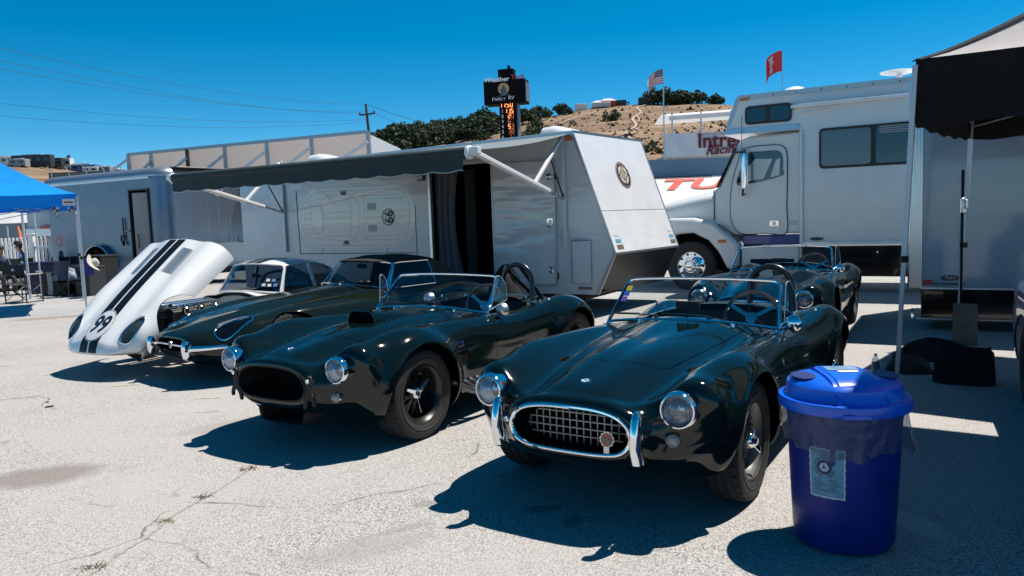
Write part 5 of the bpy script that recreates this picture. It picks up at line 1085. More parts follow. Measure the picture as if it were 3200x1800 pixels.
    fq = [(-1.25,.75),(-1.1,1.08),(-.75,1.34),(-.32,1.45),(.13,1.44),(.53,1.34),(.81,1.10),(1.02,.90),(1.0,.45),(.78,.42),(.75,.5),(.62,.76),(.42,1.0),(.12,1.14),(-.2,1.12),(-.48,.94),(-.64,.65),(-.68,.42),(-1.2,.42)]
    for y0, y1 in ((0,.55), (1.95,2.5)): m = MB(); m.prism(fq, (y0, y1), XZ); m.build('fender', RVW, r, bev=.07)
    m = MB(); m.prism(corner_poly([(.62,.945),(.78,.945),(.78,1.0),(.62,1.0)], .01), (-.02,0), XZ); m.build('marker_lamp', AMBER, r); m = MB(); m.bar((.62,.05,1.30), (.92,.04,1.10), .05, .03); m.build('bonnet_latch', BLACK, r)
    m = MB(); m.box((1.58,.35,.98), (1.05,.3,.19)); m.build('side_box', mat('fairing_blue', (.02,.045,.22), .3, coat=.7), r, bev=.02); m = MB(); m.box((1.58,.33,.66), (1.06,.5,.40)); m.build('step_fairing', RVW, r, bev=.03); m = MB(); m.box((1.62,.07,.56), (.8,.02,.12)); m.build('step_slot', VOID, r)
    m = MB(); m.box((4.85,.55,.575), (5.4,1.0,.55)); m.build('under_skirt', mat('skirt_black', (.006,.006,.0065), .12, 0, .8), r, bev=.02); m = MB(); m.box((.1,1.25,.6), (2.3,1.2,.5)); m.build('engine', VOID, r)
    m = MB(); m.lathe([(.65,.42),(.66,1.9)], Matrix.Translation((.05,0,.47)) @ Matrix.Rotation(-PI/2, 4, 'X') @ Matrix.Identity(4), 4) if False else None
    for x, y in ((.05,.12), (.05,2.12), (5.6,.12)):
        M_ = face_M((x, y, .48), (1,0,0), (0,-1,0)); m = MB(); m.lathe([(.29,-.25),(.45,-.25),(.49,-.22),(.5,-.12),(.5,-.03),(.485,.0),(.44,.02),(.33,.015),(.29,.0)], M_, 48); w_ = m.build('wheel', RUBBER, r)
        m = MB(); m.lathe([(.295,0),(.285,.012),(.27,.0),(.265,-.02),(.215,-.012),(.17,.01),(.16,.04),(.13,.055),(.115,.05),(.1,.06),(.085,.1),(.05,.11),(0,.11)], M_, 40); rm = m.build('rim', CHROME, w_)
        m = MB()
        for k in range(10): a = 2*PI*k/10; m.lathe([(.024,0),(0,0)], M_ @ Matrix.Translation((.24*math.cos(a), .24*math.sin(a), -.012)), 10)
        kind(m.build('rim_holes', VOID, rm), 'stuff'); m = MB()
        for k in range(10): a = 2*PI*(k+.5)/10; m.cyl(M_ @ Vector((.142*math.cos(a), .142*math.sin(a), .03)), M_ @ Vector((.142*math.cos(a), .142*math.sin(a), .075)), .014, n=6)
        kind(m.build('wheel_nuts', CHROME, rm), 'stuff')
    m = MB(); m.box((.2,.3,.8), (1.3,.1,.7)); m.build('wheel_arch', VOID, r)
    for nm, seg in (('wheel_arch_lining', [(.05+.66*math.cos(a), .47+.66*math.sin(a)) for a in np.linspace(0, PI, 20)]),):
        m = MB(); m.grid([[(x, .03, z) for x, z in seg], [(x, .75, z) for x, z in seg]]); m.add([(x,.75,z) for x, z in seg], [tuple(range(20))]); m.build(nm, VOID, r)
    return r
make_truck()
# ------------------------------------------------------------------ silver trailer
S_ = Frame(-7.0, 15.5, R(30))
def make_silver():
    r = thing('cargo_trailer', 'silver aluminium trailer with rounded corner, rivets and narrow open door', 'trailer', (-9.45, 20.9, -.55), -S_.yaw); r.scale = (1.35, 1.35, 1.35)
    SK = mat('aluminium_skin', (.15,.20,.26), .34, .85); t = SK.node_tree; tc = t.nodes.new('ShaderNodeTexCoord'); nz = t.nodes.new('ShaderNodeTexNoise'); nz.inputs['Scale'].default_value = 1.1; nz.inputs['Detail'].default_value = 3; bp = t.nodes.new('ShaderNodeBump'); bp.inputs['Strength'].default_value = .16; bp.inputs['Distance'].default_value = .2
    t.links.new(tc.outputs['Object'], nz.inputs[0]); t.links.new(nz.outputs[0], bp.inputs['Height']); t.links.new(bp.outputs[0], t.nodes['Principled BSDF'].inputs['Normal'])
    z0, z1 = .72, 2.66; Rr = .34
    def wallseg(nm, pts): m = MB(); m.grid([[(x, y, z) for x, y in pts] for z in (z0, z1)]); return m.build(nm, SK, r, smooth=50)
    wallseg('side_skin', [(-3.85,0),(-.90,0)]); wallseg('side_skin', [(-.27,0),(-.0-Rr*.0,0)] if False else [(-.27,0),(-.2,0)])
    arc = [(-.2+Rr*math.sin(a), Rr-Rr*math.cos(a)) for a in np.linspace(0, PI/2, 14)]; wallseg('corner_skin', arc)
    wallseg('nose_skin', [(arc[-1][0], Rr), (arc[-1][0], .75)]); wallseg('nose_skin', [(arc[-1][0], .755), (arc[-1][0], 2.1)]); wallseg('far_skin', [(arc[-1][0], 2.1), (-3.85, 2.1), (-3.85, 0)])
    m = MB(); m.add([(-.9,0,2.40),(-.27,0,2.40),(-.27,0,z1),(-.9,0,z1)], [(0,1,2,3)]); m.build('door_header', SK, r, smooth=0)
    # roof cap with rounded edge
    P = []
    for dz, inset in ((0,-.03),(.04,-.035),(.1,-.01),(.155,.06),(.185,.16),(.19,.6)):
        P.append([(-3.88+inset*.5, inset, z1+dz), (-.25, inset, z1+dz)]+[(-.2+(Rr-inset)*math.sin(a), Rr-(Rr-inset)*math.cos(a), z1+dz) for a in np.linspace(.1, PI/2, 10)]+[(arc[-1][0]-inset, 1.05, z1+dz)])
    m = MB(); m.grid(P); m.build('roof_cap', mat('roof_cap_metal', (.42,.43,.46), .35, .8), r, smooth=60); m = MB(); m.box((-1.8,1.2,z1+.17), (4.1,1.8,.03)); m.box((-.6,1.5,z1+.1), (1.3,.9,.14)); m.build('roof', mat('roof_dark', (.05,.05,.055), .5), r, bev=.04)
    m = MB(); m.bar((-3.86,-.015,z1-.02), (-.2,-.015,z1-.02), .025, .035); m.bar((arc[-1][0]+.015,Rr,z1-.01), (arc[-1][0]+.015,2.1,z1-.01), .025, .02); kind(m.build('trim_rail', ALU, r), 'stuff')
    # door opening and leaf
    m = MB(); m.box((-.585,.4,1.58), (.62,.02,1.7)); m.box((-.9,.2,1.58), (.02,.4,1.7)); m.box((-.27,.2,1.58), (.02,.4,1.7)); m.build('doorway', VOID, r)
    m = MB()
    for A_, B_, w_ in (((-.885,-.012,.73),(-.885,-.012,2.40),.05), ((-.285,-.012,.73),(-.285,-.012,2.40),.04), ((-.9,-.012,2.41),(-.27,-.012,2.41),.04)): m.bar(A_, B_, w_, .03)
    m.build('door_frame', mat('frame_dark', (.02,.022,.025), .4), r)
    m = MB(); pl = [(-.80,.55),(-.34,.55),(-.34,2.36),(-.80,2.36)]; m.box((0,0,0), (1,1,1), M=Matrix.Translation((-.80,.0,1.55)) @ Matrix.Rotation(R(24), 4, 'Z') @ Matrix.Translation((.2,0,0)) @ Matrix.Diagonal((.40,.03,1.60,1))); dl = m.build('door', mat('door_primer', (.36,.34,.33), .5, var=.06), r)
    DM = Matrix.Translation((-.80,.0,1.455)) @ Matrix.Rotation(R(24), 4, 'Z')
    m = MB(); m.tube([DM @ Vector(p) for p in ((.07,-.02,.05),(.10,-.06,.03),(.10,-.06,-.17),(.07,-.02,-.22))], .012, 8); m.build('grab_handle', BLACK, dl); m = MB(); m.box(DM @ Vector((.17,-.03,-.45)), (.09,.03,.05)); m.box(DM @ Vector((.18,-.04,-.50)), (.06,.02,.05)); m.tube([DM @ Vector(p) for p in ((.12,-.02,-.32),(.11,-.04,-.45),(.11,-.03,-.65))], .01, 6); m.build('lock_hardware', STEEL, dl)
    m = MB(); m.bar((-1.15,-.03,1.85), (-1.15,-.03,1.30), .03, .02); m.tube([(-1.22,-.03,1.5),(-1.20,-.06,1.4),(-1.12,-.06,1.28)], .018, 8); m.box((-1.05,-.02,1.58), (.2,.03,.03)); m.build('latch_bar', BLACK, r)
    m = MB()
    for y in (.75, 1.05, 1.33, 1.62, 1.93):
        for k in range(22):
            if abs(y-1.05) < .01 or abs(y-1.62) < .01 or True: m.lathe([(.013,0),(.010,.007),(0,.009)], Matrix.Translation((arc[-1][0]+.001, y, 1.0+.075*k)) @ Matrix.Rotation(PI/2, 4, 'Y'), 6)
    for x in (-3.7,-3.2,-2.7,-2.2,-1.7,-1.25):
        for k in range(10): m.lathe([(.011,0),(.008,.006),(0,.007)], face_M((x,-.001,.8+.19*k),(1,0,0),(0,-1,0)), 6)
    kind(m.build('rivets', mat('rivet_metal', (.5,.53,.56), .3, 1), r), 'stuff')
    m = MB(); m.add([(arc[-1][0]+.006,.9,.73),(arc[-1][0]+.006,2.1,.73),(arc[-1][0]+.006,2.1,1.27),(arc[-1][0]+.006,.9,1.25)], [(0,1,2,3)]); m.build('stone_guard', PLATE2, r, smooth=0)
    Nx = arc[-1][0]+.006; MI = face_M((Nx,1.33,2.42),(0,1,0),(1,0,0))
    sh = [(-.14,.14),(-.07,.17),(0,.15),(.07,.17),(.14,.14),(.155,.02),(.11,-.1),(0,-.18),(-.11,-.1),(-.155,.02)]; m = MB(); m.prism(sh, .002, MI); s0 = m.build('shield_sign', mat('sign_white', (.6,.62,.62), .4), r)
    m = MB(); m.prism([(a*.9, min(b, .075)*.9) for a, b in sh if True], .0035, MI); m.build('shield_blue', mat('sign_blue', (.02,.035,.22), .4), s0); m = MB(); m.prism([(-.125,.085),(-.13,.12),(-.065,.148),(0,.13),(.065,.148),(.13,.12),(.125,.085)], .0035, MI); m.build('shield_red', mat('sign_red', (.35,.05,.08), .4), s0); text('shield_letter', 'I', .22, mat('sign_white', (.6,.62,.62)), s0, MI @ Matrix.Translation((0,-.04,.004)), bold=.006)
    MI2 = face_M((-3.55,-.002,1.42),(1,0,0),(0,-1,0)); m = MB(); m.prism([(a*.75, b*.75) for a, b in sh], .002, MI2); s1 = m.build('shield_sign', mat('sign_pale_red', (.40,.14,.16), .4), r); text('shield_letter', 'U', .13, mat('sign_white', (.6,.62,.62)), s1, MI2 @ Matrix.Translation((0,-.02,.003)))
    m = MB(); m.prism(round_poly([(-.06,.1),(.06,.1),(.07,-.1),(-.07,-.12)], 6), .004, face_M((-3.52,-.002,1.08),(1,0,0),(0,-1,0))); m.build('fuel_port', MATTE, r)
    m = MB(); seg = [(-2.05+.50*math.cos(a), .80+.50*math.sin(a)) for a in np.linspace(.0, PI, 20)]; m.grid([[(x,-.10,z) for x, z in seg],[(x,.02,z) for x, z in seg]]); m.tube([(x,-.10,z) for x, z in seg], .02, 8); m.build('fender', ALU, r); m = MB(); m.prism(seg, (-.004, .0), XZ); m.build('wheel_arch', VOID, r)
    m = MB(); m.cyl((-2.05,-.09,.77), (-2.05,.15,.77), .36, n=32); w_ = m.build('wheel', RUBBER, r); m = MB(); m.lathe([(.2,0),(.17,.01),(.08,.03),(0,.035)], face_M((-2.05,-.09,.77),(1,0,0),(0,-1,0)), 20); m.build('rim', STEEL, w_)
    m = MB(); m.box((-1.8,1.1,.68), (4.0,2.0,.12)); m.build('chassis', MATTE, r)
    m = MB(); m.cyl((.55,1.75,.42), (.55,1.75,1.25), .035, n=12); m.tube([(.55,1.75,1.25),(.52,1.6,1.27),(.5,1.5,1.28),(.5,1.5,1.40)], .014, 6); m.build('tongue_jack', BLACK, r); m = MB(); m.bar((.1,.9,.75),(1.0,1.6,.72),.08); m.bar((.1,2.1,.75),(1.0,1.6,.72),.08); m.build('drawbar', MATTE, r)
make_silver()
# ------------------------------------------------------------------ trailer at the right edge
Fd = Frame(4.93, 9.55, R(30))
def make_ford():
    r = thing('race_trailer', 'white race trailer with ribbed silver corner and polished black lower skirt', 'trailer', Fd.o, -Fd.yaw)
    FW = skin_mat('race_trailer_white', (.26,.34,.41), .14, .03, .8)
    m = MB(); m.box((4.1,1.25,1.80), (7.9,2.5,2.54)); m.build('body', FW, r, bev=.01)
    m = MB(); n = 13; pl = [(.0,.0)]
    for k in range(9): x = .02+.0155*k; pl += [(x, -.012 if k % 2 else -.026), (x+.012, -.012 if k % 2 else -.026)]
    pl += [(.15,0)]; m.prism(pl, (.53, 3.07)); m.build('corner_extrusion', mat('ribbed_alloy', (.55,.58,.6), .22, .9), r)
    m = MB(); m.box((4.1,.6,.33), (7.9,1.15,.36)); m.build('skirt', mat('skirt_black', (.006,.006,.0065), .12, 0, .8), r, bev=.008); m = MB(); m.bar((.1,.005,.148),(8,.005,.148),.02,.016); m.bar((.15,-.01,.525),(8,-.01,.525),.02,.02); kind(m.build('trim_rail', ALU, r), 'stuff')
    for x in (.06, .66): m = MB(); m.box((x,.0,.2), (.03,.04,.14)); m.build('skirt_latch', CHROME, r)
    m = MB(); m.box((.225,-.012,.598), (.10,.02,.06)); m.build('marker_lamp', REDP, r, bev=.006)
    MI = face_M((.46,-.003,.655),(1,0,0),(0,-1,0)); m = MB(); m.prism([(.10*math.cos(a), .036*math.sin(a)) for a in np.linspace(0, 2*PI, 28, endpoint=False)], .003, MI); o = m.build('oval_logo', mat('logo_navy', (.012,.022,.05), .3), r); m = MB(); m.tube([MI @ Vector((.092*math.cos(a), .030*math.sin(a), .004)) for a in np.linspace(0, 2*PI, 28, endpoint=False)], .0016, 4, closed=True); m.build('logo_ring', STEEL, o); text('logo_script', 'Ford', .05, STEEL, o, MI @ Matrix.Translation((0,0,.004)), shear=.3, sx=1.2)
    text('lettering', 'FORD PERFORMANCE', .040, mat('letter_ink', (.02,.025,.03), .4), r, face_M((.43,-.003,.578),(1,0,0),(0,-1,0)), shear=.25, bold=.001, sx=.92)
make_ford()
# ------------------------------------------------------------------ recycling bin
def make_bin():
    r = thing('recycling_bin', 'blue recycling bin with domed lid and torn pale blue sticker, by the front wheel', 'bin', (1.53, 3.53, 0), R(-6))
    BL = mat('bin_blue', (.003,.018,.20), .42, 0, 0, .4, var=.12, vscale=5, bump=.05, bscale=40); BLID = mat('lid_blue', (.003,.10,.62), .30, 0, .15, .5, var=.18, vscale=6, bump=.04, bscale=30)
    m = MB(); m.lathe([(0,.008),(.205,.008),(.222,.03),(.232,.2),(.250,.60),(.262,.655),(.272,.66),(.272,.685),(.25,.687),(.245,.6),(.2,.05),(0,.04)], n=64); m.build('barrel', BL, r)
    lid = MB(); lid.lathe([(.288,.652),(.294,.672),(.288,.700),(.262,.708),(.257,.715),(.250,.762),(.236,.776),(.19,.786),(.10,.795),(0,.797)], n=72); L = lid.build('lid', BLID, r)
    # raised bridge across the lid, open hand hole and printed panels on it
    P = []
    for i in range(19):
        q = i/18*2-1; y = .252*q; z = .712+.098*(max(0, 1-abs(q)**4))**.6; P.append([(x, y, z - (.006 if abs(x) > .085 else 0)) for x in (-.104,-.088,-.08,0,.08,.088,.104)])
    m = MB(); m.grid(P); m.grid([[(-.104, p[0][1], p[0][2]) for p in P], [(-.116, p[0][1]*1.0, .712) for p in P]]); m.grid([[(.104, p[0][1], p[0][2]) for p in P], [(.116, p[0][1], .712) for p in P]]); m.build('lid_bridge', BLID, L, smooth=30)
    for s in (-1, 1):
        m = MB(); m.prism([(s*.185+.052*math.cos(a), -.005+.085*math.sin(a)) for a in np.linspace(0, 2*PI, 24, endpoint=False)], .004, Matrix.Translation((0,0,.789))); m.build('hand_hole', mat('hole_dark_blue', (.002,.012,.11), .5), L)
    lb = mat('label_pale', (.16,.27,.40), .4, var=.3, vscale=18); zz = lambda y: .838+.0-.0
    for (x0,x1,y0,y1,mm) in ((-.07,.07,.0,.10,lb), (-.035,.055,-.045,-.012,mat('label_white', (.75,.76,.77), .4))):
        m = MB(); Pz = lambda x, y: (x, y, .7125+.098*(1-abs(y/.252)**4)**.6+.002); m.grid([[Pz(x, y) for x in np.linspace(x0, x1, 3)] for y in np.linspace(y0, y1, 6)]); m.build('lid_label', mm, L)
    # clear liner folded over the rim
    LN = glass('liner_film', (.66,.70,.78), 1.35, .12); t = LN.node_tree
    tc = t.nodes.new('ShaderNodeTexCoord'); nz = t.nodes.new('ShaderNodeTexNoise'); nz.inputs['Scale'].default_value = 9; nz.inputs['Detail'].default_value = 5; nz.inputs['Distortion'].default_value = 1.2; bp = t.nodes.new('ShaderNodeBump'); bp.inputs['Strength'].default_value = .9; bp.inputs['Distance'].default_value = .03
    t.links.new(tc.outputs['Object'], nz.inputs[0]); t.links.new(nz.outputs[0], bp.inputs['Height'])
    df = t.nodes.new('ShaderNodeBsdfDiffuse'); df.inputs[0].default_value = (.25,.29,.36,1); t.links.new(bp.outputs[0], df.inputs['Normal']); mx2 = t.nodes.new('ShaderNodeMixShader'); mx2.inputs[0].default_value = .16
    o_ = t.nodes['Material Output']; src = o_.inputs[0].links[0].from_socket; t.links.new(src, mx2.inputs[1]); t.links.new(df.outputs[0], mx2.inputs[2]); t.links.new(mx2.outputs[0], o_.inputs[0])
    for n_ in t.nodes:
        if n_.type == 'BSDF_GLOSSY': t.links.new(bp.outputs[0], n_.inputs['Normal'])
    P = []; N_ = 120
    for i in range(9):
        k = i/8; row = []
        for j in range(N_):
            a = 2*PI*j/N_; low = .655-(.185+.02*math.sin(3*a+1)+.012*math.sin(11*a))*k; rr = .262-.010*k+.006*math.sin(17*a+4*k)*k+.004*math.sin(31*a)*k+.004; fl = max(0, math.cos(a-R(-8)))**14; rr += .055*fl*k; low -= .03*fl*k
            fl2 = max(0, math.cos(a-R(187)))**30; rr += .03*fl2*math.sin(PI*k)
            row.append((rr*math.cos(a), rr*math.sin(a), low))
        P.append(row)
    m = MB(); m.grid(P, closed_v=True); m.build('liner_bag', LN, r, smooth=60)
    m = MB(); m.box((-.03,-.288,.662), (.12,.016,.022)); m.build('lid_latch', BLID, L, bev=.004)
    # torn sticker wrapped round the barrel
    a0 = R(-124); rad = lambda z: .2325+.045*(z-.2)+.0016
    def wrap(x, y, h=0): z = .385+y; a = a0+x/.24; return Vector(((rad(z)+h)*math.cos(a), (rad(z)+h)*math.sin(a), z))
    def wpatch(nm, f, b, mm, h, par, res=.006):
        A, F = patch(f, *b, res, lambda x, y: (wrap(x, y, h), (math.cos(a0+x/.24), math.sin(a0+x/.24), 0))); return panel(nm, (A, F), mm, par, flange=0)
    tear = round_poly([(.012,.14),(.016,.09),(.006,.06),(.01,.035),(.032,.04),(.040,.065),(.036,.09),(.04,.14)], 4)
    out_ = lambda X, Y: np.maximum(np.maximum(np.abs(X)-.078+.0015*np.sin(Y*180), np.abs(Y)-.115+.0015*np.sin(X*150)), -sdpoly(X, Y, tear))
    s0 = wpatch('sticker', out_, (-.09,.09,-.13,.13), mat('sticker_edge', (.50,.56,.58), .5, var=.12, vscale=30), 0, r)
    inn = lambda X, Y: np.maximum(np.maximum(np.abs(X)-.071, np.abs(Y)-.107), -sdpoly(X, Y, tear)-0)
    wpatch('sticker_face', inn, (-.08,.08,-.12,.12), mat('sticker_blue', (.11,.29,.40), .5, var=.25, vscale=25), .0008, s0)
    NV = mat('sticker_navy', (.012,.013,.09), .5); SW = mat('sticker_arrow', (.45,.52,.55), .5); cx, cy = -.010, .028
    wpatch('recycle_disc', lambda X, Y: np.maximum(np.hypot(X-cx, Y-cy)-.0335, -sdpoly(X, Y, tear)), (-.05,.03,-.02,.075), NV, .0014, s0, .004)
    def arrows(X, Y):
        d = np.full(X.shape, 9.)
        for k in range(3):
            a = 2*PI*k/3; x = (X-cx)*math.cos(a)+(Y-cy)*math.sin(a); y = -(X-cx)*math.sin(a)+(Y-cy)*math.cos(a)
            d = np.minimum(d, sdpoly(x, y, [(-.021,.0),(-.012,.016),(-.004,.0205),(.003,.0205),(-.001,.012),(-.011,-.006)])); d = np.minimum(d, sdpoly(x, y, [(.005,.0205),(.010,.0195),(.016,.0085),(.020,.010),(.013,-.002),(.0,.0045),(.0045,.006),(.0005,.012)]))
        return d
    wpatch('recycle_arrows', arrows, (-.045,.025,-.01,.065), SW, .002, s0, .0018)
    IK = mat('sticker_ink_dark', (.02,.03,.06), .5)
    for k, ch in enumerate('RECYCLE \u00b7 RECICLE \u00b7 RECYCLE \u00b7 RECICLE \u00b7 '):
        a = PI*.93-2*PI*k/40; px, py = cx+.043*math.cos(a), cy+.043*math.sin(a)
        if ch == ' ' or sdpoly(np.array(px), np.array(py), tear) < .003: continue
        rot = Matrix.Rotation(a-PI/2, 4, 'Z'); text('ring_letter', ch, .0115, IK, s0, None, bold=.0003, extrude=0, fn=lambda p: wrap(*((rot @ p).xy+Vector((px, py))), .002))
    for k, (l, rr) in enumerate((('GLASS','VIDRIO'),('PLASTIC','PL\u00c1STICO'),('ALUMINUM','ALUMINIO'),('PAPER','PAPEL'),('CARDBOARD','CART\u00d3N'))):
        for s, x in ((l, -.055), (rr, .008)): text('material_word', s, .0105, IK, s0, None, extrude=0, align='LEFT', fn=lambda p: wrap(p.x+x, p.y-.030-.0125*k, .002))
    text('fold_line', '_'*22, .011, IK, s0, None, extrude=0, fn=lambda p: wrap(p.x*.95, p.y-.088, .002)) if False else None
make_bin()
# ------------------------------------------------------------------ black canopy at the right
def canopy(nm, label, corner, ux, size, eave, apex, val, roofm, valm, legs, lean=(0,0), band=None, frame=True, drop_=.0):
    """corner = near left foot, ux = direction of the near edge"""
    u = Vector((*ux, 0)).normalized(); w_ = Vector((-u.y, u.x, 0)); c = Vector((*corner, 0)); r = thing(nm, label, 'canopy', c)
    P = lambda a, b, z: u*a*size[0]+w_*b*size[1]+Vector((lean[0]*z/eave, lean[1]*z/eave, z))
    sides = [((0,0),(1,0)), ((1,0),(1,1)), ((1,1),(0,1)), ((0,1),(0,0))]
    rf = bpy.data.objects.new('roof', None); COL.objects.link(rf); rf.parent = r
    for (a, b), (a2, b2) in sides:
        G = []
        for i in range(13):
            t = i/12; row = []
            for j in range(17):
                q = j/16; ea, eb = a+(a2-a)*q, b+(b2-b)*q; x, y = ea+(.5-ea)*t, eb+(.5-eb)*t; sag = .06*math.sin(PI*q)*(1-t) ; z = eave+(apex-eave)*(t**1.25)-sag*.5-.05*math.sin(PI*t)*math.sin(PI*q)
                row.append(P(x, y, z))
            G.append(row)
        m = MB(); m.grid(G); m.build('roof_panel', roofm, rf)
        V = []
        for i in range(5): V.append([P(a+(a2-a)*q, b+(b2-b)*q, eave-.03*math.sin(PI*q)-val*i/4-.012*math.sin(q*31+i)*(i/4))+ (Vector((0,0,0))) + (u*(b2-b)*-1+w_*(a2-a)*-1).normalized()*(.012*i/4+.01*math.sin(q*23)*i/4)*(-1 if (a, b) in ((1,1),) else 1)*0 for q in np.linspace(0, 1, 41)])
        m = MB(); m.grid(V); m.build('valance', valm, rf)
    if band:
        for a, b in ((0,0),(1,0),(1,1),(0,1)):
            m = MB(); pts = [P(a+(.5-a)*t, b+(.5-b)*t, eave+(apex-eave)*t**1.25+.006) for t in np.linspace(0, 1, 13)]; wd = P(b, 1-a, 0)-P(.5,.5,0); wd.z = 0; wd = wd.normalized()*.07; m.grid([[p-wd-Vector((0,0,.02)) for p in pts], pts, [p+wd-Vector((0,0,.02)) for p in pts]]); m.build('seam_band', band, rf)
    lm = mat('canopy_leg_white', (.55,.58,.6), .35, .3)
    for a, b in legs:
        m = MB(); m.bar(P(a, b, 1.05), P(a, b, eave-.05), .042, .042, up=u); m.bar(P(a, b, 0.02), P(a, b, 1.1), .034, .034, up=u); lg = m.build('leg', lm, r); m = MB(); m.box(P(a, b, 1.08), (.06,.06,.06)); m.build('leg_clamp', MATTE, lg, bev=.005); m = MB(); m.box(P(a, b, .01), (.11,.11,.02)); m.build('foot', lm, lg)
    if frame:
        fm = mat('frame_tube', (.32,.34,.35), .4, .5)
        for (a, b), (a2, b2) in sides:
            for k in range(2):
                s0, s1 = k*.5, k*.5+.5; q = lambda t, z: P(a+(a2-a)*t, b+(b2-b)*t, z)+(P(.5,.5,0)-P(a+(a2-a)*t, b+(b2-b)*t, 0)).normalized()*.04
                for z0_, z1_ in ((eave-.12, eave-.42), (eave-.42, eave-.12)): m = MB(); m.bar(q(s0, z0_), q(s1, z1_), .028, .016, up=(0,0,1)); m.build('truss_bar', fm, r)
    return r
BKF = mat('canopy_black_cloth', (.012,.012,.014), .85, var=.3, vscale=6, bump=.12, bscale=120, spec=.2); RFC = cloth('canopy_roof_cloth', (.42,.40,.40), .1, .12, 5, .3, 9)
canopy('pop_up_canopy', 'pop-up canopy with deep black valance and pale roof, in front of the ribbed trailer', (3.45, 6.85), (.754,-.656), (3.0, 2.5), 2.82, 3.75, .56, RFC, BKF, [(0,0),(0,1),(1,1)], (.14,.0), BKF)
canopy('unseen_canopy', 'unseen tall canopy above the frame, added to shade the ground by the bin', (2.25, 3.25), (.83,-.55), (4.5, 3.5), 3.75, 4.6, .3, RFC, BKF, [(1,0),(1,1)], (0,0), BKF, frame=False)  # out of view, placed for the shade it casts right of the bin
def sandbag(lab, p, rz, s=1.0):
    r = MB(); P = []
    for i in range(13):
        t = i/12; z = .30*t; w_ = (.23-.02*t)*(1 if t < .9 else .9); d = .13*(1-.75*t)+.02; dip = .10*max(0, t-.55)/.45
        P.append([(w_*math.copysign(abs(math.cos(a))**.55, math.cos(a)), d*math.copysign(abs(math.sin(a))**.7, math.sin(a)), z-dip*max(0, 1-(abs(math.cos(a))/.75)**2)+.008*math.sin(5*a+7*t)) for a in np.linspace(0, 2*PI, 32, endpoint=False)])
    r.grid(P, closed_v=True); r.add(P[0], [tuple(range(32))]); r.add(P[-1], [tuple(range(32))]); o = r.build('weight_bag', BKF, None, smooth=60, loc=p, rz=rz); o.scale = (s, s, s); return tag(o, lab, 'weight bag')
sandbag('slumped black weight bag standing against the inner canopy leg', (3.92, 6.62, 0), R(-30), 1.05); sandbag('black weight bag lying in shade close to the blue car', (4.6, 6.05, 0), R(-20), .9)
def bottle():
    r = thing('water_bottle', 'clear plastic water bottle standing by the canopy leg', 'bottle', (3.28, 6.9, 0)); m = MB(); m.lathe([(0,.004),(.032,.004),(.034,.03),(.031,.06),(.034,.09),(.034,.15),(.026,.185),(.013,.205),(.013,.22)], n=24); m.build('body', glass('pet_plastic', (.6,.68,.74), 1.4), r); m = MB(); m.lathe([(.015,.205),(.015,.225),(0,.226)], n=16); m.build('cap', mat('cap_white', (.6,.65,.7), .4), r); m = MB(); m.lathe([(.0345,.09),(.0345,.145)], n=24); m.build('label', mat('bottle_label', (.06,.12,.2), .4), r)
bottle()
m = MB(); m.box((0,0,.24), (.24,.02,.48)); bo = m.build('plywood_board', mat('board_grey', (.09,.08,.07), .75, var=.3, vscale=7), None, bev=.004, loc=(4.95, 8.35, .0), rz=R(-30)); bo.rotation_euler = (R(-24), 0, R(-30)); tag(bo, 'bare grey board leaning against the trailer skirt', 'board')
def heap(nm, lab, cat, p, r_, m_, seed, sz=(1,1,1)):
    rg = np.random.default_rng(seed); ph = rg.random(9)*6; P = []
    for i in range(15):
        t = i/14*PI/2; row = []
        for j in range(40):
            a = 2*PI*j/40; k = 1+.18*math.sin(2*a+ph[0])+.12*math.sin(3*a+ph[1]+t)+.07*math.sin(7*a+ph[2]+3*t); row.append((r_*k*math.cos(t)*math.cos(a)*sz[0], r_*k*math.cos(t)*math.sin(a)*sz[1], r_*math.sin(t)*(1+.15*math.sin(3*a+ph[3]))*sz[2]))
        P.append(row)
    m = MB(); m.grid(P, closed_v=True); o = m.build(nm, m_, None, smooth=70, loc=p); return tag(o, lab, cat)
heap('cloth_bundle', 'dark bundle of covers heaped under the ribbed trailer', 'covers', (4.25, 7.75, 0), .30, BKF, 3, (1.3,.8,.6)); heap('duffel_bag', 'small dark bag lying beside the inner canopy leg', 'bag', (3.72, 7.15, 0), .2, MATTE, 5, (1.2,.8,.7))
# tie-down strap with a ratchet hanging on the inner leg
def strap():
    r = thing('tie_down_strap', 'black strap with metal ratchet hanging on the inner canopy leg', 'strap', (5.05, 8.66, 0)); m = MB(); m.box((0,-.05,1.05), (.03,.006,1.75)); m.build('webbing', BKF, r); m = MB(); m.box((0,-.07,1.53), (.06,.04,.17)); m.box((.015,-.1,1.54), (.035,.03,.1)); m.build('ratchet', STEEL, r, bev=.008)
strap()
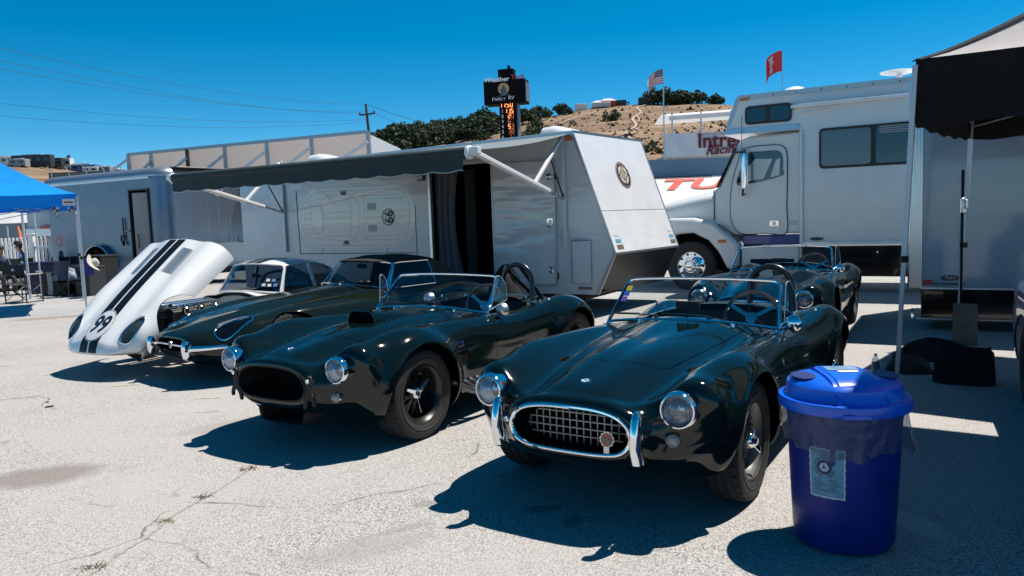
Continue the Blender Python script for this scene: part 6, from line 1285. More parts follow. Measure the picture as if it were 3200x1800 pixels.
# ------------------------------------------------------------------ blue car cut by the right edge
def blue_car():
    r = thing('blue_car', 'glossy blue car cut off by the right edge, beside the bin', 'car', (3.5, 3.0, 0), R(-27))
    rows = []
    for y, zc, zs, hw, zl in ((-.95,.50,.42,.55,.26),(-.93,.62,.5,.68,.22),(-.80,.74,.62,.80,.2),(-.4,.84,.74,.90,.19),(.2,.92,.82,.94,.19),(1.0,.98,.9,.95,.2),(1.4,1.02,.93,.95,.2),(1.9,1.05,.95,.95,.2),(2.6,1.05,.97,.95,.2),(3.3,1.0,.93,.92,.25),(3.6,.8,.75,.8,.35)):
        rows.append((y, [(0,zc),(hw*.3,zc-.004),(hw*.6,zc-.02),(hw*.8,zc-.045),(hw*.92,zs),(hw*.985,zs-.1),(hw,zs-.24),(hw*.98,zl+.12),(hw*.9,zl),(hw*.4,zl-.02),(0,zl-.02)]))
    BP = mat('metallic_blue', (.004,.02,.16), .35, .2, 1, coat_rough=.02); BP0 = BP
    P = full_surface(stations(rows), 120, 100); full = tri_grid(P, (0,1.2,.5)); B = full
    for yc in (0, 2.6): B = clip(B, np.minimum(.37-np.hypot(B[0][:,1]-yc, B[0][:,2]-.34), np.abs(B[0][:,0])-.45))
    panel('body', B, BP, r); well(r, 0, .375, .5, .86); well(r, 2.6, .375, .5, .86)
    for s in (-1, 1):
        bv = bvh_of(full); pl = lambda x, y: side(bv, x, y, s); q = corner_poly([(-.90,.44),(-.62,.50),(-.60,.58),(-.70,.61),(-.90,.54)], .03); panel('headlight', patch(lambda X, Y: sdpoly(X, Y, q), -.93, -.55, .4, .65, .012, pl), mat('headlight_glass', (.3,.34,.38), .05, .6, 1), r, flange=0, off=.004)
        q2 = corner_poly([(-.72,.33),(-.55,.33),(-.55,.40),(-.72,.38)], .012); panel('side_marker', patch(lambda X, Y: sdpoly(X, Y, q2), -.74, -.5, .3, .42, .01, pl), mat('marker_orange', (.4,.08,.02), .3, coat=.6), r, flange=0, off=.004)
    m = MB(); P = []
    for y, z, hw in ((.95,.97,.78),(1.7,1.36,.62),(2.3,1.38,.62),(3.1,1.02,.74)): P.append([(x*hw, y, z-.04*abs(x)**3) for x in np.linspace(-1, 1, 13)])
    m.grid(P); m.build('roof', BP, r, smooth=60)
    for s in (-1, 1): m = MB(); m.add([(s*.80,1.0,.93),(s*.63,1.7,1.32),(s*.63,2.3,1.34),(s*.76,3.0,1.0)], [(0,1,2,3)]); m.build('side_window', mat('dark_window', (.012,.014,.016)), r, smooth=0)
    for y, s in ((0,1),(0,-1),(2.6,1),(2.6,-1)): add_wheel(r, 'wheel', s*.82, y, .34, .34, s, 'pin', .2, .22)
blue_car()
# ------------------------------------------------------------------ small things on the asphalt
def leafbit(nm, lab, cat, p, sz, m_, seed, h=.006):
    rg = np.random.default_rng(seed); n = 9; pts = [(sz[0]*(1+.4*rg.random())*math.cos(2*PI*k/n), sz[1]*(1+.5*rg.random())*math.sin(2*PI*k/n)) for k in range(n)]; m = MB(); m.prism(pts, h); return tag(m.build(nm, m_, None, loc=p, rz=rg.random()*3), lab, cat)
g = lambda u, v: onz(u, v, .001)
leafbit('dead_leaf', 'curled dark leaf lying on open asphalt at the left', 'leaf', g(155, 1272), (.03,.012), MATTE, 1, .01); leafbit('leaf_scrap', 'tiny dark scrap beside the curled leaf', 'scrap', g(148, 1258), (.012,.008), MATTE, 2, .008)
for k, (u, v) in enumerate(((775,1467), (633,1555), (515,1630), (290,1775))):
    m = MB(); rg = np.random.default_rng(k)
    for i in range(26):
        a = rg.random()*2*PI; l = .012+.018*rg.random(); b = Vector((rg.normal()*.03, rg.normal()*.02, 0)); m.tube([b, b+Vector((math.cos(a)*l*.6, math.sin(a)*l*.6, l*.5)), b+Vector((math.cos(a)*l*1.2, math.sin(a)*l*1.2, l*.55))], [.0018,.0015,.0006], 4)
    tag(m.build('dry_weed', mat(('weed_red','weed_dark','weed_tan','weed_brown2')[k], ((.16,.05,.03),(.03,.035,.02),(.22,.17,.1),(.08,.065,.04))[k], .9), None, loc=g(u, v)), ('reddish dry weed in the crack, near the racer shadow','dark little weed halfway along the crack','tan dry weed in the crack, nearest the middle','brown dry weed in the crack at the lower left')[k], 'weed')

q = at(1583, 872, 10.3); heap('car_cover', 'black folded car cover heaped by the trailer door behind the racer', 'cover', (q.x, 10.3, 0), .62, BKF, 21, (.62,.5,1.35))
# ------------------------------------------------------------------ left side: blue canopy, chairs, people, fence
for _u, _lab in ((70, 'slim white tent pole left of the seated pair'), (108, 'thin white pole beside the pale box body')):
    p_ = at(_u, 690, 19.0); m = MB(); m.tube([(p_.x+.02, 19.0, 0), (p_.x, 19.0, p_.z+.7)], .03 if _u == 70 else .02, 8); tag(m.build('tent_pole', mat('canopy_leg_white', (.55,.58,.6), .35, .3)), _lab, 'pole', 'tent poles at the left')
BCF = cloth('canopy_blue_cloth', (.004,.27,.80), .25, .1, 4, .1, 60)
bc = canopy('pop_up_canopy', 'bright blue pop-up canopy at the left edge, over the camp chairs', (-14.2, 14.6), (.87,.5), (3.0, 3.0), 2.36, 3.2, .25, BCF, BCF, [(0,0),(1,0),(0,1),(1,1)], (0,0), None)
cw = at(240, 612, 15.4); bc.location = (cw.x-3.0*.867, 15.4-3.0*.498, 0)
for o in bc.children_recursive: pass
bp_ = at(215, 632, 15.22); m = MB(); m.box((0,0,0), (1,1,1), M=face_M(bp_, (.87,.5,0), (.5,-.87,0)) @ Matrix.Diagonal((.22,.13,.006,1))); pt_ = m.build('maker_patch', mat('patch_white', (.6,.62,.62), .5), bc); pt_.matrix_parent_inverse = bc.matrix_basis.inverted(); m = MB(); m.box((0,0,0), (1,1,1), M=face_M(bp_+Vector((-.003,-.006,0)), (.87,.5,0), (.5,-.87,0)) @ Matrix.Diagonal((.15,.03,.006,1))); p2_ = m.build('patch_mark', mat('patch_red', (.3,.02,.03), .5), bc); p2_.matrix_parent_inverse = bc.matrix_basis.inverted()
CHK = mat('checker_cloth', (.5,.5,.5), .7); t = CHK.node_tree; ck = t.nodes.new('ShaderNodeTexChecker'); ck.inputs['Scale'].default_value = 17; ck.inputs[1].default_value = (.02,.02,.02,1); ck.inputs[2].default_value = (.55,.55,.55,1); tc = t.nodes.new('ShaderNodeTexCoord'); t.links.new(tc.outputs['Object'], ck.inputs[0]); t.links.new(ck.outputs[0], t.nodes['Principled BSDF'].inputs[0])
for k, (u, v, w_, h) in enumerate(((80,652,.17,.10), (176,660,.17,.26), (219,656,.13,.16))):
    p = at(u, v, 15.5); m = MB(); m.prism([(-w_/2,h/2),(w_/2,h/2),(w_*.05,-h/2)], .004, face_M(p, (.87,.5,0), (.5,-.87,.0))); tag(m.build('pennant', CHK), ('small checkered pennant furled at the inner leg','long checkered pennant hanging point down from the blue valance','short checkered pennant nearest the canopy corner')[k], 'pennant', 'checkered pennants')
# white tent, box trailer and orange posts behind the fence
def bigtent(nm, lab, c, ux, size, eave, apex, val, rm, vm, n=5):
    u = Vector((*ux,0)).normalized(); w_ = Vector((-u.y,u.x,0)); r = thing(nm, lab, 'tent', c); P = lambda a, b, z: u*a*size[0]+w_*b*size[1]+Vector((0,0,z)); G = []
    for b in np.linspace(0, 1, 9):
        G.append([P(a, b, eave+(apex-eave)*(1-abs(2*b-1))-.10*abs(math.sin(a*n*PI))*(1-abs(2*b-1)*.4)) for a in np.linspace(0, 1, 41)])
    m = MB(); m.grid(G); m.build('roof', rm, r)
    for b in (0, 1): m = MB(); m.grid([[P(a, b, eave-val*k-.05*abs(math.sin(a*n*PI))*k) for a in np.linspace(0, 1, 41)] for k in (0, 1)]); m.build('valance', vm, r)
    for a in np.linspace(0, 1, n+1): m = MB(); m.bar(P(a,0,0), P(a,0,eave-.1), .07); m.build('post', WHITE, r)
    return r
TENTW = cloth('tent_white', (.72,.72,.72), .3, .05, 1.5, .1, 3); TENTG = mat('tent_valance_grey', (.20,.25,.28), .7)
a_ = at(-40, 700, 27); bigtent('tent', 'white tent with grey valance behind the picket fence', (a_.x-2.5, 27.6, 0), (1,-.1), (7.6, 5), a_.z, a_.z+1.5, .5, TENTW, TENTG)
m = MB(); b_ = at(145, 680, 25.5); m.box((0,0,0), (1.05,2.2,1.0)); o = m.build('box_trailer', mat('box_pale_blue', (.42,.52,.57), .4), None, bev=.02, loc=(b_.x, 26.4, b_.z+.10)); tag(o, 'pale blue box body with rivetted bumper plate behind the fence', 'box trailer'); m = MB(); m.box((0,-1.13,-.58), (1.1,.08,.26)); q = m.build('bumper_plate', ALU, o); m = MB(); m.box((.2,-1.2,-.42), (.5,.03,.09)); m.build('rear_lamp', REDP, q)
for x, y in ((-.4,-.8),(.4,-.8),(-.4,.8),(.4,.8)): m = MB(); m.box((x,y,-(b_.z+.10)/2-.3), (.08,.08,b_.z-.4)); m.build('stand_leg', MATTE, o)
for k, (u0, u1) in enumerate(((60,67),(99,105),(144,150))):
    p0, p1 = at(u0, 715, 27.2), at(u1, 752, 27.0); m = MB(); m.bar(p0+(p0-p1)*.2, p1+(p1-p0)*1.2, .09, .05); tag(m.build('orange_post', mat('orange_steel', (.5,.10,.015), .4)), ('leftmost orange post under the white tent','middle orange post under the white tent','right orange post, beside the box trailer')[k], 'post', 'orange posts')
m = MB(); d0, d1 = at(-80, 735, 28.4), at(175, 735, 28.4); m.box(((d0.x+d1.x)/2, 28.8, 1.1), (abs(d1.x-d0.x), .5, 1.9)); tag(m.build('equipment_rack', mat('rack_dark', (.02,.02,.02), .7, var=.5, vscale=6)), 'dark shelving full of gear in the shade of the white tent', 'rack')
def fence():
    f0, f1 = at(-30, 764, 24.4), at(172, 756, 23.8); u = Vector((f1.x-f0.x, f1.y-f0.y, 0)); L_ = u.length; u.normalize(); r = thing('picket_fence', 'white picket fence with rounded pickets behind the seated people', 'fence', (f0.x, f0.y, 0)); pw = mat('picket_white', (.74,.75,.75), .45); zt = f0.z+.16; n = int(L_/.15); me = None
    for k in range(n):
        if me is None:
            m = MB(); m.box((0,0,zt/2-.02), (.075,.03,zt-.08)); m.lathe([(.0,.055),(.03,.04),(.04,.0),(.028,-.03),(.028,-.05)], Matrix.Translation((0,0,zt-.03)), 10); pk = m.build('picket', pw, r); me = pk.data
        else: pk = link('picket', me, r)
        pk.location = u*(k*.15)
    for z in (zt*.35, zt*.8): m = MB(); m.bar(Vector((0,0,z))+u*0, u*L_+Vector((0,0,z)), .03, .08); m.build('rail', pw, r)
    for t in (.66,): m = MB(); m.box(u*L_*t+Vector((0,-.03,zt/2+.05)), (.15,.15,zt+.10)); m.box(u*L_*t+Vector((0,-.03,zt+.12)), (.19,.19,.04)); m.build('post', pw, r, bev=.01)
fence()
def white_roadster():
    r = thing('white_sports_car', 'low white sports car parked behind the camp chairs', 'car', (0,0,0)); P = full_surface(stations(ETYPE), 80, 60); full = tri_grid(P, (0,1.2,.5)); A = full
    for yc in (0, 2.44): A = clip(A, np.minimum(.35-np.hypot(A[0][:,1]-yc, A[0][:,2]-.33), np.abs(A[0][:,0])-.42))
    panel('body', A, mat('bright_white_paint', (.8,.8,.8), .3, 0, .6), r); well(r, 0, .354, .42, .68); well(r, 2.44, .354, .42, .68)
    for y, s in ((0,1),(0,-1),(2.44,1),(2.44,-1)): add_wheel(r, 'wheel', s*.63, y, .33, .33, s, 'pin', .17, .2)
    p = at(95, 815, 22.2); r.location = (p.x-1.1, 22.4, 0); r.rotation_euler = (0, 0, R(72)); wscreen(r, .6, 1.3, .79, .52, 1.5, .93)
white_roadster()
# folding chairs
CF = mat('chair_tube', (.02,.022,.022), .4, .3); CC = mat('chair_cloth', (.012,.016,.014), .8, bump=.1)
def director(lab, p, rz, grp, cloth=CC):
    r = thing('director_chair', lab, 'chair', p, rz, grp)
    for s in (-1, 1):
        for y in (-.24, .24): m = MB(); m.tube([(s*.29,y,0),(s*.29,y,.66 if y < 0 else .92)], .014, 8); m.build('leg', CF, r)
        m = MB(); m.bar((s*.29,-.27,.665),(s*.29,.22,.665),.05,.025); m.build('armrest', mat('armrest_pale', (.4,.4,.38), .5), r); m = MB(); m.tube([(s*.29,-.24,.02),(s*.29,.24,.02)], .012, 8); m.build('foot_bar', CF, r)
    for s in (-1, 1):
        for y in (-.23, .23): m = MB(); m.tube([(s*.29,y,.06),(-s*.29,y,.43)], .011, 8); m.build('cross_brace', STEEL if s > 0 else CF, r)
    m = MB(); m.grid([[(x,y,.45-.03*(1-(x/.28)**2)) for x in np.linspace(-.28,.28,9)] for y in (-.23,0,.23)]); m.build('seat', cloth, r); m = MB(); m.grid([[(x,.24+.03*(1-(x/.29)**2),z) for x in np.linspace(-.29,.29,9)] for z in (.66,.75,.90)]); b = m.build('backrest', cloth, r); m = MB(); m.prism([(-.05,-.03),(.05,-.03),(.0,.04)], .003, face_M((-.02,.278,.79),(-1,0,0),(0,1,0))); m.build('back_mark', mat('patch_white', (.6,.62,.62)), b)
    return r
GC = 'camp chairs under the blue canopy'
q = onz(78, 945); DC = director('black director chair with white triangle mark on its back, nearest the left edge', (q.x, q.y, 0), R(168), GC)
q = onz(150, 905); copy_thing(DC, 'dark director chair beside the checkered table, behind the triangle chair', (q.x+.4, q.y+.6, 0), R(35))
q = onz(25, 905); copy_thing(DC, 'dark director chair the man in the hat sits on', (q.x+.35, q.y+.3, 0), R(200)); PH = Vector((q.x+.35, q.y+.3, 0))
q = onz(-25, 925); copy_thing(DC, 'dark director chair cut by the left edge under the striped shirt', (q.x+.25, q.y, 0), R(190)); PS = Vector((q.x+.25, q.y, 0))
def camp_chair(lab, p, rz, back):
    r = thing('camp_chair', lab, 'chair', p, rz, GC)
    for s in (-1, 1):
        for a, b in (((s*.3,-.28,0),(-s*.28,-.26,.42)), ((s*.3,.28,0),(-s*.28,.26,.42)), ((s*.3,-.28,.02),(s*.28,.26,.42)), ((s*.3,.28,.02),(s*.3,-.26,.42))): m = MB(); m.tube([a, b], .011, 6); m.build('cross_brace', CF, r)
        m = MB(); m.tube([(s*.3,.3,.0),(s*.3,.32,.92)], .012, 6); m.build('back_post', CF, r)
    m = MB(); m.grid([[(x,y,.42-.06*(1-(x/.3)**2)) for x in np.linspace(-.3,.3,9)] for y in (-.27,0,.27)]); m.build('seat', mat('seat_navy', (.01,.013,.05), .8), r); m = MB(); m.grid([[(x,.29+.06*(1-(x/.3)**2)-.05*k,.42+.48*k) for x in np.linspace(-.3,.3,9)] for k in (0,.5,1)]); m.build('backrest', back, r)
    return r
q = onz(232, 925); camp_chair('navy folding camp chair heaped with clothes beside the trailer wheel', (q.x, q.y, 0), R(150), mat('seat_navy', (.01,.013,.05)))
CHX, CHY = q.x, q.y
heap('clothes_pile', 'crumpled white and blue clothes heaped on the navy camp chair', 'clothes', (CHX-.1, CHY-.05, .42), .3, mat('cloth_pale_blue', (.22,.26,.32), .8, var=.5, vscale=9), 11, (1,.8,.9))
m = MB(); m.grid([[(-.09+.18*j/5+.02*math.sin(3*k), -.02*j, -.55*k+.02*math.sin(4*j+6*k)) for j in range(6)] for k in np.linspace(0, 1, 12)]); tag(m.build('sleeve', mat('cloth_grey', (.25,.27,.27), .8, var=.3, vscale=12), None, loc=(CHX-.42, CHY-.25, .62)), 'grey sleeve trailing to the ground from the clothes pile', 'garment')
h = at(277, 835, CHY-.35); m = MB(); m.box((0,0,0), (.22,.12,.42)); o = m.build('blue_bag', mat('bag_blue', (.008,.015,.20), .6, bump=.3, bscale=14), None, bev=.03, loc=h, rz=R(-25)); tag(o, 'bright blue drawstring bag hanging beside the straw hat', 'bag'); m = MB(); m.tube([(-.09,0,.19),(0,-.02,.30),(.09,0,.19)], .008, 6); m.build('drawstring', MATTE, o)
hat = thing('straw_hat', 'pale wide-brimmed straw hat hung over the chair back', 'hat', at(292, 822, CHY-.45)); HM = Matrix.Rotation(R(62), 4, 'Y') @ Matrix.Rotation(R(-18), 4, 'X'); SM_ = mat('straw', (.42,.40,.35), .7); P = [[HM @ Vector(((.1+.13*t)*math.cos(a), (.12+.15*t)*math.sin(a), .05*t*math.cos(2*a)-.02*t)) for a in np.linspace(0, 2*PI, 36, endpoint=False)] for t in np.linspace(0, 1, 5)]
m = MB(); m.grid(P, closed_v=True); m.build('brim', SM_, hat); m = MB(); m.lathe([(.105,0),(.1,.07),(.08,.11),(.03,.12),(0,.11)], HM @ Matrix.Diagonal((1,1.2,1,1)), 28); m.build('crown', SM_, hat)
def table():
    q = onz(190, 880); r = thing('folding_table', 'low folding table with a checkered cloth between the chairs', 'table', (q.x, q.y+.4, 0), R(-20)); m = MB(); m.box((0,0,.66), (1.5,.7,.03)); m.build('tabletop', mat('table_grey', (.3,.3,.29), .5), r)
    for s in (-1,1):
        for y in (-.3,.3): m = MB(); m.tube([(s*.68,y,0),(s*.68,y,.65)], .015, 8); m.build('leg', CF, r)
    m = MB(); m.grid([[(x,-.36,.68),(x,-.37,.68-.22-.03*math.sin(9*x))] for x in np.linspace(-.75,.75,30)]); m.grid([[(x,y,.682) for x in np.linspace(-.75,.75,10)] for y in (-.36,.36)]); o = m.build('table_cover', CHK, None, loc=(q.x, q.y+.4, 0), rz=R(-20)); tag(o, 'checkered cloth spread over the folding table', 'tablecloth')
    for lab, x, mm, sd in (('dark cap lying on the checkered table at its left end', -.45, MATTE, 2), ('dark blue jacket lying on the checkered table', .05, mat('seat_navy', (.01,.013,.05)), 4), ('black tool bag on the checkered table by the canopy leg', .5, MATTE, 6)): c, s = math.cos(R(-20)), math.sin(R(-20)); heap('cap' if sd == 2 else 'jacket' if sd == 4 else 'tool_bag', lab, 'cap' if sd == 2 else 'jacket' if sd == 4 else 'bag', (q.x+x*c, q.y+.4+x*s, .68), .17 if sd != 4 else .26, mm, sd, (1.2,.8,.9 if sd != 4 else .35))
    m = MB(); m.box((0,0,.2), (.5,.34,.38)); o = m.build('cooler_box', mat('cooler_dark', (.02,.03,.05), .5), None, bev=.03, loc=(q.x+.75, q.y-.4, 0), rz=R(-15)); tag(o, 'dark cooler box standing on the ground by the table', 'cooler'); m = MB(); m.box((0,0,.405), (.52,.36,.05)); m.build('lid', mat('cooler_lid', (.06,.1,.15), .5), o, bev=.015)
table()
# people
SKIN = mat('skin', (.32,.18,.12), .5)
def skin_mesh(name, joints, edges, m_, parent=None, root=0, sub=1):
    me = bpy.data.meshes.new(name); me.from_pydata([j[0] for j in joints], edges, []); o = link(name, me, parent)
    sk_ = o.modifiers.new('skin', 'SKIN')
    for i, j in enumerate(joints): rr = j[1]; me.skin_vertices[0].data[i].radius = (rr, rr) if not hasattr(rr, '__len__') else rr
    me.skin_vertices[0].data[root].use_root = True
    sk_.use_smooth_shade = True; s = o.modifiers.new('sub', 'SUBSURF'); s.levels = s.render_levels = sub; dg = bpy.context.evaluated_depsgraph_get(); dg.update()
    m2 = bpy.data.meshes.new_from_object(o.evaluated_get(dg)); o.modifiers.clear(); o.data = m2; m2.materials.clear(); m2.materials.append(m_); m2.polygons.foreach_set('use_smooth', [True]*len(m2.polygons)); return o
def seated(lab, p, rz, shirt, trousers, hat_m=None, lean=0.0, hair=(.03,.02,.015)):
    r = thing('person', lab, 'person', p, rz)
    L_ = lean; J = [((0,.0,.50),(.15,.12)), ((0,.03,.66),(.14,.11)), ((0,.04-L_*.3,.84),(.17,.11)), ((0,.03-L_*.6,1.0),(.11,.08)), ((0,.02-L_*.7,1.08),(.055,.055)), ((0,-.01-L_*.8,1.16),(.06,.065)), ((0,-.02-L_*.85,1.24),(.078,.09)), ((0,-.02-L_*.85,1.31),(.06,.07)),
      ((.19,.03-L_*.5,.96),.062), ((.25,.02-L_*.4,.72),.048), ((.2,-.22-L_*.5,.66),.038), ((-.19,.03-L_*.5,.96),.062), ((-.25,.02-L_*.4,.72),.048), ((-.2,-.22-L_*.5,.66),.038),
      ((.1,-.02,.49),.095), ((.13,-.44,.50),.07), ((.14,-.46,.26),.055), ((.14,-.44,.07),.042), ((-.1,-.02,.49),.095), ((-.13,-.44,.50),.07), ((-.14,-.46,.26),.055), ((-.14,-.44,.07),.042), ((.14,-.58,.04),.035), ((-.14,-.58,.04),.035)]
    E = [(0,1),(1,2),(2,3),(3,4),(4,5),(5,6),(6,7),(3,8),(8,9),(9,10),(3,11),(11,12),(12,13),(0,14),(14,15),(15,16),(16,17),(0,18),(18,19),(19,20),(20,21),(17,22),(21,23)]
    b = skin_mesh('body', J, E, SKIN, r); me = b.data; me.materials.append(shirt); me.materials.append(trousers); me.materials.append(MATTE)
    for pl in me.polygons:
        c = pl.center; pl.material_index = 3 if c.z < .085 else 2 if (c.z < .56 and not (abs(c.x) > .2 and c.z > .6)) else 1 if c.z < 1.06 and not (c.y < -.12-L_*.5 and c.z > .58) else 0
    hy = -.02-L_*.85
    for s in (-1, 1):                     # hands: palm, four fingers and a thumb, resting on the thighs
        w_ = Vector((s*.2,-.22-L_*.5,.66)); HJ = [(w_,.03), (w_+Vector((-s*.015,-.07,-.02)),.036)]; HE = [(0,1)]
        for k in range(4): base = w_+Vector((s*(.024-.016*k),-.10,-.022)); i = len(HJ); HJ += [(base,.011),(base+Vector((0,-.035-.004*(k in (1,2)),-.012)),.0095),(base+Vector((0,-.06-.006*(k in (1,2)),-.035)),.008)]; HE += [(1,i),(i,i+1),(i+1,i+2)]
        i = len(HJ); HJ += [(w_+Vector((-s*.045,-.05,-.012)),.012),(w_+Vector((-s*.06,-.085,-.02)),.010)]; HE += [(1,i),(i,i+1)]; skin_mesh('hand', HJ, HE, SKIN, r, sub=1)
    m = MB(); m.ball((0,hy-.085,1.215), (.013,.018,.022), 8, 6); m.build('nose', SKIN, r)
    for s in (-1, 1): m = MB(); m.ball((s*.03,hy-.078,1.245), (.012,.008,.007), 8, 6); m.build('eye', mat('eye_dark', (.02,.015,.012), .2), r); m = MB(); m.ball((s*.082,hy+.005,1.23), (.010,.022,.032), 8, 6); m.build('ear', SKIN, r)
    m = MB(); m.ball((0,hy-.080,1.18), (.024,.008,.006), 8, 6); m.build('mouth', mat('lips', (.22,.08,.07), .5), r)
    m = MB(); m.ball((0,hy+.018,1.262), (.086,.095,.085), 16, 10); m.build('hair', mat('hair_%d' % int(hair[0]*1000), hair, .6), r)
    if hat_m:
        H = bpy.data.objects.new('hat', None); COL.objects.link(H); H.parent = r; m = MB(); m.grid([[((.095+.10*t)*math.cos(a), hy+(.105+.11*t)*math.sin(a), 1.30+.045*t*abs(math.cos(a))**2-.02*t) for a in np.linspace(0, 2*PI, 32, endpoint=False)] for t in (0,.5,1)], closed_v=True); m.build('brim', hat_m, H); m = MB(); m.lathe([(.1,0),(.095,.08),(.075,.12),(.03,.115),(0,.10)], Matrix.Translation((0,hy,1.295)) @ Matrix.Diagonal((1,1.1,1,1)), 24); m.build('crown', hat_m, H)
    return r
STR = mat('striped_shirt', (.1,.12,.2), .8); t = STR.node_tree; wv = t.nodes.new('ShaderNodeTexWave'); wv.bands_direction = 'Z'; wv.inputs['Scale'].default_value = 11; wv.inputs['Distortion'].default_value = .3; cr = t.nodes.new('ShaderNodeValToRGB'); cr.color_ramp.elements[0].color = (.012,.018,.05,1); cr.color_ramp.elements[1].color = (.22,.28,.36,1); cr.color_ramp.interpolation = 'CONSTANT'; cr.color_ramp.elements[1].position = .62; tc = t.nodes.new('ShaderNodeTexCoord'); t.links.new(tc.outputs['Object'], wv.inputs[0]); t.links.new(wv.outputs[0], cr.inputs[0]); t.links.new(cr.outputs[0], t.nodes['Principled BSDF'].inputs[0])
seated('person in a pale blue shirt and dark brimmed hat, seated by the fence', PH, R(-62), mat('shirt_blue', (.13,.24,.42), .8, var=.2, vscale=10), mat('trousers_dark', (.02,.022,.03), .8), mat('hat_felt', (.02,.018,.016), .8), .1)
seated('person in a dark striped shirt seated at the left edge of the picture', PS, R(60), STR, mat('trousers_dark', (.02,.022,.03)), None, .2)

# more gear between the chairs and the silver trailer
def case(lab, u, v, y, size, m_, rz):
    q = at(u, v, y); m = MB(); m.box((0,0,size[2]/2), size); o = m.build('equipment_case', m_, None, bev=.02, loc=(q.x, y, 0), rz=rz); tag(o, lab, 'case', 'equipment cases by the silver trailer'); m = MB(); m.box((0,-size[1]/2-.01,size[2]*.75), (.16,.02,.04)); m.build('handle', STEEL, o); m = MB(); m.box((0,0,size[2]+.02), (size[0]*1.02,size[1]*1.02,.05)); m.build('lid', m_, o, bev=.01)
for a_ in (('tall black equipment case beside the trailer wheel', 318, 900, 20.0, (.75,.5,.95), MATTE, R(-25)), ('dark grey equipment case under the straw hat', 285, 900, 19.5, (.6,.45,.7), mat('case_grey', (.03,.032,.036), .5), R(-30)), ('low black equipment case left of the clothes pile', 188, 900, 19.9, (.8,.45,.55), MATTE, R(-15)), ('navy equipment case between the two director chairs', 140, 900, 20.8, (.7,.5,.8), mat('seat_navy', (.01,.013,.05)), R(10))): case(*a_)
q = onz(212, 905); director_ = copy_thing(DC, 'dark director chair facing the trailer wheel, with the bag beside it', (q.x+.3, q.y+.2, 0), R(120))
# ------------------------------------------------------------------ hills, trees and everything far away
D = 1.2422
GRASS = mat('dry_grass', (.30,.19,.105), .95, spec=.1); t = GRASS.node_tree; N = t.nodes.new; L = t.links.new; ge = N('ShaderNodeNewGeometry'); p = t.nodes['Principled BSDF']
n1 = N('ShaderNodeTexNoise'); n1.inputs['Scale'].default_value = .06; n1.inputs['Detail'].default_value = 8; n1.inputs['Roughness'].default_value = .7; mp = N('ShaderNodeMapping'); mp.inputs['Scale'].default_value = (.5,.5,3.0); L(ge.outputs['Position'], mp.inputs[0]); L(mp.outputs[0], n1.inputs['Vector'])
cr = N('ShaderNodeValToRGB'); e = cr.color_ramp.elements; e[0].position = .3; e[0].color = (.115,.083,.056,1); e[1].position = .72; e[1].color = (.36,.27,.185,1); k = cr.color_ramp.elements.new(.5); k.color = (.22,.155,.102,1); L(n1.outputs['Fac'], cr.inputs[0]); L(cr.outputs[0], p.inputs[0])
n2 = N('ShaderNodeTexNoise'); n2.inputs['Scale'].default_value = .5; n2.inputs['Detail'].default_value = 6; L(ge.outputs['Position'], n2.inputs['Vector']); bpn = N('ShaderNodeBump'); bpn.inputs['Strength'].default_value = .8; bpn.inputs['Distance'].default_value = 1.2; L(n2.outputs['Fac'], bpn.inputs['Height']); L(bpn.outputs[0], p.inputs['Normal'])
def hill(nm, ridge, base_v, y0, y1, u0, u1, nu=130, nt=40, amp=2.0, seed=1):
    us = np.linspace(u0, u1, nu); rv = np.interp(us, [a*D for a, b in ridge], [b*D for a, b in ridge]); nz = smooth_noise(nu, nt, seed, 14)+.5*smooth_noise(nu, nt, seed+1, 30); G = []
    for i, u in enumerate(us):
        row = []
        for j in range(nt):
            t = j/(nt-1); y = y0+(y1-y0)*t; v = base_v+(rv[i]-base_v)*(1-(1-t)**1.6); q = at(u, v, y); q.z += amp*nz[i, j]*min(1, t*3)*(1 if j < nt-1 else .3); row.append(q)
        row.append(row[-1]+Vector((row[-1].x*.3, 80, -14))); G.append(row)
    m = MB(); m.grid(G); o = m.build(nm, GRASS, smooth=80); kind(o, 'structure'); return BVHTree.FromObject(o, bpy.context.evaluated_depsgraph_get()), o
RID = [(620,392),(760,378),(900,364),(1000,356),(1140,345),(1230,322),(1300,305),(1390,290),(1480,273),(1560,264),(1640,261),(1750,259),(1830,263),(1950,275),(2100,290),(2300,300),(2700,330)]
hb, ho = hill('hill', RID, 640, 130, 390, 600*D, 2750*D)
lb_, lo_ = hill('hill', [(-200,420),(-60,424),(60,416),(130,424),(200,431),(260,440),(330,452),(480,470)], 620, 70, 270, -260*D, 500*D, 70, 30, .8, 5)
def hit(b, u, v):
    for k in range(40):
        h = b.ray_cast(Vector((0,0,CAM_H)), ray(u, v+k).normalized())
        if h[0] is not None: return h[0]
FOL = [mat('oak_leaf_%d' % i, c, .7, var=.45, vscale=.7, spec=.2) for i, c in enumerate(((.036,.056,.026), (.050,.070,.030), (.070,.088,.036)))]
BARK = mat('bark', (.05,.04,.03), .9)
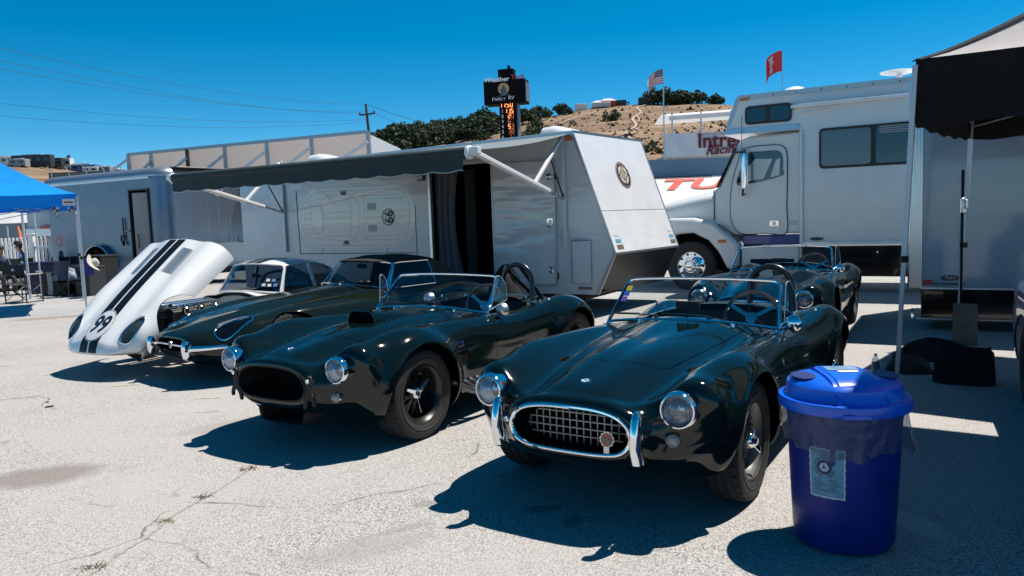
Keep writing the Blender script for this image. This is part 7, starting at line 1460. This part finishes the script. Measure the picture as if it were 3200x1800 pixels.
def tree_proto(seed, h, w_, flat, m_, nclump=26, leaves=46):
    rg = np.random.default_rng(seed); c = MB(); blobs = []
    for i in range(nclump):
        a = rg.random()*2*PI; rr = w_/2*rg.random()**.55; z = h*(flat+(1-flat)*rg.random()*(1-.5*(rr/(w_/2))**2)); blobs.append((rr*math.cos(a), rr*math.sin(a), z, w_*(.11+.09*rg.random())))
    for bx, by, bz, br in blobs:
        for k in range(leaves):
            d = rg.normal(size=3); d /= np.linalg.norm(d); s = br*(.75+.3*rg.random()); P = Vector((bx, by, bz))+Vector(d)*s*Vector((1,1,.75)).length/1.6; n = (Vector(d)+Vector(rg.normal(size=3)*.55)).normalized(); u = n.orthogonal().normalized(); u.rotate(Matrix.Rotation(rg.random()*6, 3, n)); v_ = n.cross(u); q = br*(.22+.2*rg.random())
            c.add([P+u*q, P+v_*q*.8, P-u*q*.9, P-v_*q*.7], [(0,1,2,3)])
    root = bpy.data.objects.new('tree', None); COL.objects.link(root); c.build('crown', m_, root, smooth=0, fix=False)
    tr = MB(); tr.tube([(0,0,-.6),(.05*h*.2,0,h*.25),(0,.03*h,h*.55)], [w_*.045,w_*.035,w_*.02], 7)
    for k in range(5): a = 2*PI*k/5+seed; tr.tube([(0,0,h*.22),(w_*.16*math.cos(a), w_*.16*math.sin(a), h*.45),(w_*.34*math.cos(a), w_*.34*math.sin(a), h*.68)], [w_*.02,w_*.015,w_*.008], 5)
    tr.build('trunk', BARK, root); return root
TP = [tree_proto(1, 9, 11, .2, FOL[0]), tree_proto(2, 8, 10, .2, FOL[1]), tree_proto(3, 7, 10, .15, FOL[0]), tree_proto(4, 7, 14, .3, FOL[0], 34), tree_proto(5, 3, 4.5, .15, FOL[2], 14, 40), tree_proto(6, 6, 8, .15, FOL[1], 24)]
used = set()
def put(k, u, v, lab, grp, b=None, sc=1.0, name='oak_tree'):
    h_ = hit(b or hb, u*D, v*D)
    if h_ is None: return
    rg = random.Random(int(u*7+v*13)); o = TP[k]
    if k in used: o = copy_tree(o)
    used.add(k); o.name = name; o.location = h_-Vector((0,0,.4)); o.rotation_euler = (0, 0, rg.random()*6.28); s = sc*rg.uniform(.9, 1.12); o.scale = (s, s, s*rg.uniform(.9, 1.08)); tag(o, lab, 'bush' if 'bush' in name else 'tree', grp)
WG = 'trees of the dense wood on the left slope'; WL = 'dark leafy tree in the dense wood climbing the hill left of the scoreboard'
rg = random.Random(3)
for u in np.arange(950, 1236, 15):
    top = np.interp(u, [950,975,1010,1070,1130,1180,1235], [368,352,338,326,318,308,296])
    for j in range(4):
        v = top+10+j*11+rg.uniform(-3,3)
        if v < np.interp(u, [950,1040,1100,1160,1235], [395,392,372,352,340]): put(rg.choice((0,1,2)), u+rg.uniform(-6,6), v, WL, WG, None, rg.uniform(.75,1.1))
for u in np.arange(1150, 1236, 20): put(rg.choice((0,1)), u, np.interp(u, [1150,1235], [330,312]), WL, WG, None, .8)
for u, v, k, s, lab in ((1316,312,0,.85,'tall tree just right of the scoreboard column'), (1336,308,1,.85,'second tree right of the scoreboard column'), (1358,304,0,.9,'broad tree on the ridge between scoreboard and bright roofs'), (1352,318,5,.7,'shadowed tree below the broad ridge tree'), (1378,292,2,.5,'small ridge tree, leftmost of a pair'), (1412,288,2,.75,'ridge tree with a pale roof beside it'), (1430,287,2,.45,'low tree at the right end of the ridge wood')): put(k, u, v, lab, 'ridge trees right of the scoreboard', None, s)
for u, v, k, s, lab in ((1655,258,3,.85,'flat crowned oak on the hilltop behind the striped flag'), (1690,256,3,.95,'widest flat crowned oak on the hilltop'), (1712,257,3,.8,'flat crowned oak at the right of the hilltop clump'), (1752,255,3,.75,'leaning hilltop oak standing apart from the clump'), (1800,259,3,.62,'lowest hilltop oak, above the white canopy roof')): put(k, u, v, lab, 'hilltop oaks', None, s)
for u, v, k, s, lab in ((1538,302,5,.72,'round dark bush alone on the open hillside'), (1215,352,5,.7,'round bush left of the scoreboard column'), (1140,336,4,.7,'small bush at the edge of the wood'), (1405,318,4,.7,'bush on the slope above the trailer roof unit'), (1440,312,4,.6,'bush on the slope, right of two'), (1378,322,4,.6,'low bush in the gully'), (1345,340,5,.75,'scrub at the foot of the gully'), (1330,350,5,.7,'scrub behind the trailer roof'), (1470,300,4,.4,'little bush high on the slope'), (1710,305,4,.65,'dark bush under the white canopy'), (1760,308,4,.35,'tiny bush right of the dark bush'), (1290,345,4,.6,'bush close to the scoreboard foot'), (1634,372,4,.75,'green scrub below the flagpole, left'), (1650,380,4,.8,'green scrub below the flagpole, right'), (1622,382,5,.5,'green scrub against the trailer tail')): put(k, u, v, lab, 'bushes on the dry hillside', None, s, 'bush')
for i, o in enumerate(TP):
    if i not in used:
        for ch in list(o.children): bpy.data.objects.remove(ch)
        bpy.data.objects.remove(o)
# dry tufts and scrub scattered over the slope
SCR = MB(); rs = np.random.default_rng(9)
for k in range(1500):
    u, v = rs.uniform(1000, 2300), rs.uniform(262, 400); h_ = hb.ray_cast(Vector((0,0,CAM_H)), ray(u*D, v*D).normalized())[0]
    if h_ is None: continue
    s_ = rs.uniform(.25, .9)*(2.2 if k % 9 == 0 else 1); c_ = h_+Vector((0,0,s_*.2))
    for j in range(5): a = rs.random()*6.28; SCR.add([c_+Vector((s_*math.cos(a), s_*.6*math.sin(a), -.3*s_)), c_+Vector((s_*math.cos(a+2), s_*.6*math.sin(a+2), -.2*s_)), c_+Vector((s_*.4*math.cos(a+4), s_*.4*math.sin(a+4), s_*rs.uniform(.3,.8)))], [(0,1,2)])
kind(SCR.build('dry_scrub', mat('scrub_brown', (.12,.095,.055), .95, var=.6, vscale=.12), smooth=0, fix=False), 'stuff')
# dirt track climbing the hill
TR = mat('dirt_track', (.36,.28,.2), .95, var=.2, vscale=.3)
def track(nm, pts, w_, b=None):
    P = [hit(b or hb, u*D, v*D) for u, v in round_poly(pts, 8, False)]; P = [q for q in P if q is not None]; m = MB(); m.grid([[q+Vector((-w_/2,0,.35)), q+Vector((w_/2,0,.35))] for q in P]); kind(m.build(nm, TR, smooth=80), 'structure')
track('dirt_path', [(1588,352),(1575,335),(1600,318),(1592,300),(1612,285),(1604,272),(1628,264)], 1.1); track('dirt_path', [(1612,330),(1596,322),(1608,305),(1600,290)], .6); track('dirt_path', [(1360,333),(1400,316),(1440,300),(1500,282)], 1.0)
# tents and people on the ridge
def block(nm, lab, cat, u, v, b, size, m_, grp=None, rz=0, roof=None, win=True):
    h_ = hit(b, u*D, v*D)
    if h_ is None: return
    r = thing(nm, lab, cat, h_, rz, grp); m = MB(); m.box((0,0,size[2]/2), size); m.build('body', m_, r, bev=.12)
    if roof == 'tent': m = MB(); x, y, z = size[0]/2*1.08, size[1]/2*1.08, size[2]; m.add([(-x,-y,z),(x,-y,z),(x,y,z),(-x,y,z),(-x*.5,0,z*1.55),(x*.5,0,z*1.55)], [(0,1,5,4),(1,2,5),(2,3,4,5),(3,0,4)]); m.build('roof', TENTW, r, smooth=0)
    elif roof: m = MB(); m.box((0,0,size[2]+.12), (size[0]*.5,size[1]*.5,.25)); m.build('roof_unit', roof, r)
    if win:
        n = max(2, int(size[0]/2.2))
        for k in range(n): m = MB(); m.box((-size[0]/2+(k+.5)*size[0]/n, -size[1]/2-.03, size[2]*.62), (size[0]/n*.55,.06,size[2]*.28)); m.build('window', mat('dark_window', (.012,.014,.016)), r)
        for s in (-1, 1): m = MB(); m.cyl((s*size[0]*.32,-size[1]/2-.02,.1), (s*size[0]*.32,-size[1]/2+.3,.1), .45, n=12); m.build('wheel', MATTE, r)
block('tent', 'white marquee on the ridge with two peaks, left of the red one', 'tent', 1512, 269, hb, (9,5,2.2), TENTW, None, 0, 'tent', False); block('tent', 'red walled marquee with white peak on the ridge', 'tent', 1530, 266, hb, (7,5,2.6), mat('tent_red', (.45,.02,.015), .7), None, 0, 'tent', False); block('tent', 'small white tent on the ridge, farthest left', 'tent', 1462, 276, hb, (6,4,2.8), TENTW, None, 0, None, False); block('hut', 'dark hut at the left of the hilltop oaks', 'hut', 1622, 262, hb, (6,4,3.4), mat('hut_dark', (.03,.035,.04), .7), None, 0, mat('hut_dark', (.03,.035,.04)), False)
for u, lab in ((1558,'dark parked vehicle on the ridge beside the red marquee'), (1567,'second dark parked vehicle on the ridge')): block('parked_car', lab, 'car', u, 264, hb, (3.2,2,2.6), mat('hut_dark', (.03,.035,.04)), 'vehicles parked on the ridge')
def far_person(lab, u, v, grp):
    h_ = hit(hb, u*D, v*D); r = thing('person', lab, 'person', h_, 0, grp); o = skin_mesh('body', [((0,0,.95),.16),((0,0,1.4),.19),((0,0,1.55),.07),((0,0,1.72),.11),((.25,0,1.35),.07),((.3,0,.95),.05),((-.25,0,1.35),.07),((-.3,0,.95),.05),((.1,0,.5),.1),((.12,0,.05),.08),((-.1,0,.5),.1),((-.14,-.1,.05),.08)], [(0,1),(1,2),(2,3),(1,4),(4,5),(1,6),(6,7),(0,8),(8,9),(0,10),(10,11)], mat('clothes_dark', (.02,.02,.025), .8), r); o.scale = (1.2,1.2,1.15)
for u, v, lab in ((1584,298,'walker in dark clothes on the hill path, left of two'), (1587,297,'walker in dark clothes on the hill path, right of two')): far_person(lab, u, v, 'walkers on the hill path')
for u, lab in ((1578,'person standing on the ridge near the red marquee'), (1582,'second person standing on the ridge')): far_person(lab, u, 263, 'people on the ridge')
# motorhomes on the left hill
RVM = [mat('rv_white', (.62,.63,.62), .5), mat('rv_dark', (.03,.032,.036), .5), mat('rv_grey', (.28,.29,.3), .5), mat('rv_blue', (.05,.12,.3), .5)]
RVS = [(8,418,2.0,9,3.2,0,'white motorhome at the left end of the hilltop row'), (30,418,2.0,8,2.9,0,'white trailer second in the hilltop row'), (50,420,1.6,5,2.3,2,'grey van between white trailer and dark coach'), (85,420,2,12,3.6,1,'long dark coach with roof box on the hilltop'), (118,422,2,11,3.0,1,'dark motorhome with awning beside the coach'), (150,424,2,8,3.4,2,'grey motorhome right of the dark pair'), (168,425,2,4,3.6,0,'tall white cab-over camper on the hilltop'), (184,428,2,7,2.0,0,'low white camper on the falling hilltop'), (200,430,2,7,2.4,1,'dark camper halfway down the hilltop row'), (215,431,2,8,2.4,3,'blue roofed camper in the hilltop row'), (232,433,2,5,2.0,0,'white van past the blue camper'), (248,435,2,9,2.4,2,'long grey trailer low in the hilltop row'), (268,437,2,5,2.6,1,'dark van near the end of the hilltop row'), (284,439,2,6,2.2,0,'white camper near the end of the hilltop row'), (300,441,2,6,2.3,2,'grey camper at the right end of the hilltop row')]
for u, v, w_, l, hh, k, lab in RVS: block('motorhome', lab, 'motorhome', u, v, lb_, (l,2.6,hh), RVM[k], 'motorhomes on the left hilltop', 0, RVM[0] if k != 0 else RVM[2])
def flag(nm, lab, top, base, w_, h_, mk, pr=.05, fold=.25, swing=-1):
    r = thing(nm, lab, 'flag', base); L_ = (top-base); m = MB(); m.tube([Vector((0,0,0)), L_], [pr, pr*.6], 8); m.build('pole', mat('pole_metal', (.5,.52,.54), .35, .6), r)
    def P(a, b, off=0):      # a along the fly, b down the hoist
        droop = a*a*.55; return L_+Vector((swing*w_*a*(1-.35*a), -.25*w_*math.sin(a*7+b*1.5)*fold*a+off, -b*h_-droop*w_-.05*h_*math.sin(a*6)*a))
    mk(r, P, w_, h_); return r
def us(r, P, w_, h_):
    RD, WH, NB = mat('flag_red', (.42,.02,.03), .8), mat('flag_white', (.75,.75,.75), .8), mat('flag_navy', (.02,.03,.10), .8)
    for k in range(13):
        m = MB(); m.grid([[P(a, (k+q)/13) for q in (0, 1)] for a in np.linspace(.4 if k < 7 else 0, 1, 14)]); m.build('stripe', RD if k % 2 == 0 else WH, r)
    m = MB(); m.grid([[P(a, b) for b in np.linspace(0, 7/13, 8)] for a in np.linspace(0, .4, 8)]); c = m.build('canton', NB, r); m = MB()
    for i in range(9):
        for j in range(6 if i % 2 == 0 else 5):
            a, b = .4*(j+(.5 if i % 2 == 0 else 1))/6.0, 7/13*(i+.5)/9
            for off in (-.01,): q = P(a, b, off); m.add([q+Vector((.012*w_*math.cos(2*PI*k/5+.3), 0, .012*w_*math.sin(2*PI*k/5+.3))) for k in range(5)], [(0,1,2,3,4)])
    kind(m.build('stars', WH, c, fix=False), 'stuff')
flag('national_flag', 'striped flag with starry blue corner on a tall pole before the hill', at(2072,216,60), at(2076,500,60)-Vector((0,0,5)), 1.9, 1.05, us, .07, .6)
def red(r, P, w_, h_):
    RD = mat('banner_red', (.55,.03,.04), .8); WH = mat('flag_white', (.75,.75,.75)); m = MB(); m.grid([[P(a, b) for b in np.linspace(0, 1, 8)] for a in np.linspace(0, 1, 14)]); f = m.build('cloth', RD, r)
    for off in (-.02,): text('flag_script', 'Snap-on', .52, WH, f, None, bold=.012, extrude=0, shear=.25, fn=lambda p: P(min(1, max(0, .5-p.x/1.9)), min(1, max(0, .5-p.y/1.0)), off) if False else P(min(1, max(0, .52+p.y/1.7)), min(1, max(0, .48+p.x/2.1)), off))
flag('red_flag', 'red flag with white script on a thin pole above the motorhome roof', at(2444,158,60), at(2445,480,60)-Vector((0,0,5)), 2.0, 1.55, red, .05, .5)
q = hit(lb_, 177*D, 428*D); flag('small_flag', 'tiny striped flag above the motorhomes on the left hill', at(176*D, 389*D, q.y), q, 2.6, 1.6, us, .05)
# power pole with wires
def pole():
    b0 = at(928*D, 335*D, 90); tp = at(920*D, 262*D, 90); bs = Vector((b0.x+(b0.x-tp.x)*2.2, 90, 0)); r = thing('power_pole', 'leaning wooden power pole with one crossarm behind the canvas wall', 'pole', bs); WD = mat('pole_wood', (.05,.04,.035), .85); q = lambda u, v: at(u*D, v*D, 90)-bs
    m = MB(); m.tube([Vector((0,0,0)), b0-bs, tp-bs], [.2,.17,.12], 10); m.build('shaft', WD, r); m = MB(); m.bar(q(905.5,289.5), q(942,285), .14, .18); m.build('crossarm', WD, r)
    for a, b in (((905.5,289.5),(905,283)), ((942,285),(941,279)), ((920,266),(919.5,261))): m = MB(); m.cyl(q(*a), q(*b), .11, .08, 8); m.build('insulator', WD, r)
    for a in ((912,291),(934,288)): m = MB(); m.bar(q(*a), q(923,297), .05); m.build('brace', STEEL, r)
    return q, bs
pq, pb = pole()
WR = mat('wire', (.03,.035,.04), .6)
def wire(lab, a, b, sag, r_=.018):
    P = [a.lerp(b, t)-Vector((0,0,sag*4*t*(1-t))) for t in np.linspace(0, 1, 24)]; m = MB(); m.tube(P, r_, 5); tag(m.build('power_wire', WR), lab, 'wire', 'wires of the power line')
for k, ((u0, v0, y0), (u1, v1, y1), lab) in enumerate((((-40,112,42),(920,262,90),'top wire from the upper left to the pole tip'), ((-40,143,42),(905.5,284,90),'second wire from the left to the crossarm'), ((-40,166,42),(941,280,90),'third wire from the left to the crossarm'), ((-40,255,60),(924,300,90),'fourth wire, low on the left'), ((-40,288,60),(925,306,90),'lowest wire on the left'), ((920,262,90),(1240,322,200),'wire running right from the pole tip to the hill'), ((942,285,90),(1150,322,190),'wire running right from the crossarm to the wood'))): wire(lab, at(u0*D, v0*D, y0), at(u1*D, v1*D, y1), .8 if k < 5 else 1.5, .012 if k < 5 else .03)
for k, (u, v, y) in enumerate(((1576,336,75), (1604,347,75))):
    b0 = at(u*D, v*D, y); r = thing('utility_pole', ('short utility pole with crossarm peeking over the trailer tail', 'second short utility pole right of the trailer tail')[k], 'pole', (b0.x, y, 0)); m = MB(); m.tube([(0,0,0),(0,0,b0.z)], .13, 8); m.build('shaft', mat('pole_wood', (.05,.04,.035)), r); m = MB(); m.bar((-.9,0,b0.z-.25),(.9,0,b0.z-.05),.1); m.build('crossarm', mat('pole_wood', (.05,.04,.035)), r)
# scoreboard tower
def tower():
    y = 110; q = lambda u, v: at(1450+u*.18637, 180+v*.18637, y); o = q(755, 1000); r = thing('scoreboard_tower', 'black scoreboard tower with lap numbers and a wide sign on top', 'scoreboard', (o.x, y, 0), R(-14)); F_ = Frame(o.x, y, R(14)); Z = lambda u, v, yy=0: F_.pt(1450+u*.18637, 180+v*.18637, 'y', yy); BK = mat('tower_black', (.005,.005,.006), .7, spec=.08)
    def bx(nm, u0, v0, u1, v1, dy, m_=BK, y0=0): a, b = Z(u0, v0, y0), Z(u1, v1, y0); m = MB(); m.box(((a.x+b.x)/2, y0+dy/2, (a.z+b.z)/2), (abs(b.x-a.x), dy, abs(b.z-a.z))); return m.build(nm, m_, r)
    zt = Z(600, 770).z; xa, xb = Z(596, 1000).x, Z(885, 1000).x; m = MB(); m.box(((xa+xb)/2, 1.0, zt/2), (xb-xa, 2.0, zt)); m.build('column', BK, r); m = MB(); m.box((xb+.06, 1.0, zt/2), (.10, 1.7, zt)); m.build('column_side', mat('tower_side_grey', (.10,.12,.14), .5), r)
    bx('sign_box', 325, 400, 1030, 745, 2.6, BK, -.3); bx('top_box', 565, 200, 825, 360, 1.6, BK, .2); bx('chimney', 725, 130, 762, 190, .6, BK, .6); m = MB(); a, b = Z(330, 770), Z(1030, 715)
    W_ = Z(1030,500).x; m = MB(); m.box((W_+.05,1.0,Z(1030,560).z), (.12,2.3,Z(1030,400).z-Z(1030,720).z)); m.build('sign_side', mat('tower_side_grey', (.10,.12,.14)), r)
    T_ = lambda s, u, v, sz, m_, nm, **k: text(nm, s, sz, m_, r, face_M(Z(u, v, -.34), (1,0,0), (0,-1,0)), extrude=.02, **k); sc = (Z(1000,0).x-Z(0,0).x)/1000
    WL_ = mat('sign_letter_white', (.78,.79,.8), .5); T_('Weather', 545, 372, 78*sc*1.25, WL_, 'lettering', bold=.02, align='CENTER', sx=1.18); T_('Tech', 900, 322, 78*sc*1.25, mat('sign_letter_red', (.35,.02,.03), .4), 'lettering', bold=.02, sx=1.18)
    T_('F', 490, 703, 84*sc, WL_, 'lettering'); T_('AMILY', 605, 698, 64*sc, WL_, 'lettering', spacing=1.08); T_('RV', 790, 674, 84*sc, WL_, 'lettering')
    c = Z(662, 522, -.32); m = MB(); m.prism([(c.x+94*sc*math.cos(a), c.z+94*sc*math.sin(a)) for a in np.linspace(0, 2*PI, 32, endpoint=False)], (-.36,-.31), XZ); dsk = m.build('logo_disc', mat('logo_sand', (.45,.27,.13), .5, var=.3, vscale=1.2), r); m = MB(); m.prism([(c.x+a*sc, c.z+b*sc) for a, b in ((-45,-85),(-40,-10),(-18,10),(-15,40),(0,52),(20,40),(22,10),(42,-5),(45,-80))], (-.39,-.36), XZ); m.prism([(c.x+a*sc, c.z+b*sc) for a, b in ((-140,-128),(-60,-100),(120,-92),(122,-102),(0,-112),(-60,-118))], (-.39,-.36), XZ); m.build('logo_tower', mat('logo_slate', (.06,.09,.13), .5), dsk)
    ON = mat('led_on', (.3,.08,.02), .5, emit=(1,.30,.08), es=1.6); MID = mat('led_mid', (.2,.05,.02), .5, emit=(.8,.2,.06), es=.35); OFF = mat('led_off', (.10,.045,.03), .5)
    SEG = {'0':'abcdef','1':'bc','2':'abged','3':'abgcd','5':'afgcd','6':'afgedc'}; LN_ = {'a':((0,2),(1,2)),'b':((1,2),(1,1)),'c':((1,1),(1,0)),'d':((0,0),(1,0)),'e':((0,1),(0,0)),'f':((0,2),(0,1)),'g':((0,1),(1,1))}
    def digit(ch, u, v, h, m_):
        m = MB()
        for s_ in SEG[ch]:
            (x0,y0_),(x1,y1_) = LN_[s_]; p0 = Z(u+(x0-.5)*h*.48, v-(y0_-1)*h/2, -.06); p1 = Z(u+(x1-.5)*h*.48, v-(y1_-1)*h/2, -.06); m.bar(p0.lerp(p1,.07), p0.lerp(p1,.93), .13*h*sc, .06, up=(0,1,0))
        kind(m.build('digit', m_, r), 'stuff')
    for row in (((612,798,'1',ON),(668,796,'1',ON),(735,790,'5',ON),(793,785,'0',ON)), ((700,895,'1',ON),(755,893,'1',ON),(806,888,'5',ON)), ((760,975,'2',ON),(813,970,'0',MID)), ((760,1065,'6',MID),(813,1060,'0',OFF)), ((762,1152,'5',ON),(818,1148,'3',MID)), ((770,1240,'3',MID),(822,1232,'0',MID)), ((775,1325,'1',MID),(826,1320,'2',OFF))):
        for u, v, ch, mm in row: digit(ch, u, v, 76 if v < 820 else 70, mm)
    for k, v in enumerate((900,985,1073,1160,1247,1333)): text('row_number', str(k+1), 70*sc, WL_, r, face_M(Z(645+k*2, v, -.05), (1,0,0), (0,-1,0)), extrude=.02, bold=.01)
    m = MB(); p0 = Z(960, 300, .5); m.tube([p0-Vector((0,0,.5)), p0+Vector((0,0,1.3))], .05, 6); m.build('aerial', STEEL, r)
tower()
# canvas wall of a transporter behind the trailers
def canvas_wall():
    tl, tr = at(402, 487, 25.5), at(1150, 416, 22.0); r = thing('canvas_wall', 'tan canvas wall with steel posts and diagonal props behind the trailers', 'awning wall', (tl.x, tl.y, 0)); o = Vector((tl.x, tl.y, 0)); tan = cloth('canvas_tan', (.52,.455,.42), .5, .08, .8); ST = mat('prop_steel', (.34,.38,.42), .4, .7); WP = mat('prop_white', (.66,.69,.71), .4)
    top = lambda t: tl.lerp(tr, t)-o; us_ = [402,503,615,731,861,999,1151]
    def tt(u):
        a, b = 0, 1
        for _ in range(30):
            c_ = (a+b)/2; w_ = tl.lerp(tr, c_); px = 1600+CAM_F*w_.x/w_.y
            a, b = (c_, b) if px < u else (a, c_)
        return a
    ts = [0]+[tt(u) for u in us_[1:-1]]+[1]
    for a, b in zip(ts[:-1], ts[1:]): m = MB(); A_, B_ = top(a)+(top(b)-top(a))*.01, top(b)-(top(b)-top(a))*.01; n = 7; m.grid([[A_.lerp(B_, q)+Vector((0,.05+.03*math.sin(q*PI),-k*2.4)) for q in np.linspace(0,1,n)] for k in (0,.5,1)]); m.build('panel', tan, r)
    for k, t_ in enumerate(ts): m = MB(); m.bar(top(t_)+Vector((0,-.03,.03)), Vector((top(t_).x, top(t_).y-.03, 0)), .10, .09); m.build('post', ST if k not in (2,) else mat('post_dark', (.05,.055,.06), .5), r)
    m = MB(); m.bar(top(-.003)+Vector((0,-.02,.04)), top(1.0)+Vector((0,-.02,.04)), .07, .09); m.build('top_beam', ST, r)
    for a, b in zip(ts[:-1], ts[1:]): m = MB(); m.bar(top(b)+Vector((0,-.10,-.25)), top(b)+(top(a)-top(b))*1.02+Vector((0,-.55,-1.25)), .07, .07); m.build('prop', WP, r)
    m = MB(); m.bar(top(0)+Vector((0,-.05,-.1)), top(-.16)+Vector((0,-.6,-1.0)), .06); m.build('prop', WP, r)
    for k, t_ in enumerate((ts[2], ts[4])):
        for s in (-1, 1): m = MB(); m.bar(top(t_)+Vector((0,-.06,-.75)), top(t_)+Vector((s*.45,-.1,-1.25)), .05); m.build('gusset', ST, r)
    P0 = tr-o; e = at(1252, 465, 23.5)-o; tip = at(1172, 425, 22.2)-o; m = MB(); G = []
    for i in range(10):
        t_ = i/9; a = (P0+Vector((.25,0,-.05))).lerp(e, t_); b = Vector((P0.x+.05+.1*t_, P0.y+.1, P0.z-2.4*t_*.9)); G.append([a.lerp(b, k)+Vector((0,-.05*math.sin(k*9+t_*5),0)) for k in np.linspace(0,1,12)])
    G = [[(P0+Vector((.06,0,-.04))).lerp(e, a)+Vector((0,.02*math.sin(a*14+b*6),-b*2.0)) for b in np.linspace(0,1,8)] for a in np.linspace(0,1,16)]
    m.grid(G); m.build('side_tarp', cloth('tarp_white', (.74,.75,.76), .45, .05, 1, .4, 5), r)
canvas_wall()
# white hospitality deck, banner and red-lettered tent
def deck():
    c = at(2090, 362, 62); r = thing('shade_canopy', 'flat white shade roof on posts above the racing banner', 'canopy', (c.x, 62, 0)); W_, Dp = 11, 6; z = c.z
    m = MB(); m.grid([[(x, y, z+.45-.45*abs(2*y/Dp-1)**1.5+.20*x/W_*2) for x in np.linspace(0, W_, 12)] for y in np.linspace(0, Dp, 9)]); m.build('roof', TENTW, r); m = MB(); m.grid([[(x, -.02, z-.02+.4*x/W_-k) for x in np.linspace(0, W_, 12)] for k in (0,.35)]); m.build('valance', TENTW, r)
    for x in (.3, 2.6, 5.0, 7.5, 10): m = MB(); m.tube([(x,.2,2.0),(x,.2,z+.3)], .06, 8); m.build('post', STEEL, r)
    m = MB(); m.box((W_/2,Dp/2,z-3.1), (W_,Dp,.2)); m.build('deck_floor', mat('deck_grey', (.3,.3,.3), .7), r); m = MB()
    for x in (.3, 10.7):
        for y in (.2, 5.8): m.bar((x,y,0),(x,y,z-3.1),.2)
    m.build('scaffold_leg', STEEL, r)
deck()
def banner():
    a, b, c_ = at(2078, 418, 56), at(2360, 388, 56), at(2078, 492, 56); r = thing('racing_banner', 'white banner with dark red team lettering behind the truck cab', 'banner', (a.x, 56, 0)); w_, h_ = b.x-a.x, a.z-c_.z; m = MB(); z0 = c_.z; rise = 0
    m.grid([[(w_*x, .06*math.sin(x*22+z*4), z0+h_*z) for x in np.linspace(0,1,40)] for z in np.linspace(0,1,6)]); m.build('cloth', mat('banner_cloth', (.62,.65,.70), .7, var=.06, vscale=1), r); RD = mat('banner_maroon', (.16,.008,.015), .6)
    s = h_/74*D/D; sc = (at(2200,450,56).x-at(2100,450,56).x)/100
    text('lettering', 'Intrepid', 62*sc, RD, r, face_M((at(2172,0,56).x-a.x, -.12, z0+h_*.62),(1,0,.0),(0,-1,0)), bold=.03, align='LEFT', extrude=.01); m = MB(); m.bar((at(2172,0,56).x-a.x,-.12,z0+h_*.90),(w_*.98,-.12,z0+h_*.93),.07,.02); m.build('letter_bar', RD, r)
    text('lettering', 'Racing', 40*sc, RD, r, face_M((at(2196,0,56).x-a.x, -.12, z0+h_*.20),(1,0,.05),(0,-1,0)), bold=.02, shear=.45, align='LEFT', extrude=.01)
    for x in (0, w_*.5, w_): m = MB(); m.tube([(x,.1,0),(x,.1,z0+h_+.1)], .05, 8); m.build('post', STEEL, r)
banner()
def redtent():
    a = at(2025, 512, 42); b = at(2330, 478, 42); r = thing('lettered_tent', 'long white tent with blue band and big red letters behind the truck bonnet', 'tent', (a.x, 42, 0)); w_ = 13; zr = at(2025, 512, 42).z-.95; P = lambda x, t: Vector((x, -9*t, zr+.2-2.4*t+.25*math.sin(PI*t)*-1))
    m = MB(); m.grid([[P(x, t) for x in np.linspace(-1, w_, 20)] for t in np.linspace(.0, 1, 12)]); m.build('roof', TENTW, r); m = MB(); m.grid([[(x, .0, zr+.2+k) for x in np.linspace(-1, w_, 8)] for k in (0, .95)]); m.build('blue_band', mat('tent_band_blue', (.10,.19,.28), .7), r); m = MB(); m.grid([[(x,-9,zr-2.2-k*.4) for x in np.linspace(-1,w_,8)] for k in (0,1)]); m.build('eave_band', mat('tent_band_blue', (.1,.19,.28)), r)
    RD = mat('tent_letter_red', (.5,.045,.025), .6)
    xl = at(2046,560,40).x-a.x; text('lettering', 'TU', 1.9, RD, r, None, bold=.05, shear=.5, extrude=0, align='LEFT', fn=lambda p: P(xl+p.x*1.35, .17-p.y*.14)+Vector((0,-.02,.05)))
    m = MB(); m.grid([[P(x, t)+Vector((0,-.01,.03)) for x in np.linspace(-1, 3.4, 8)] for t in (.005,.035)]); m.build('letter_bar', mat('tent_letter_dark', (.09,.03,.05), .6), r)
    for x in (0, 4, 8, 12): m = MB(); m.bar((x,-8.9,0),(x,-8.9,zr-2.2),.1); m.build('post', WHITE, r)
redtent()
# grey slat barrier on the far left
def barrier():
    a, b = at(150, 540, 60), at(330, 560, 60); r = thing('track_barrier', 'grey catch fence with bent posts below the left hill', 'fence', (a.x, 60, 0)); w_ = b.x-a.x+2; m = MB(); zt = a.z; m.box((w_/2,.1,zt/2), (w_,.08,zt)); m.build('mesh_panel', mat('barrier_grey', (.09,.095,.10), .7, var=.2, vscale=1.5), r)
    for k in range(5): m = MB(); x = .3+k*1.35; m.tube([(x,0,0),(x,0,zt+.05),(x-.25,-.1,zt+.45)], .05, 6); m.build('post', STEEL, r)
    for z in (zt*.7, zt*.85): m = MB(); m.bar((0,.02,z),(w_,.02,z),.03); m.build('cable', MATTE, r)
barrier()
